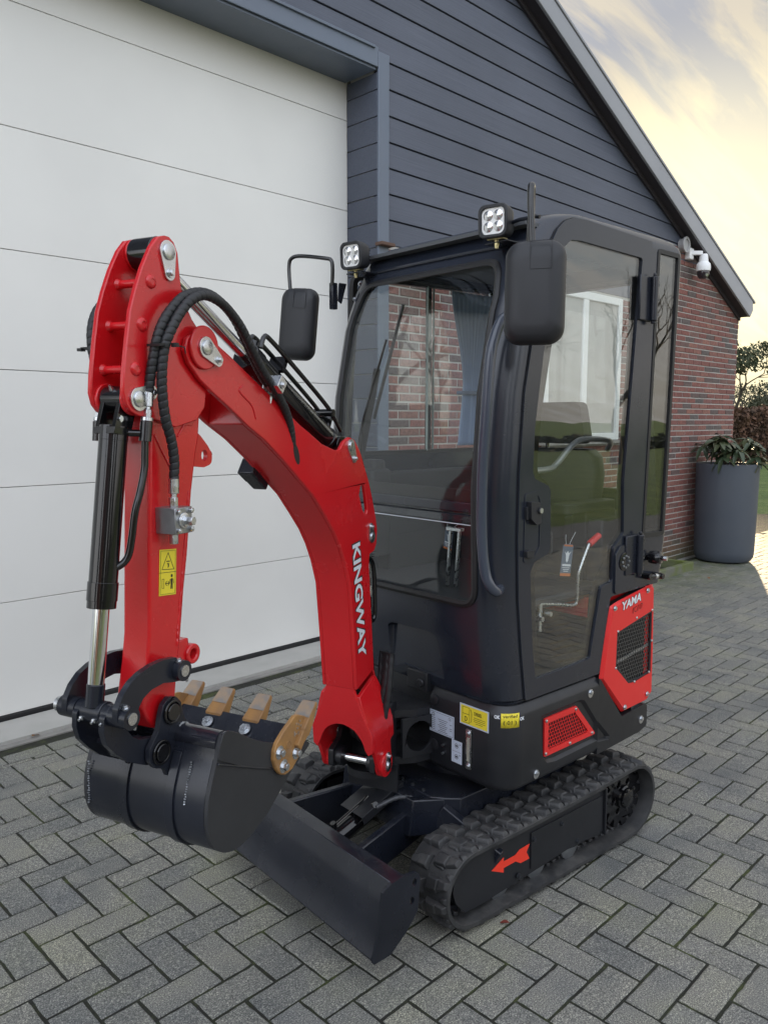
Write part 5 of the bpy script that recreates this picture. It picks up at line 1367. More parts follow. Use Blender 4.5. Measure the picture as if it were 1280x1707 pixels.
g = MB(); g.tube([(1.25, -.885, 2.215), (1.255, -.93, 2.222), (1.26, -.985, 2.222), (1.262, -1.0, 2.219)], .006, 8); obj('lamp_arm', g, BLK, cab, FU)
# mirrors
def mirror(c, q, w, h, d=.05):
    Mx = FU @ Matrix.Translation(c) @ q
    g = MB(); s1 = rrect(-w/2, w/2, -h/2, h/2, w*.27, 7)
    def sc(k, z, dz=0): return [(z, a*k, b_*(k+dz)) for a, b_ in s1]
    g.loft([sc(.50, -.036, .12), sc(.74, -.033, .08), sc(.88, -.025, .04), sc(.96, -.013, .015), sc(1.0, .002), sc(1.0, .018), sc(.96, .022)])
    mr = obj('mirror', g, PLAS, ex, Mx, bevel=.002)
    g = MB(); g.loft([sc(.92, .0222), sc(.92, .0235)]); obj('mirror_glass', g, CHR, mr, Mx)
    g = MB(); P = [(a*.36-w*.12, b_*.27+h*.34) for a, b_ in rrect(-w/2, w/2, -h/2, h/2, w*.06, 3)]
    g.px([P, inset(P, .0015)], -.0375, -.0350); obj('cap_line', g, PLAS, mr, Mx)
    return mr, Mx
m1, M1 = mirror((1.115, -1.100, 1.970), Euler((0, R(2), R(30))).to_matrix().to_4x4(), .168, .285)
g = MB(); g.tube(smooth_path([(1.13, -1.078, 2.07), (1.13, -1.075, 2.12), (1.128, -1.070, 2.22), (1.13, -1.068, 2.262), (1.142, -1.062, 2.272), (1.156, -1.052, 2.262), (1.165, -1.045, 2.22), (1.168, -1.035, 2.10)], 6), .0100, 14); g.beam((1.150, -1.055, 2.215), (1.29, -.94, 2.21), .018, .020); g.cyl((1.168, -1.03, 2.095), (1.158, -1.06, 2.085), .009, n=12); obj('mirror_arm', g, BLKG, m1, FU, bevel=.001)
g = MB(); g.prism(roundpoly([(0, 0), (.038, 0), (.050, .13), (.012, .15)], .008, 3), lambda a, b_: (1.225-a*.6, -.985-a*.5, 2.115+b_), lambda a, b_: (1.228-a*.6, -.981-a*.5, 2.115+b_)); obj('mirror_plate', g, mat('grey_beige_plate', (.30, .28, .25), .45), m1, FU)
m2, M2 = mirror((1.130, .050, 1.985), Euler((R(4), R(3), R(26))).to_matrix().to_4x4(), .150, .275)
g = MB(); g.tube(smooth_path([(1.136, .105, 2.09), (1.137, .112, 2.14), (1.138, .118, 2.215), (1.145, .108, 2.245), (1.165, .070, 2.250), (1.205, -.030, 2.232), (1.215, -.052, 2.222), (1.217, -.057, 2.19), (1.217, -.054, 2.13)], 6), .0075, 12); obj('mirror_arm', g, BLKG, m2, FU, smooth=70)
g = MB(); g.box((1.226, -.050, 2.090), (.026, .022, .10)); g.prism([(1.232, 2.07), (1.25, 2.06), (1.275, 2.14), (1.238, 2.14)], lambda a, b_: (a, -.072, b_), lambda a, b_: (a, -.066, b_)); mb2 = obj('mirror_bracket', g, BLK, m2, FU, bevel=.003)
g = MB()
for z in (2.135, 2.075): bolt(g, (F_(z)+.008, -.125, z), (-1, .1, 0), .006, .006)
obj('bracket_bolts', g, ZINC, cab, FU)

# decals on the lower body front
DX = 1.1832
def plate(name, y0, y1, zb, zt, m_, par, slope=0.): 
    g = MB(); P = [(y0, zb), (y1, zb), (y1, zt), (y0, zt)]; g.px([P], DX-.0006, DX+.0008); return obj(name, g, m_, par, FU, smooth=0)
tp = plate('type_plate', -.7495, -.634, .539, .616, SILV, lb)
g = MB()
P = [(-.7455, .543), (-.638, .543), (-.638, .612), (-.7455, .612)]; g.px([P, inset(P, .001)], DX-.0009, DX-.0007)
for r_ in range(7):
    z = .590-r_*.0068
    g.box((DX-.0009, -.652+.0, z), (.0002, .018, .0016)); g.box((DX-.0009, -.697, z), (.0002, .045-(r_ % 3)*.008, .0016))
    if r_ in (1, 3, 4): g.box((DX-.0009, -.735, z), (.0002, .010, .0016))
g.ring((DX-.0007, -.652, .602), (DX-.0010, -.652, .602), .0065, .0045, 16)
obj('plate_print', g, PRB, tp, FU, smooth=0)
text('plate_lettering', 'CE', PRB, tp, FU, (DX-.0007, -.7240, .598), (0, -1, 0), (0, 0, 1), .013, .009, .0)
sp_ = plate('symbol_plate', -.787, -.740, .460, .5375, SILV, lb)
g = MB()
for z in (.520, .482):
    g.ring((DX-.0007, -.763, z), (DX-.0010, -.763, z), .0085, .0070, 16); g.box((DX-.0009, -.763, z), (.0002, .009, .006)); g.box((DX-.0009, -.778, z+.008), (.0002, .004, .003))
g.box((DX-.0009, -.763, .500), (.0002, .040, .0008)); obj('symbol_print', g, PRB, sp_, FU, smooth=0)
fp = plate('fuel_label_border', -.902, -.776, .6065, .677, SILV, lb)
g = MB(); g.px([[(-.897, .611), (-.781, .611), (-.781, .6725), (-.897, .6725)]], DX-.0010, DX-.0007); obj('fuel_label', g, YEL, fp, FU, smooth=0)
g = MB()
P = [(-.820, .615), (-.788, .615), (-.788, .668), (-.820, .668)]; g.px([P, inset(P, .0012)], DX-.0014, DX-.0011); g.box((DX-.0013, -.804, .645), (.0002, .030, .0014))
g.tube([(DX-.0012, -.824, .665), (DX-.0012, -.829, .655), (DX-.0012, -.829, .625), (DX-.0012, -.824, .621)], .0009, 5)
for r_ in range(4): g.box((DX-.0013, -.864+(.002 if r_ % 2 else 0), .641-r_*.0062), (.0002, .050-(r_ == 3)*.02, .0014))
obj('label_print', g, PRB, fp, FU, smooth=0)
text('label_lettering', 'D', PRB, fp, FU, (DX-.0011, -.7985, .6205), (0, -1, 0), (0, 0, 1), .012, .016, .01)
text('label_lettering', 'DIESEL', PRB, fp, FU, (DX-.0011, -.8400, .650), (0, -1, 0), (0, 0, 1), .034, .011, .02)
# the verified sticker and the OK marks run round the rounded corner
CX_, CY_, CR_ = 1.184+.085, -.975+.085, .0852
def corner(s_, z, o=0):
    """arc length s_ from the start of the corner curve on the front towards the side"""
    L0 = CR_*math.pi/2
    if s_ < 0: return (1.184-o, CY_-s_, z)
    if s_ > L0: return (CX_+(s_-L0), -.975-o, z)
    a = math.pi+s_/CR_; return (CX_+(CR_+o)*math.cos(a), CY_+(CR_+o)*math.sin(a), z)
def wrap_text(name, body, s0, z0, w, h, m_, par, bold=0., o=.0008):
    ob = text(name, body, m_, par, FU, (0, 0, 0), (1, 0, 0), (0, 1, 0), w, h, bold, 0)
    for v in ob.data.vertices: v.co = corner(s0+v.co.x, z0+v.co.y, o)
    return ob
g = MB(); rows = []
for k in range(13):
    s_ = .052+.062*k/12; rows.append([corner(s_, .632, .0006), corner(s_, .680, .0006)])
for a, b_ in zip(rows, rows[1:]): g.faces([a[0], b_[0], b_[1], a[1]], [(0, 1, 2, 3)])
vs = obj('inspection_sticker', g, YEL, lb, FU)
vs.modifiers.new('s', 'SOLIDIFY').thickness = .0004
wrap_text('sticker_lettering', 'verified', .0585, .6655, .048, .0105, PRB, vs, .01, .0013)
wrap_text('sticker_lettering', '( 01 )', .060, .640, .044, .016, PRB, vs, .01, .0013)
wrap_text('ok_mark', 'OK', .030, .6605, .020, .0125, WHT, lb, .05); wrap_text('ok_mark', 'OK', .1165, .652, .020, .0125, WHT, lb, .05)
# fuel gauge in its slot
g = MB(); g.px([roundpoly([(-.833, .452), (-.800, .452), (-.800, .602), (-.833, .602)], .004, 2)], DX-.0004, DX+.0008); sl_ = obj('gauge_slot', g, GASK, lb, FU)
g = MB(); g.px([roundpoly([(-.831, .458), (-.808, .458), (-.808, .596), (-.831, .596)], .003, 2)], DX-.006, DX-.0008); gz = obj('fuel_gauge', g, ZINC, sl_, FU, bevel=.001)
g = MB(); g.box((DX-.0065, -.820, .527), (.002, .010, .082)); obj('gauge_tube', g, mat('gauge_glass', (.32, .31, .26), .2), gz, FU)
g = MB(); bolt(g, (DX-.006, -.8195, .583), (-1, 0, 0), .007, .006); bolt(g, (DX-.006, -.8195, .470), (-1, 0, 0), .007, .006); obj('gauge_bolts', g, ZINC, gz, FU)
g = MB(); g.cyl((DX, -.702, .505), (DX-.008, -.702, .505), .0045); g.cyl((DX, -.702, .476), (DX-.008, -.702, .476), .0045); obj('body_screws', g, ZINCD, lb, FU)
g = MB(); g.lathe([(.019, 0), (.019, .004), (.014, .006), (.001, .006)], (1.184, -.655, .655), (-1, 0, 0), 24); g.lathe([(.019, 0), (.019, .002), (.016, .003), (.001, .003)], (1.184, -.655, .493), (-1, 0, 0), 24); obj('cover_plug', g, PLAS, lb, FU)

# front main frame and swing bracket
mfz = MB()
mfz.box((1.235, -.50, .66), (.060, .34, .13)); mfz.box((1.25, -.50, .56), (.05, .30, .30))
nose = roundpoly([(1.24, -.645), (1.12, -.625), (1.03, -.565), (1.00, -.515), (1.03, -.465), (1.12, -.405), (1.24, -.385)], [0, .05, .04, .03, .04, .05, 0], 5)
mfz.pz([nose], .598, .624); mfz.pz([nose], .432, .458)
mf = obj('main_frame', mfz, SKIRT, ex, FU, bevel=.003)
g = MB()
for sgn in (-1, 1):
    yy = -.515+sgn*.112
    P = roundpoly([(1.235, .458), (1.235, .598), (1.07, .598), (1.07, .458)], .002, 2); hole = [(1.135+.052*math.cos(t_*math.pi/8), .528+.055*math.sin(t_*math.pi/8)) for t_ in range(16)]
    g.prism([P, hole], lambda a, b_: (a, yy+sgn*(a-1.15)*.25, b_), lambda a, b_: (a, yy+sgn*.010+sgn*(a-1.15)*.25, b_))
obj('frame_cheeks', g, SKIRT, mf, FU, bevel=.002)
g = MB()
g.box((1.200, -.575, .705), (.05, .10, .07)); g.cyl((1.178, -.595, .700), (1.168, -.595, .700), .016, n=20); obj('frame_boss', g, SKIRT, mf, FU, bevel=.004)
g = MB(); g.cyl((1.035, -.515, .405), (1.035, -.515, .660), .032, n=28); g.cyl((1.035, -.515, .655), (1.035, -.515, .670), .040, n=28); obj('swing_pin', g, BLKG, mf, FU, bevel=.002)
hh = MB()
for k, (dy, dz) in enumerate(((0, 0), (.022, .01), (-.02, -.012), (.01, -.03), (-.008, .03))):
    hh.tube(smooth_path([(1.26, -.50+dy, .54+dz), (1.12, -.52+dy, .535+dz), (1.02, -.56+dy, .53+dz*.8), (.97, -.60+dy, .60+dz), (.98, -.62+dy, .72+dz), (1.00, -.615+dy, .85)], 12), .011, 10, rfun=lambda i, m_: 1+.16*(i % 3 == 0))
obj('hose_bundle', hh, HOSE, ex, FU, smooth=70)

# ================================================================ BOOM, ARM, BUCKET (frame FB: x to the rear, y across, z up; y < 0 is the viewer's side)
def both(mb, loops, ya, yb):
    mb.py(loops, ya, yb); mb.py(loops, -ya, -yb); return mb
bup = [(-.2504, 1.7644), (-.2420, 1.7900), (-.2200, 1.8040), (-.1897, 1.8070), (-.1547, 1.7942), (-.0939, 1.765), (-.0291, 1.7299), (.09, 1.668), (.2103, 1.6025), (.2605, 1.580), (.3238, 1.549), (.405, 1.527), (.430, 1.531), (.452, 1.552), (.4868, 1.5650), (.5200, 1.5560), (.545, 1.532), (.563, 1.5097), (.6163, 1.4203), (.640, 1.365), (.6634, 1.3059), (.6740, 1.2650), (.6701, 1.2165), (.655, 1.196), (.622, 1.190), (.6164, 1.170), (.6162, 1.1472), (.6293, 1.0215), (.650, .80)]
blo = [(.530, .765), (.5127, .9266), (.4896, 1.11), (.4604, 1.1849), (.43, 1.240), (.3929, 1.2905), (.340, 1.345), (.2786, 1.405), (.1314, 1.510), (.0432, 1.5666), (-.0331, 1.6052), (-.0981, 1.6446), (-.1592, 1.6778), (-.1996, 1.7023), (-.2377, 1.7385)]
slot = [(.5593, 1.4123), (.5700, 1.4180), (.5846, 1.4081), (.5999, 1.357), (.605, 1.3330), (.5990, 1.3210), (.5894, 1.3199), (.5711, 1.3361), (.5492, 1.3851)]
hs = [(.045, 1.612), (.060, 1.600)]
boom = None
g = MB()
both(g, [bup+blo, slot], -.063, -.051)
core_ = []
for a, b_ in bup:
    if a > .10 and b_ > 1.0: continue
core_ = [(-.02, 1.700), (.09, 1.643), (.2103, 1.575), (.30, 1.525), (.395, 1.487), (.46, 1.44), (.525, 1.385), (.562, 1.30), (.585, 1.20), (.600, 1.1472), (.613, 1.0215), (.636, .80)]+blo[:11]
g.py([core_], -.0512, .0512)
boom = obj('boom', g, RED, ex, FB, bevel=.0025, smooth=30)
# fork at the foot: the side plates spread outwards and carry the pin
def lobe(s):
    mb = MB(); t_ = .013
    def Yl(x, z):     # spread: narrow at the top, full width below the crease
        k = max(0, min(1, (.775-z+(x-.58)*.25)/.165)); return .0515+.044*k
    P = [(.532, .768), (.590, .774), (.652, .779), (.672, .730), (.690, .668), (.706, .600), (.708, .560), (.683, .556), (.690, .500), (.686, .470), (.668, .447), (.645, .440), (.622, .450), (.600, .476), (.585, .510), (.560, .560), (.545, .600), (.538, .660), (.533, .720)]
    # strips between levels keep the bend crisp
    lv = sorted({z for x, z in P}, reverse=True)
    def span(z):
        xs = []
        for i in range(len(P)):
            a, b_ = P[i], P[(i+1) % len(P)]
            if (a[1]-z)*(b_[1]-z) <= 0 and abs(a[1]-b_[1]) > 1e-9: xs.append(a[0]+(b_[0]-a[0])*(z-a[1])/(b_[1]-a[1]))
        return (min(xs), max(xs)) if xs else None
    rows = []
    zs_ = [.778, .74, .70, .66, .63, .60, .5995, .565, .5555, .530, .500, .475, .455, .445, .4405]
    for z in zs_:
        sp_ = span(z)
        if not sp_: continue
        x0, x1 = sp_; q = []
        for x in (x0, x1):
            y = Yl(x, z); q.append((x, s*y, z)); q.append((x, s*(y+t_), z))
        rows.append([mb.b.verts.new(p) for p in (q[0], q[1], q[3], q[2])])
    for a, b_ in zip(rows, rows[1:]):
        for k in range(4): mb.b.faces.new((a[k], a[(k+1) % 4], b_[(k+1) % 4], b_[k]))
    mb.b.faces.new(rows[0]); mb.b.faces.new(rows[-1][::-1])
    mb.cyl((.6465, s*.088, .482), (.6465, s*.114, .482), .041, n=28)
    return mb
for s in (-1, 1): obj('foot_plate', lobe(s), RED, boom, FB, bevel=.002, smooth=25)
# front web with the arch
web = [(-.0515, .790), (-.0520, .760), (-.080, .685), (-.1085, .618), (-.1085, .556), (-.094, .545)]+[(.082*math.cos(R(a)), .552+.088*math.sin(R(a))) for a in range(172, 5, -12)]+[(.094, .545), (.1085, .556), (.1085, .618), (.080, .685), (.0520, .760), (.0515, .790)]
g = MB(); g.prism([web], lambda a, b_: (.531+max(0, .70-b_)*.10, a, b_), lambda a, b_: (.543+max(0, .70-b_)*.10, a, b_)); obj('front_web', g, RED, boom, FB, bevel=.002)
g = MB(); g.prism([[(-.0515, .80), (-.095, .60), (.095, .60), (.0515, .80)]], lambda a, b_: (.660+max(0, .78-b_)*.18, a, b_), lambda a, b_: (.668+max(0, .78-b_)*.18, a, b_)); obj('rear_web', g, RED, boom, FB, bevel=.002)
g = MB(); g.ring((-.1913, -.063, 1.7743), (-.1913, -.071, 1.7743), .048, .018, 36); g.ring((-.1913, .063, 1.7743), (-.1913, .071, 1.7743), .048, .018, 36)
obj('head_boss', g, RED, boom, FB, bevel=.0025)
# pins with their keeper plates
def keeper(mb, p, q, y, s, rp=.016, rs=.012, th=.005):
    """pear-shaped zinc plate with the pin end and a locking bolt"""
    p, q = Vector(p), Vector(q); d = (q-p).normalized(); n = Vector((-d.y, d.x)); pts = []
    R1, R2 = rp*1.45, rs*1.25
    for k in range(13): a = math.pi*k/12; v = p-d*R1*math.sin(a)+n*R1*math.cos(a); pts.append(tuple(v))
    for k in range(13): a = math.pi*k/12; v = q+d*R2*math.sin(a)-n*R2*math.cos(a); pts.append(tuple(v))
    mb.py([pts], y, y+s*th)
    mb.lathe([(rp*1.02, 0), (rp*1.02, .003), (rp*.92, .004), (.001, .004)], (p.x, y+s*th, p.y), (0, s, 0), 28)
    bolt(mb, (q.x, y+s*th, q.y), (0, s, 0), rs*.55, .008)
g = MB()
keeper(g, (-.1913, 1.7743), (-.1508, 1.7495), -.071, -1, .0165, .012)
keeper(g, (.492, 1.538), (.512, 1.500), -.063, -1, .0145, .011)
keeper(g, (.6310, 1.2440), (.6235, 1.2770), -.063, -1, .0135, .010)
obj('pin_keepers', g, ZINC, boom, FB, bevel=.0006, seg=1)
g = MB()
keeper(g, (.648, .4780), (.6465, .5130), -.114, -1, .0135, .010)
kp = obj('foot_keeper', g, ZINC, boom, FB, bevel=.0006, seg=1)
g = MB(); g.cyl((.6465, -.120, .482), (.6465, .124, .482), .0155, n=24); g.cyl((.6465, .120, .482), (.6465, .134, .482), .014, n=6); obj('foot_pin', g, CHR, boom, FB)
# kingway lettering: white with a black outline, reading downwards
kd = Vector((.108, 0, -.994)); ku = Vector((.994, 0, .108))
text('boom_lettering', 'KINGWAY', PRB, boom, FB, (.4955, -.0632, 1.2375), kd, ku, .383, .060, .055, .0006)
text('boom_lettering', 'KINGWAY', WHT, boom, FB, (.5005, -.0632, 1.2335), kd, ku, .375, .050, .028, .0013)
g = MB(); g.tube(smooth_path([(-.045, -.0632, 1.698), (-.060, -.0632, 1.686), (-.047, -.0632, 1.674), (-.010, -.0632, 1.650), (.006, -.0632, 1.618)], 6), .0022, 8); obj('weld_bead', g, RED, boom, FB)
g = MB(); g.box((.185, .080, 1.478), (.050, .050, .050), Matrix.Rotation(R(35), 3, 'Y')); g.box((.215, .080, 1.448), (.045, .045, .035), Matrix.Rotation(R(35), 3, 'Y')); g.box((.20, .05, 1.485), (.03, .05, .03)); obj('under_bracket', g, BLK, boom, FB, bevel=.004)

g = MB(); g.py([[(.190+.0125*.94*math.cos(R(a))+.030*.35*math.sin(R(a)), 1.525+.0125*.35*math.cos(R(a))-.030*.94*math.sin(R(a))) for a in range(0, 360, 20)]], -.0634, -.0632); obj('hose_slot', g, PRB, boom, FB)
# arm cylinder lying along the top of the boom
A0, A1 = Vector((-.2825, 0, 1.9634)), Vector((.492, 0, 1.538)); dA = (A1-A0).normalized(); nA = Vector((-dA.z, 0, dA.x)); nA = nA if nA.z > 0 else -nA
nA = Vector((.48, 0, .877)).normalized()
g = MB(); g.cyl(A0+dA*.395, A1-dA*.045, .034, n=32); g.cyl(A0+dA*.385, A0+dA*.43, .037, n=32); g.cyl(A1-dA*.055, A1-dA*.040, .037, n=32); g.cyl(A1-Vector((0, .035, 0)), A1+Vector((0, .035, 0)), .030, n=24)
ac = obj('arm_cylinder', g, BLKG, ex, FB, bevel=.002)
g = MB(); g.cyl(A0+dA*.03, A0+dA*.40, .0165, n=28); obj('piston_rod', g, CHR, ac, FB)
g = MB(); g.cyl(A0-Vector((0, .030, 0)), A0+Vector((0, .030, 0)), .034, n=28); g.ring(A0-Vector((0, .034, 0)), A0-Vector((0, .030, 0)), .030, .018); obj('rod_eye', g, BLKG, ac, FB, bevel=.002)
for yy in (-.028, .012):
    g = MB(); g.tube(smooth_path([A0+dA*.40+nA*.030+Vector((0, yy, 0)), A0+dA*.400+nA*.062+Vector((0, yy, 0)), A0+dA*.43+nA*.072+Vector((0, yy, 0)), A0+dA*.60+nA*.071+Vector((0, yy, 0)), A1-dA*.13+nA*.066+Vector((0, yy, 0)), A1-dA*.07+nA*.055+Vector((0, yy, 0)), A1-dA*.02+nA*.040+Vector((0, yy, 0))], 8), .0065, 10); obj('oil_pipe', g, BLKG, ac, FB, smooth=70)
g = MB(); g.cyl(A0+dA*.405+nA*.02, A0+dA*.405+nA*.050, .015, n=16); g.cyl(A1-dA*.06+nA*.03, A1-dA*.06+nA*.065, .014, n=16); g.cyl(A1-dA*.10+nA*.058-Vector((0, .04, 0)), A1-dA*.10+nA*.058+Vector((0, .03, 0)), .011, n=12)
g.beam(A0+dA*.52+nA*.035, A0+dA*.52+nA*.078, .05, .014, (1, 0, 0)); obj('pipe_unions', g, BLKG, ac, FB)
# boom cylinder behind the boom
B0, B1 = Vector((.7000, 0, 1.215)), Vector((.765, 0, .565)); B0 = Vector((.6310, 0, 1.2440)); dB = (Vector((.712, 0, .60))-B0).normalized(); B1 = B0+dB*.66
off = Vector((.012, 0, 0))
g = MB(); g.cyl(B0+dB*.05+off, B0+dB*.475+off, .0325, n=32); g.cyl(B0+dB*.435+off, B0+dB*.48+off, .0345, n=32); g.cyl(B0-Vector((0, .03, 0)), B0+Vector((0, .03, 0)), .028, n=24); g.box(B0+dB*.045+off*.6, (.05, .055, .05))
by_ = obj('boom_cylinder', g, BLKG, ex, FB, bevel=.002)
g = MB(); g.cyl(B0+dB*.47+off, B1+off, .016, n=24); obj('piston_rod', g, CHR, by_, FB)
g = MB(); g.tube(smooth_path([(.668, -.024, 1.168), (.690, -.026, 1.160), (.712, -.026, 1.138), (.724, -.026, 1.09), (.728, -.026, 1.00), (.726, -.026, .96), (.712, -.024, .945), (.700, -.022, .97), (.698, -.022, 1.03)], 8), .0085, 12); obj('oil_pipe', g, BLKG, by_, FB, smooth=70)
g = MB(); g.tube([(.705, -.020, 1.14), (.706, -.021, 1.00)], .0045, 8); g.cyl((.706, -.020, 1.035), (.706, -.020, 1.065), .010, n=6); g.cyl((.700, -.022, .975), (.700, -.022, .995), .009, n=6); obj('pipe_union', g, ZINC, by_, FB)
sp2 = MB(); sp2.tube([Vector((.675+.0065*math.cos(t_*.9), -.045+.0065*math.sin(t_*.9), 1.285-t_*.0011)) for t_ in range(110)], .0011, 5)
obj('coil_guard', sp2, BLKG, by_, FB, smooth=60)
# swing bracket carrying the foot pin
g = MB()
P = roundpoly([(.605, .455), (.605, .515), (.66, .535), (.70, .62), (.745, .655), (.775, .655), (.775, .415), (.72, .415), (.66, .445)], .012, 3)
both(g, [P], -.087, -.069)
g.cyl((.6465, -.086, .482), (.6465, -.050, .482), .033, n=28); g.cyl((.6465, .086, .482), (.6465, .045, .482), .033, n=28)
g.box((.755, 0, .53), (.03, .14, .22)); g.cyl((.735, 0, .405), (.735, 0, .43), .075, n=32)
g.box((.745, -.012, .39), (.012, .19, .10), Matrix.Rotation(R(0), 3, 'X'))
swb = obj('swing_bracket', g, SKIRT, ex, FB, bevel=.003)
g = MB(); g.cyl((.735, -.062, .62), (.735, .062, .62), .020, n=20); g.tube(smooth_path([(.70, -.06, .60), (.70, -.075, .66), (.71, -.07, .70), (.73, -.05, .72)], 6), .006, 8); obj('cylinder_pin', g, BLK, swb, FB)
g = MB()
for k, (yy, o) in enumerate(((-.03, 0), (-.008, .012), (.014, .004), (.034, .014))):
    g.tube(smooth_path([(.80, yy, .52), (.745, yy, .515+o), (.690, yy, .53+o), (.668, yy*.9, .59+o), (.676, yy*.8, .68), (.70, yy*.6, .80), (.70, yy*.6, .95)], 12), .0095, 10, rfun=lambda i, m_: 1+.18*(i % 3 == 0))
obj('boom_hoses', g, HOSE, ex, FB, smooth=70)

# ---------------------------------------------------------------- arm
plate_o = [(-.2882, 1.9961), (-.3087, 1.9890), (-.3295, 1.9662), (-.3557, 1.9217), (-.3768, 1.8756), (-.3928, 1.8332), (-.405, 1.7729), (-.4166, 1.7063), (-.4202, 1.6699), (-.4136, 1.6469), (-.4000, 1.6320), (-.3800, 1.6235), (-.3555, 1.6220), (-.315, 1.612), (-.27, 1.60), (-.20, 1.615), (-.171, 1.6437), (-.1555, 1.7351), (-.165, 1.790), (-.1818, 1.8114), (-.2060, 1.834), (-.2248, 1.8611), (-.2380, 1.890), (-.2421, 1.9164), (-.2473, 1.9673), (-.2590, 1.988), (-.2725, 1.9962)]
body_o = [(-.30, 1.80), (-.325, 1.70), (-.3360, 1.5702), (-.3422, 1.4752), (-.3516, 1.2972), (-.3586, 1.16), (-.3690, 1.0951), (-.3820, 1.040), (-.3860, 1.010), (-.3750, .985), (-.355, .955), (-.330, .943), (-.305, .945), (-.2870, .965), (-.2819, 1.0054), (-.2717, 1.0769), (-.2587, 1.1351), (-.2428, 1.2398), (-.2282, 1.3143), (-.2078, 1.4574), (-.1899, 1.5401), (-.1796, 1.5754), (-.171, 1.6437), (-.1555, 1.7351), (-.20, 1.80)]
g = MB(); g.py([body_o], -.037, .037); arm = obj('arm', g, RED, ex, FB, bevel=.006, seg=3, smooth=30)
for s in (-1, 1):
    g = MB(); g.py([plate_o], s*.0375, s*.0490); obj('rocker_plate', g, RED, arm, FB, bevel=.0022, smooth=30)
g = MB(); g.py([[(-.335, 1.60), (-.30, 1.83), (-.2, 1.83), (-.17, 1.74), (-.20, 1.60)]], -.0375, .0375); obj('plate_filler', g, RED, arm, FB, bevel=.004)
g = MB()
for x, z in ((-.3333, 1.8956), (-.3627, 1.8072), (-.3842, 1.7173)):
    g.cyl((x, -.0495, z), (x, .0495, z), .0085, n=16)
    for s in (-1, 1): g.lathe([(.0145, 0), (.0135, .003), (.0105, .0055), (.0065, .006), (.006, .0048), (.001, .0046)], (x, s*.0488, z), (0, s, 0), 20)
    g.lathe([(.0125, 0), (.0105, .004), (.0088, .008)], (x, -.0375, z), (0, 1, 0), 16); g.lathe([(.0125, 0), (.0105, .004), (.0088, .008)], (x, .0375, z), (0, -1, 0), 16)
obj('spacer_bars', g, RED, arm, FB)
g = MB()
for s in (-1, 1):
    g.ring((-.2825, s*.0375, 1.9634), (-.2825, s*.030, 1.9634), .033, .018); g.ring((-.381, s*.0375, 1.6576), (-.381, s*.030, 1.6576), .033, .018)
obj('pin_bosses', g, RED, arm, FB, bevel=.002)
g = MB(); keeper(g, (-.2825, 1.9634), (-.2792, 1.9211), -.049, -1, .0165, .0125); keeper(g, (-.381, 1.6576), (-.345, 1.672), -.049, -1, .0165, .0125); obj('pin_keepers', g, ZINC, arm, FB, bevel=.0006, seg=1)
g = MB(); g.tube(smooth_path([(-.240, -.0372, 1.662), (-.213, -.0372, 1.660), (-.206, -.0372, 1.640), (-.228, -.0372, 1.608), (-.252, -.0372, 1.580)], 6), .0024, 8); g.tube([(-.325, -.0374, 1.585), (-.30, -.0374, 1.545), (-.272, -.0374, 1.505)], .0024, 8)
wpts = [Vector((-.2078, -.033, 1.4574)).lerp(Vector((-.262, -.033, 1.115)), k/60)+Vector((-.012+rr.uniform(-.001, .001), -.004+rr.uniform(-.0006, .0006), 0)) for k in range(61)]
g.tube(wpts, .0028, 8, rfun=lambda i, m_: 1+.25*math.sin(i*2.4)); obj('weld_beads', g, RED, arm, FB)
g = MB(); P = roundpoly([(-.170, 1.600), (-.136, 1.580), (-.110, 1.556), (-.094, 1.536), (-.096, 1.512), (-.125, 1.505), (-.195, 1.512)], [.01, .02, .02, .02, .018, .014, .01], 4)
hl = [(-.1229+.0115*math.cos(t_*.524), 1.5329+.0135*math.sin(t_*.524)) for t_ in range(12)]
g.py([P, hl], -.006, .006); obj('lifting_eye', g, RED, arm, FB, bevel=.0015)
g = MB(); g.tube([Vector((-.098, 0, 1.533))+Vector((.011*math.cos(a), 0, .010*math.sin(a))) for a in [R(q) for q in range(120, -150, -20)]], .0009, 5); obj('wire', g, ZINC, arm, FB)
g = MB(); g.ring((-.2131, -.034, 1.0814), (-.2131, .010, 1.0814), .0235, .0115, 28); g.box((-.245, -.010, 1.092), (.045, .035, .058)); obj('thumb_eye', g, RED, arm, FB, bevel=.003)
# warning decal
sd_ = MB(); Q = [(-.3200, 1.3395), (-.2675, 1.3345), (-.2735, 1.2340), (-.3265, 1.2395)]
sd_.py([Q], -.0374, -.0384); wd = obj('warning_sticker', sd_, YEL, arm, FB, smooth=0)
g = MB()
def wq(u, v): 
    a = Vector((-.3265, 1.2395)).lerp(Vector((-.2735, 1.2340)), u); b_ = Vector((-.3200, 1.3395)).lerp(Vector((-.2675, 1.3345)), u); return tuple(a.lerp(b_, v))
def stroke(pts, w=.0013):
    for p, q in zip(pts, pts[1:]): g.beam((p[0], -.0387, p[1]), (q[0], -.0387, q[1]), .0004, w)
stroke([wq(.14, .57), wq(.86, .56), wq(.5, .93), wq(.14, .57)]); stroke([wq(.0, .50), wq(1, .50)], .0010); stroke([wq(.06, .03), wq(.94, .03), wq(.94, .97), wq(.06, .97), wq(.06, .03)], .0006)
stroke([wq(.16, .16), wq(.27, .16), wq(.27, .36), wq(.16, .36), wq(.16, .16)], .0009); stroke([wq(.36, .26), wq(.58, .26)], .0016); stroke([wq(.43, .31), wq(.36, .26), wq(.43, .21)], .0014); stroke([wq(.51, .31), wq(.58, .26), wq(.51, .21)], .0014)
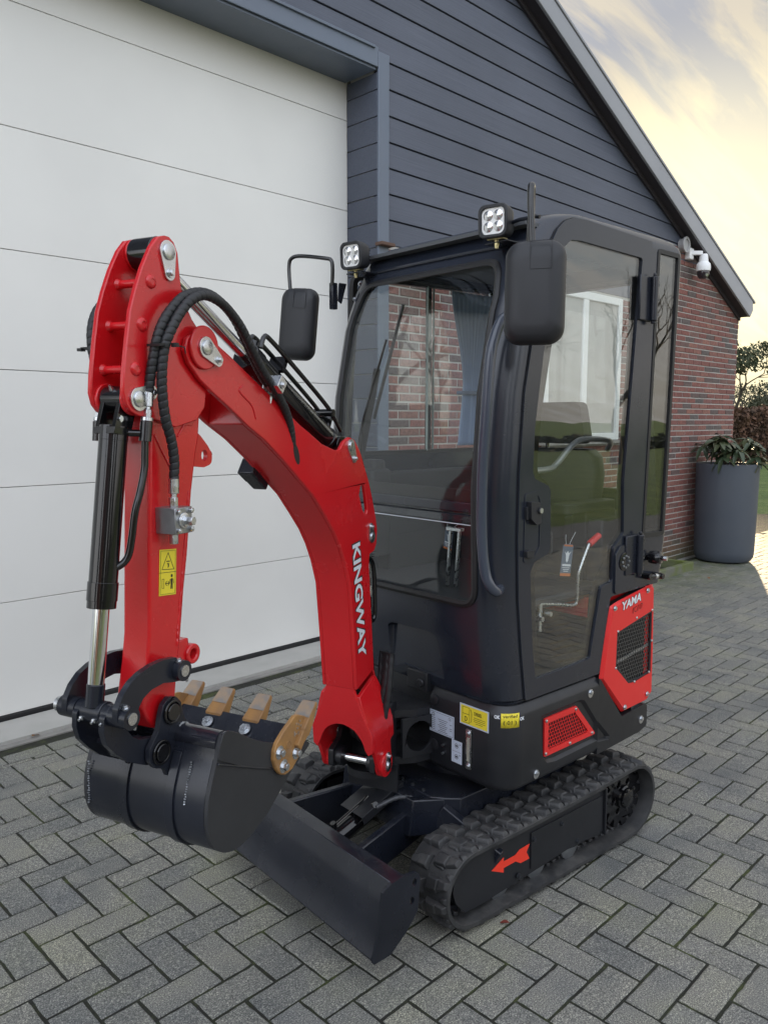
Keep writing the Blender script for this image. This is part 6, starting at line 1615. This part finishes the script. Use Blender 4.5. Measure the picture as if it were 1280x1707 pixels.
stroke([wq(.73, .36), wq(.73, .25)], .0052); stroke([wq(.70, .25), wq(.69, .13)], .0026); stroke([wq(.76, .25), wq(.77, .13)], .0026); stroke([wq(.645, .35), wq(.62, .25)], .0016); stroke([wq(.815, .35), wq(.84, .25)], .0016); g.cyl((wq(.73, .42)[0], -.0385, wq(.73, .42)[1]), (wq(.73, .42)[0], -.0389, wq(.73, .42)[1]), .0032, n=12)
stroke([wq(.40, .74), wq(.60, .74)], .0022); stroke([wq(.46, .70), wq(.52, .66), wq(.50, .60)], .0018); stroke([wq(.54, .70), wq(.54, .62)], .0016)
obj('sticker_print', g, PRB, wd, FB, smooth=0)
# line-break valve with its hose
VM = mat('valve_steel', (.36, .37, .38), .36, metal=.9, noise=.1, nscale=50)
g = MB(); g.box((-.302, -.064, 1.404), (.054, .054, .056)); vv = obj('valve_block', g, VM, arm, FB, bevel=.0015)
g = MB(); g.lathe([(.017, 0), (.017, .003), (.012, .004), (.012, .008), (.001, .008)], (-.302, -.091, 1.404), (0, -1, 0), 28); g.cyl((-.300, -.098, 1.404), (-.300, -.116, 1.404), .0095, n=6)
for i in (-1, 1):
    for j in (-1, 1): g.cyl((-.302+i*.020, -.091, 1.404+j*.020), (-.302+i*.020, -.099, 1.404+j*.020), .0055, n=12); g.cyl((-.302+i*.020, -.0985, 1.404+j*.020), (-.302+i*.020, -.100, 1.404+j*.020), .003, n=6)
g.cyl((-.303, -.064, 1.376), (-.304, -.064, 1.352), .010, n=6); g.cyl((-.302, -.064, 1.432), (-.302, -.064, 1.452), .010, n=6); g.cyl((-.301, -.064, 1.450), (-.300, -.064, 1.462), .007, n=14); g.cyl((-.300, -.064, 1.460), (-.299, -.064, 1.492), .0112, n=20)
obj('valve_fittings', g, ZINC, vv, FB, bevel=.0008, seg=1)

# bucket cylinder in front of the arm
C0, C1 = Vector((-.381, 0, 1.6576)), Vector((-.474, 0, 1.0265)); dC = (C1-C0).normalized()
pC = lambda t_: C0+dC*t_+Vector((-.010, 0, 0))
g = MB(); g.cyl(pC(.075), pC(.405), .0285, n=36); g.cyl(pC(.372), pC(.410), .0305, n=36); g.cyl(pC(.055), pC(.085), .0290, n=36); g.cyl(pC(.408), pC(.425), .0290, n=36)
g.cyl(C0-Vector((0, .028, 0)), C0+Vector((0, .028, 0)), .0275, n=28)
g.box(pC(.066), (.056, .058, .014), Matrix.Rotation(R(8), 3, 'Y'))
for s in (-1, 1):
    g.prism([[(C0.x+.024*math.cos(R(a)), C0.z+.024*math.sin(R(a))) for a in range(-5, 186, 14)]+[(pC(.064).x-.026, pC(.064).z), (pC(.064).x+.022, pC(.064).z)]], lambda a, b_: (a, s*.017, b_), lambda a, b_: (a, s*.027, b_))
cy = obj('bucket_cylinder', g, BLKG, ex, FB, bevel=.0025)
g = MB(); g.cyl(pC(.42), pC(.585), .0165, n=32); obj('piston_rod', g, CHR, cy, FB)
g = MB(); g.cyl(pC(.578), pC(.625), .0185, n=28); g.cyl(C1-Vector((0, .026, 0)), C1+Vector((0, .026, 0)), .0245, n=28); obj('rod_eye', g, BLK, cy, FB, bevel=.002)
g = MB(); bolt(g, pC(.050)+Vector((-.010, -.025, .010)), (-.3, -1, 0), .005, .006); g.lathe([(.005, 0), (.005, .004), (.0025, .008), (.0025, .012), (.0005, .012)], C0+Vector((-.020, 0, .018)), (-.6, 0, .8), 10); obj('grease_nipple', g, ZINC, cy, FB)
# oil ports and pipe of the bucket cylinder
g = MB(); g.cyl((-.362, -.052, 1.612), (-.368, -.052, 1.572), .0125, n=20); g.cyl((-.366, -.052, 1.588), (-.395, -.010, 1.590), .0075, n=12); g.tube(smooth_path([(-.368, -.052, 1.572), (-.370, -.052, 1.545), (-.373, -.052, 1.515), (-.385, -.050, 1.470), (-.397, -.046, 1.430), (-.404, -.042, 1.38), (-.410, -.038, 1.345), (-.418, -.032, 1.328), (-.430, -.022, 1.318)], 8), .0075, 12)
g.cyl((-.388, .052, 1.612), (-.392, .052, 1.572), .0125, n=20); g.cyl((-.392, .052, 1.590), (-.398, .012, 1.592), .0075, n=12); obj('oil_pipe', g, BLKG, cy, FB, smooth=60)
g = MB()
for (x, y, z) in ((-.361, -.052, 1.613), (-.387, .052, 1.613)):
    g.cyl((x, y, z), (x+.001, y, z+.008), .0125, n=16); g.cyl((x+.001, y, z+.008), (x+.003, y, z+.024), .0095, n=6); g.cyl((x+.003, y, z+.024), (x+.004, y, z+.030), .0065, n=14); g.cyl((x+.004, y, z+.030), (x+.008, y, z+.062), .0105, n=20)
obj('hose_ends', g, ZINC, cy, FB, bevel=.0006, seg=1)
# hoses in spiral guard
def hose(name, pts, r=.0105, par=ex):
    P = smooth_path(pts, 40); L_ = [0]
    for a, b_ in zip(P, P[1:]): L_.append(L_[-1]+(b_-a).length)
    n = int(L_[-1]/.0014); Q = []; k = 0
    for i in range(n+1):
        s_ = L_[-1]*i/n
        while k < len(L_)-2 and L_[k+1] < s_: k += 1
        Q.append(P[k].lerp(P[k+1], (s_-L_[k])/max(1e-9, L_[k+1]-L_[k])))
    # spiral wrap: a groove winding round the hose
    mb = MB(); rows = []; prev = None; N_ = 14; pitch_ = .0150
    for i, p in enumerate(Q):
        d = (Q[min(i+1, n)]-Q[max(i-1, 0)]).normalized()
        u = d.orthogonal().normalized() if prev is None else (prev-d*prev.dot(d)).normalized()
        prev = u; w = d.cross(u); row = []
        for q in range(N_):
            a = 2*math.pi*q/N_; ph = ((i*.0014)/pitch_-q/N_) % 1
            rr_ = r*(.87 if ph < .13 else 1.0+.035*math.sin(math.pi*(ph-.13)/.87))
            row.append(mb.b.verts.new(p+(u*math.cos(a)+w*math.sin(a))*rr_))
        rows.append(row)
    for a, b_ in zip(rows, rows[1:]):
        for q in range(N_): mb.b.faces.new((a[q], a[(q+1) % N_], b_[(q+1) % N_], b_[q]))
    mb.b.faces.new(rows[0][::-1]); mb.b.faces.new(rows[-1])
    return obj(name, mb, HOSE, par, FB, smooth=50)
hose('arm_hose', [(-.353, -.052, 1.672), (-.352, -.056, 1.70), (-.350, -.063, 1.735), (-.342, -.069, 1.780), (-.328, -.074, 1.815), (-.303, -.078, 1.846), (-.272, -.082, 1.872), (-.228, -.084, 1.887), (-.185, -.084, 1.887), (-.138, -.082, 1.872), (-.092, -.080, 1.843), (-.044, -.077, 1.792), (.004, -.072, 1.742), (.045, -.066, 1.712), (.105, -.062, 1.672), (.150, -.058, 1.622), (.176, -.048, 1.572), (.190, -.030, 1.515)])
hose('arm_hose', [(-.299, -.064, 1.488), (-.298, -.066, 1.530), (-.308, -.068, 1.575), (-.326, -.070, 1.620), (-.338, -.074, 1.690), (-.336, -.080, 1.755), (-.324, -.088, 1.795), (-.298, -.094, 1.836), (-.266, -.098, 1.866), (-.226, -.100, 1.880), (-.178, -.100, 1.874), (-.132, -.096, 1.856), (-.088, -.094, 1.825), (-.038, -.090, 1.775), (.012, -.086, 1.728), (.055, -.080, 1.700), (.120, -.072, 1.648), (.165, -.062, 1.590), (.190, -.050, 1.522)])
hose('arm_hose', [(-.378, .052, 1.672), (-.378, .060, 1.715), (-.380, .070, 1.760), (-.374, .075, 1.805), (-.352, .078, 1.845), (-.310, .080, 1.875), (-.25, .080, 1.885), (-.17, .075, 1.86), (-.09, .07, 1.81), (-.02, .06, 1.755)])
hose('arm_hose', [(-.37, .066, 1.64), (-.366, .074, 1.715), (-.364, .085, 1.760), (-.355, .090, 1.805), (-.330, .092, 1.840), (-.29, .094, 1.865), (-.23, .094, 1.873), (-.16, .088, 1.85), (-.08, .08, 1.80), (-.01, .07, 1.745)])
g = MB(); g.box((-.344, -.073, 1.768), (.030, .034, .005), Matrix.Rotation(R(-8), 3, 'Y')); g.box((-.322, -.098, 1.768), (.008, .014, .008)); g.tube([(-.322, -.10, 1.768), (-.305, -.108, 1.764), (-.300, -.106, 1.752)], .0015, 6); obj('cable_tie', g, GASK, ex, FB)
g = MB(); g.box((-.372, .080, 1.763), (.030, .034, .005)); g.box((-.388, .094, 1.760), (.012, .012, .006)); obj('cable_tie', g, GASK, ex, FB)
g = MB(); g.box((.068, -.080, 1.704), (.030, .042, .034), Matrix.Rotation(R(38), 3, 'Y')); bolt(g, (.068, -.102, 1.702), (0, -1, 0), .007, .006); g.beam((.060, -.055, 1.66), (.070, -.060, 1.71), .006, .03); obj('hose_clamp', g, ZINC, boom, FB, bevel=.002)

# ---------------------------------------------------------------- links
upn = [(-.300, 1.099), (-.322, 1.1085), (-.3600, 1.1135), (-.395, 1.1120), (-.4290, 1.1050), (-.4567, 1.0931), (-.4790, 1.0744), (-.4950, 1.0500), (-.4980, 1.0250), (-.4850, 1.0080), (-.4614, 1.0037), (-.4450, 1.0150), (-.437, 1.0350), (-.424, 1.0500), (-.4000, 1.0605), (-.3633, 1.0639), (-.330, 1.0560), (-.308, 1.0530), (-.2920, 1.062), (-.2880, 1.080)]
upn = [(x+.0, z) for x, z in upn]
lk = None
for s in (-1, 1):
    g = MB(); g.py([roundpoly(upn, .01, 2)], s*.062, s*.076)
    g.cyl((-.3145, s*.050, 1.0790), (-.3145, s*.092, 1.0790), .0225, n=28); g.cyl((-.4740, s*.045, 1.0265), (-.4740, s*.092, 1.0265), .0225, n=28)
    o = obj('guide_link', g, BLK, ex, FB, bevel=.003)
    g = MB()
    for x, z in ((-.3145, 1.079), (-.474, 1.0265)): g.cyl((x, s*.091, z), (x, s*.0945 if s < 0 else s*.108, z), .0125 if s < 0 else .016, n=28); bolt(g, (x-.004, s*.080, z+.0215), (-.2, 0, 1), .006, .006)
    obj('link_pins', g, ZINC, o, FB)
lon = [(-.500, 1.030), (-.5030, .9990), (-.4950, .9700), (-.4720, .9430), (-.4450, .9180), (-.4150, .9000), (-.3850, .8850), (-.360, .8830), (-.3400, .8980), (-.3370, .9200), (-.350, .9370), (-.3750, .9430), (-.4020, .9480), (-.4250, .9620), (-.4420, .9850), (-.4490, 1.010), (-.452, 1.032), (-.474, 1.046)]
for s in (-1, 1):
    g = MB(); g.py([roundpoly(lon, .01, 2)], s*.030, s*.043 if s > 0 else s*.0445); o = obj('bucket_link', g, BLK, ex, FB, bevel=.003)
g = MB(); g.cyl((-.474, -.045, 1.0265), (-.474, .045, 1.0265), .0215, n=28); g.cyl((-.3595, -.0445, .9095), (-.3595, .0445, .9095), .022, n=28); g.box((-.432, 0, .93), (.010, .062, .06), Matrix.Rotation(R(-40), 3, 'Y')); obj('link_tube', g, BLK, ex, FB, bevel=.002)
g = MB()
for y in (-.035, -.012, .022): g.lathe([(.0055, 0), (.0055, .004), (.003, .006), (.003, .010), (.001, .010)], (-.4945, y, 1.018), (-.95, 0, -.35), 10)
g.lathe([(.0045, 0), (.0045, .004), (.0025, .008), (.001, .008)], (-.463, -.085, 1.006), (.3, -.2, -1), 10); g.lathe([(.0045, 0), (.0045, .004), (.0025, .008), (.001, .008)], (-.303, -.085, 1.0585), (.3, -.2, -1), 10)
obj('grease_nipples', g, ZINC, ex, FB)

# ---------------------------------------------------------------- bucket
side = [(-.300, .9450), (-.3110, .9250), (-.3190, .8960), (-.3350, .8600), (-.3500, .8200), (-.3560, .7780), (-.3520, .7400), (-.3380, .7080), (-.3130, .6850), (-.2850, .6710), (-.2559, .6650), (-.2200, .6670), (-.1896, .6733), (-.1367, .6906), (-.0319, .7540), (.060, .7900), (.000, .8300), (-.060, .8400), (-.1087, .8526), (-.1485, .8707), (-.1866, .8909), (-.2232, .9132), (-.2520, .9310), (-.2720, .9420), (-.2860, .9470)]
PLT = mat('matt_black_plate', (.020, .021, .024), .55, dust=.1, noise=.08, nscale=9, bump=.1, bscale=90, bdist=.001, var=(.030, .032, .036), vscale=5)
bk = MB()
shell = [(-.300, .9430), (-.3110, .9250), (-.3190, .8960), (-.3350, .8600), (-.3500, .8200), (-.3560, .7780), (-.3520, .7400), (-.3380, .7080), (-.3130, .6850), (-.2850, .6710), (-.2559, .6650), (-.2200, .6670), (-.1896, .6733), (-.1367, .6906), (-.0319, .7540), (.060, .7900)]
def thick(path, t_):
    out = []
    for i, p in enumerate(path):
        a = Vector(path[max(i-1, 0)]); b_ = Vector(path[min(i+1, len(path)-1)]); d = (b_-a).normalized(); n = Vector((-d.y, d.x)); out.append(tuple(Vector(p)+n*t_))
    return out
shp = smooth_path([(a, 0, b_) for a, b_ in shell], 3); shl = [(p.x, p.z) for p in shp]
bk.py([shl+thick(shl, .007)[::-1]], -.168, .168)
bkt = obj('bucket', bk, BLK, ex, FB, smooth=40)
for s in (-1, 1):
    g = MB(); sp3 = smooth_path([(a, 0, b_) for a, b_ in side[:14]], 3); P = [(p.x, p.z) for p in sp3]+side[14:]
    g.py([roundpoly(P, .004, 1)], s*.166, s*.177); obj('side_plate', g, PLT, bkt, FB, bevel=.0022)
g = MB(); g.tube([(-.3190, -.1785, .8870), (-.2385, -.1785, .8495), (-.17, -.1785, .818), (-.1046, -.1785, .7900)], .0028, 8)
top_ = side[16:]+[side[0]]
g.tube(smooth_path([(a, -.1775, b_) for a, b_ in reversed(top_)], 4), .0022, 8); obj('side_ridge', g, BLK, bkt, FB)
g = MB()
P = [(-.3190, .8960), (-.3135, .9220), (-.300, .9470), (-.286, .9490), (-.2720, .9440), (-.2520, .9330), (-.2232, .9152), (-.1866, .8929), (-.1485, .8727), (-.1087, .8546), (-.095, .80), (-.1046, .7900), (-.2385, .8495)]
g.py([P], -.177, -.1800); obj('side_doubler', g, PLT, bkt, FB, bevel=.001)
g = MB()
for y in (-.085, .045):
    sh2 = shl; g.prism([[*thick(shl[6:44], -.0005), *thick(shl[6:44], -.0050)[::-1]]], lambda a, b_: (a, y-.0, b_), lambda a, b_: (a, y+.022, b_))
obj('wear_strips', g, BLK, bkt, FB, bevel=.0015)
g = MB(); g.cyl((-.292, -.168, .925), (-.292, .168, .925), .0235, n=32); obj('torsion_tube', g, mat('glossy_black_steel', (.014, .015, .022), .22, coat=.4, noise=.06, nscale=40), bkt, FB)
ear = [(-.3570, .9860), (-.3480, 1.0080), (-.3300, 1.0200), (-.3080, 1.0150), (-.2920, .9980), (-.2860, .9700), (-.2750, .945), (-.2680, .9200), (-.2900, .895), (-.3050, .872), (-.310, .835), (-.335, .835), (-.3500, .8670), (-.3780, .8780), (-.3960, .9000), (-.3940, .9250), (-.3780, .9420), (-.3650, .9560)]
for s in (-1, 1):
    g = MB(); g.py([roundpoly(ear, .012, 3)], s*.0475, s*.0600); er = obj('bucket_ear', g, BLK, bkt, FB, bevel=.002)
    g = MB()
    for x, z, r_ in ((-.3230, .9850, .0270), (-.3610, .9080, .0270)):
        g.ring((x, s*.060, z), (x, s*.066, z), r_, r_-.006, 32); g.cyl((x, s*.058, z), (x, s*.0685, z), r_-.008, n=32)
    obj('ear_pins', g, BLKG, er, FB, bevel=.0015)
g = MB()     # weld beads, silvery where the slag was brushed
def weld(a, b_, n, r=.0032):
    a, b_ = Vector(a), Vector(b_)
    for k in range(n):
        p = a.lerp(b_, k/(n-1))+Vector((rr.uniform(-.001, .001), rr.uniform(-.001, .001), 0)); g.lathe([(.0004, -r*.5), (r*rr.uniform(.7, 1.15), -r*.2), (r*.8, r*.35), (.0004, r*.6)], p, (b_-a).normalized(), 7)
weld((-.319, -.062, .865), (-.352, -.062, .795), 16); weld((-.329, -.115, .884), (-.355, -.115, .800), 18); weld((-.352, .162, .84), (-.358, .162, .745), 18)
obj('weld_beads', g, mat('bright_weld', (.55, .58, .62), .35, metal=.5, noise=.15, nscale=80, var=(.05, .055, .06), vscale=90, vamt=1.), bkt, FB, kind='stuff')
g = MB()
for k in range(15):
    a = R(-70+k*13); g.lathe([(.0004, -.002), (.0035*rr.uniform(.7, 1.2), -.001), (.003, .0015), (.0004, .0025)], (-.292+.0235*math.cos(a), -.0625, .925+.0235*math.sin(a)), (0, -1, 0), 7)
obj('tube_weld', g, MATS['bright_weld'], bkt, FB, kind='stuff')
# cutting lip and teeth
ld = Vector((.78, 0, .63)).normalized(); ln = Vector((-.63, 0, .78))
g = MB(); g.prism([[(-.045, 0), (.052, 0), (.052, .012), (-.045, .012)]], lambda a, b_: Vector((-.062, -.166, .835))+ld*a-ln*b_, lambda a, b_: Vector((-.062, .166, .835))+ld*a-ln*b_)
g.prism([[(-.07, .755), (.055, .788), (-.02, .865), (-.07, .83)]], lambda a, b_: (a, -.165, b_), lambda a, b_: (a, .165, b_)); lip = obj('cutting_lip', g, BLK, bkt, FB, bevel=.0015)
def tooth(y, wid=.026, corner_=False):
    o0 = Vector((-.030, y, .858)) if abs(y) < .1 else Vector((-.008, y, .853))
    M4 = Matrix((ld, Vector((0, 1, 0)), ln)).transposed().to_4x4(); M4.translation = o0
    T = FB @ M4
    g = MB(); w = wid
    def sec(x, hw, z0, z1): return [(x, -hw, z0), (x, hw, z0), (x, hw*.94, z1), (x, -hw*.94, z1)]
    g.loft([sec(-.040, w*.92, -.022, -.004), sec(-.002, w*.96, -.024, .002), sec(.002, w*1.02, -.026, .006), sec(.030, w*.96, -.023, .004), sec(.078, w*.82, -.010, .0015), sec(.083, w*.80, -.005, .0)])
    t = obj('bucket_tooth', g, TOOTH, bkt, T, bevel=.002)
    g = MB(); g.loft([[(x, -hw, z), (x, hw, z), (x, hw, z+.0012), (x, -hw, z+.0012)] for x, hw, z in ((.034, w*.86, .0039), (.080, w*.74, .0014))]); obj('worn_tip', g, TOOTHW, t, T)
    return t
for y in (-.178, -.056, .060, .178): tooth(y)
g = MB()
for y in (-.056, .060): bolt(g, Vector((-.052, y, .844))+ln*.004, ln, .0105, .011)
obj('lip_bolts', g, ZINC, bkt, FB)
cut = [(-.0970, .7735), (-.1140, .7930), (-.1240, .8200), (-.1220, .8400), (-.1120, .8560), (-.0839, .8740), (-.0320, .8960), (-.0150, .8940), (.0250, .8760), (.0448, .8600), (.0360, .8350), (.0150, .8150), (.0029, .8040), (-.0147, .7850), (-.0450, .7660), (-.0759, .7630)]
for s in (-1, 1):
    cu_ = roundpoly(cut, .008, 2); g = MB(); g.loft([[(a, s*.1800, b_) for a, b_ in cu_], [(a, s*.1870, b_) for a, b_ in cu_], [(a, s*.1895, b_) for a, b_ in inset(cu_, .0022)]]); sc_ = obj('side_cutter', g, TOOTH, bkt, FB)
    g = MB()
    g.ring((-.062, s*.189, .834), (-.062, s*.1908, .834), .011, .009, 20); obj('cast_ridge', g, TOOTH, sc_, FB, bevel=.0005, seg=1)
    g = MB()
    for k in range(3):
        for q in range(3):
            if (k+q) % 2 == 0: g.box((-.022+k*.0075-q*.002, s*.1905, .862+q*.0065+k*.001), (.005, .002, .004))
    g.box((-.035, s*.1903, .852), (.003, .0016, .012)); g.box((-.029, s*.1903, .850), (.008, .0016, .0025)); g.box((-.018, s*.1903, .848), (.0025, .0016, .010))
    obj('cast_mark', g, TOOTHW, sc_, FB)
    g = MB()
    for x, z in ((-.1010, .8300), (-.0290, .8020), (-.0850, .7900)): g.ring((x, s*.189, z), (x, s*.1905, z), .0165, .0135, 24); bolt(g, (x, s*.1895, z), (0, s, 0), .0095, .012)
    obj('cutter_bolts', g, ZINC, sc_, FB)

# ================================================================ things hanging in the cab
ct = empty('curtain', FU @ Matrix.Translation((2.02, -.13, 1.5)), 'blue-grey pleated curtain tied in the middle at the far side window of the cab', 'curtain')
g = MB(); rows = []
npl = 64
for k in range(41):
    t_ = k/40; z = 2.165-t_*.66
    wf_ = (1-.66*math.sin(min(1, t_/.66)*math.pi/2)**1.5) if t_ < .66 else .34+(t_-.66)/.34*.12
    cx = 1.965+.0*t_-.035*t_; hw = .150*wf_; row = []
    for q in range(npl+1):
        u = q/npl*2-1; amp = .010*(1-.25*abs(u)); row.append(g.b.verts.new((cx+u*hw, -.118-amp*math.sin(q*math.pi/3.1)*(.8 if t_ < .62 else 1.0), z)))
    rows.append(row)
for a, b_ in zip(rows, rows[1:]):
    for q in range(npl): g.b.faces.new((a[q], a[q+1], b_[q+1], b_[q]))
cf_ = obj('cloth', g, CURT, ct, FU, smooth=80); cf_.modifiers.new('s', 'SOLIDIFY').thickness = .001
g = MB(); g.box((1.925, -.122, 1.735), (.125, .034, .016)); obj('tie_band', g, mat('tie_band', (.17, .21, .30), .8), ct, FU, bevel=.004)
g = MB(); g.cyl((1.36, -.112, 2.180), (2.14, -.112, 2.185), .004, n=10)
for k in range(9): g.ring((1.80+k*.037, -.115, 2.178), (1.803+k*.037, -.115, 2.178), .008, .006, 10)
obj('rod', g, PLAS, ct, FU); g = MB(); g.box((2.07, -.122, 2.172), (.03, .014, .014)); obj('clip', g, ZINC, ct, FU)
# paper hang tag inside the door, and its twin at the levers behind the windscreen
def hang_tag(Mx, lab, s=1.):
    t = empty('hang_tag', Mx, lab, 'hang tag', 'paper hang tags in the cab')
    g = MB(); g.py([roundpoly([(-.030*s, -.104*s), (.030*s, -.104*s), (.030*s, 0), (.022*s, .006*s), (-.022*s, .006*s), (-.030*s, 0)], .003, 2)], -.0005, .0005); obj('card', g, mat('tag_navy', (.10, .14, .20), .4), t, Mx)
    g = MB(); g.box((0, -.0008, -.100*s), (.060*s, .0006, .010*s)); g.box((0, -.0008, .001*s), (.050*s, .0006, .006*s)); obj('card_edge', g, mat('tag_orange', (.55, .16, .04), .5), t, Mx, smooth=0)
    g = MB(); g.prism([[(-.018*s, -.020*s), (-.010*s, -.030*s), (-.006*s, -.052*s), (0, -.058*s), (.006*s, -.052*s), (.010*s, -.030*s), (.018*s, -.020*s), (.008*s, -.026*s), (0, -.018*s), (-.008*s, -.026*s)]], lambda a, b_: (a, -.0014, b_), lambda a, b_: (a, -.0009, b_))
    for k in range(3): g.box((0, -.0011, (-.076-.006*k)*s), ((.044-.008*k)*s, .0005, .0022*s))
    g.box((0, -.0011, -.067*s), (.048*s, .0005, .007*s)); obj('card_print', g, WHT, t, Mx, smooth=0)
    g = MB(); g.tube(smooth_path([(-.012*s, 0, .001), (-.020*s, 0, .022*s), (-.022*s, 0, .038*s)], 5), .0008, 5); g.tube(smooth_path([(.004*s, 0, .001), (.020*s, .004, .022*s), (.048*s, .01, .050*s)], 5), .0008, 5); obj('string', g, WHT, t, Mx)
hang_tag(FU @ Matrix.Translation((1.560, -.925, 1.185)) @ Matrix.Rotation(R(9), 4, 'Y'), 'dark paper tag with orange edge hanging behind the door glass')
hang_tag(FU @ Matrix.Translation((1.335, -.575, 1.222)) @ Matrix.Rotation(R(-90), 4, 'Z') @ Matrix.Rotation(R(8), 4, 'Y'), 'dark paper tag with orange edge hanging on the silver levers behind the windscreen', .66)

# ================================================================ every loose piece a part of its own
def islands(me):
    n = len(me.vertices); par = list(range(n))
    def find(a):
        while par[a] != a: par[a] = par[par[a]]; a = par[a]
        return a
    for e in me.edges:
        a, b_ = find(e.vertices[0]), find(e.vertices[1])
        if a != b_: par[a] = b_
    g_ = {}
    for i in range(n): g_.setdefault(find(i), []).append(i)
    return list(g_.values())
def split_loose(o, limit=16):
    me = o.data; isl = islands(me)
    if len(isl) < 2 or len(isl) > 400: return
    bb = []
    for g_ in isl:
        co = [me.vertices[i].co for i in g_]
        bb.append([[min(c[k] for c in co)-.0012 for k in range(3)], [max(c[k] for c in co)+.0012 for k in range(3)], g_])
    merged = True
    while merged:
        merged = False; out = []
        for b_ in bb:
            for q in out:
                if all(b_[0][k] <= q[1][k] and q[0][k] <= b_[1][k] for k in range(3)):
                    q[0] = [min(q[0][k], b_[0][k]) for k in range(3)]; q[1] = [max(q[1][k], b_[1][k]) for k in range(3)]; q[2] = q[2]+b_[2]; merged = True; break
            else: out.append([list(b_[0]), list(b_[1]), list(b_[2])])
        bb = out
    if len(bb) < 2 or len(bb) > limit: return
    for k, q in enumerate(bb):
        keep = set(q[2]); bm = bmesh.new(); bm.from_mesh(me); bm.verts.ensure_lookup_table()
        bmesh.ops.delete(bm, geom=[v for v in bm.verts if v.index not in keep], context='VERTS')
        m2 = bpy.data.meshes.new(me.name); bm.to_mesh(m2); bm.free(); [m2.materials.append(x_) for x_ in me.materials if not m2.materials]
        if k == 0: first = m2; continue
        c_ = o.copy(); c_.data = m2; C.objects.link(c_); c_.parent = o.parent; c_.matrix_basis = o.matrix_basis.copy()
    o.data = first
SKIP = ('print', 'lettering', 'mark', 'needles', 'crown', 'leaves', 'mesh', 'brick', 'paver', 'pane', 'slot_backing')
for o in list(bpy.data.objects):
    if o.type != 'MESH' or o.get('kind') or o.parent is None: continue
    root = o
    while root.parent: root = root.parent
    if any(k in o.name for k in SKIP): continue
    if o.children: continue
    if root.name.split('.')[0] in ('mini_excavator', 'security_camera', 'curtain', 'hang_tag', 'barn'): split_loose(o)
for o in bpy.data.objects:
    b_ = o.name.split('.')[0]
    if b_ in ('plate_print', 'label_print', 'sticker_print', 'symbol_print', 'card_print', 'drive_lugs', 'tread', 'blind', 'cast_mark', 'stems', 'needles', 'crown', 'branches', 'ok_mark') or b_.endswith('lettering'):
        if b_ not in ('branches', 'crown', 'needles'): o['kind'] = 'stuff'
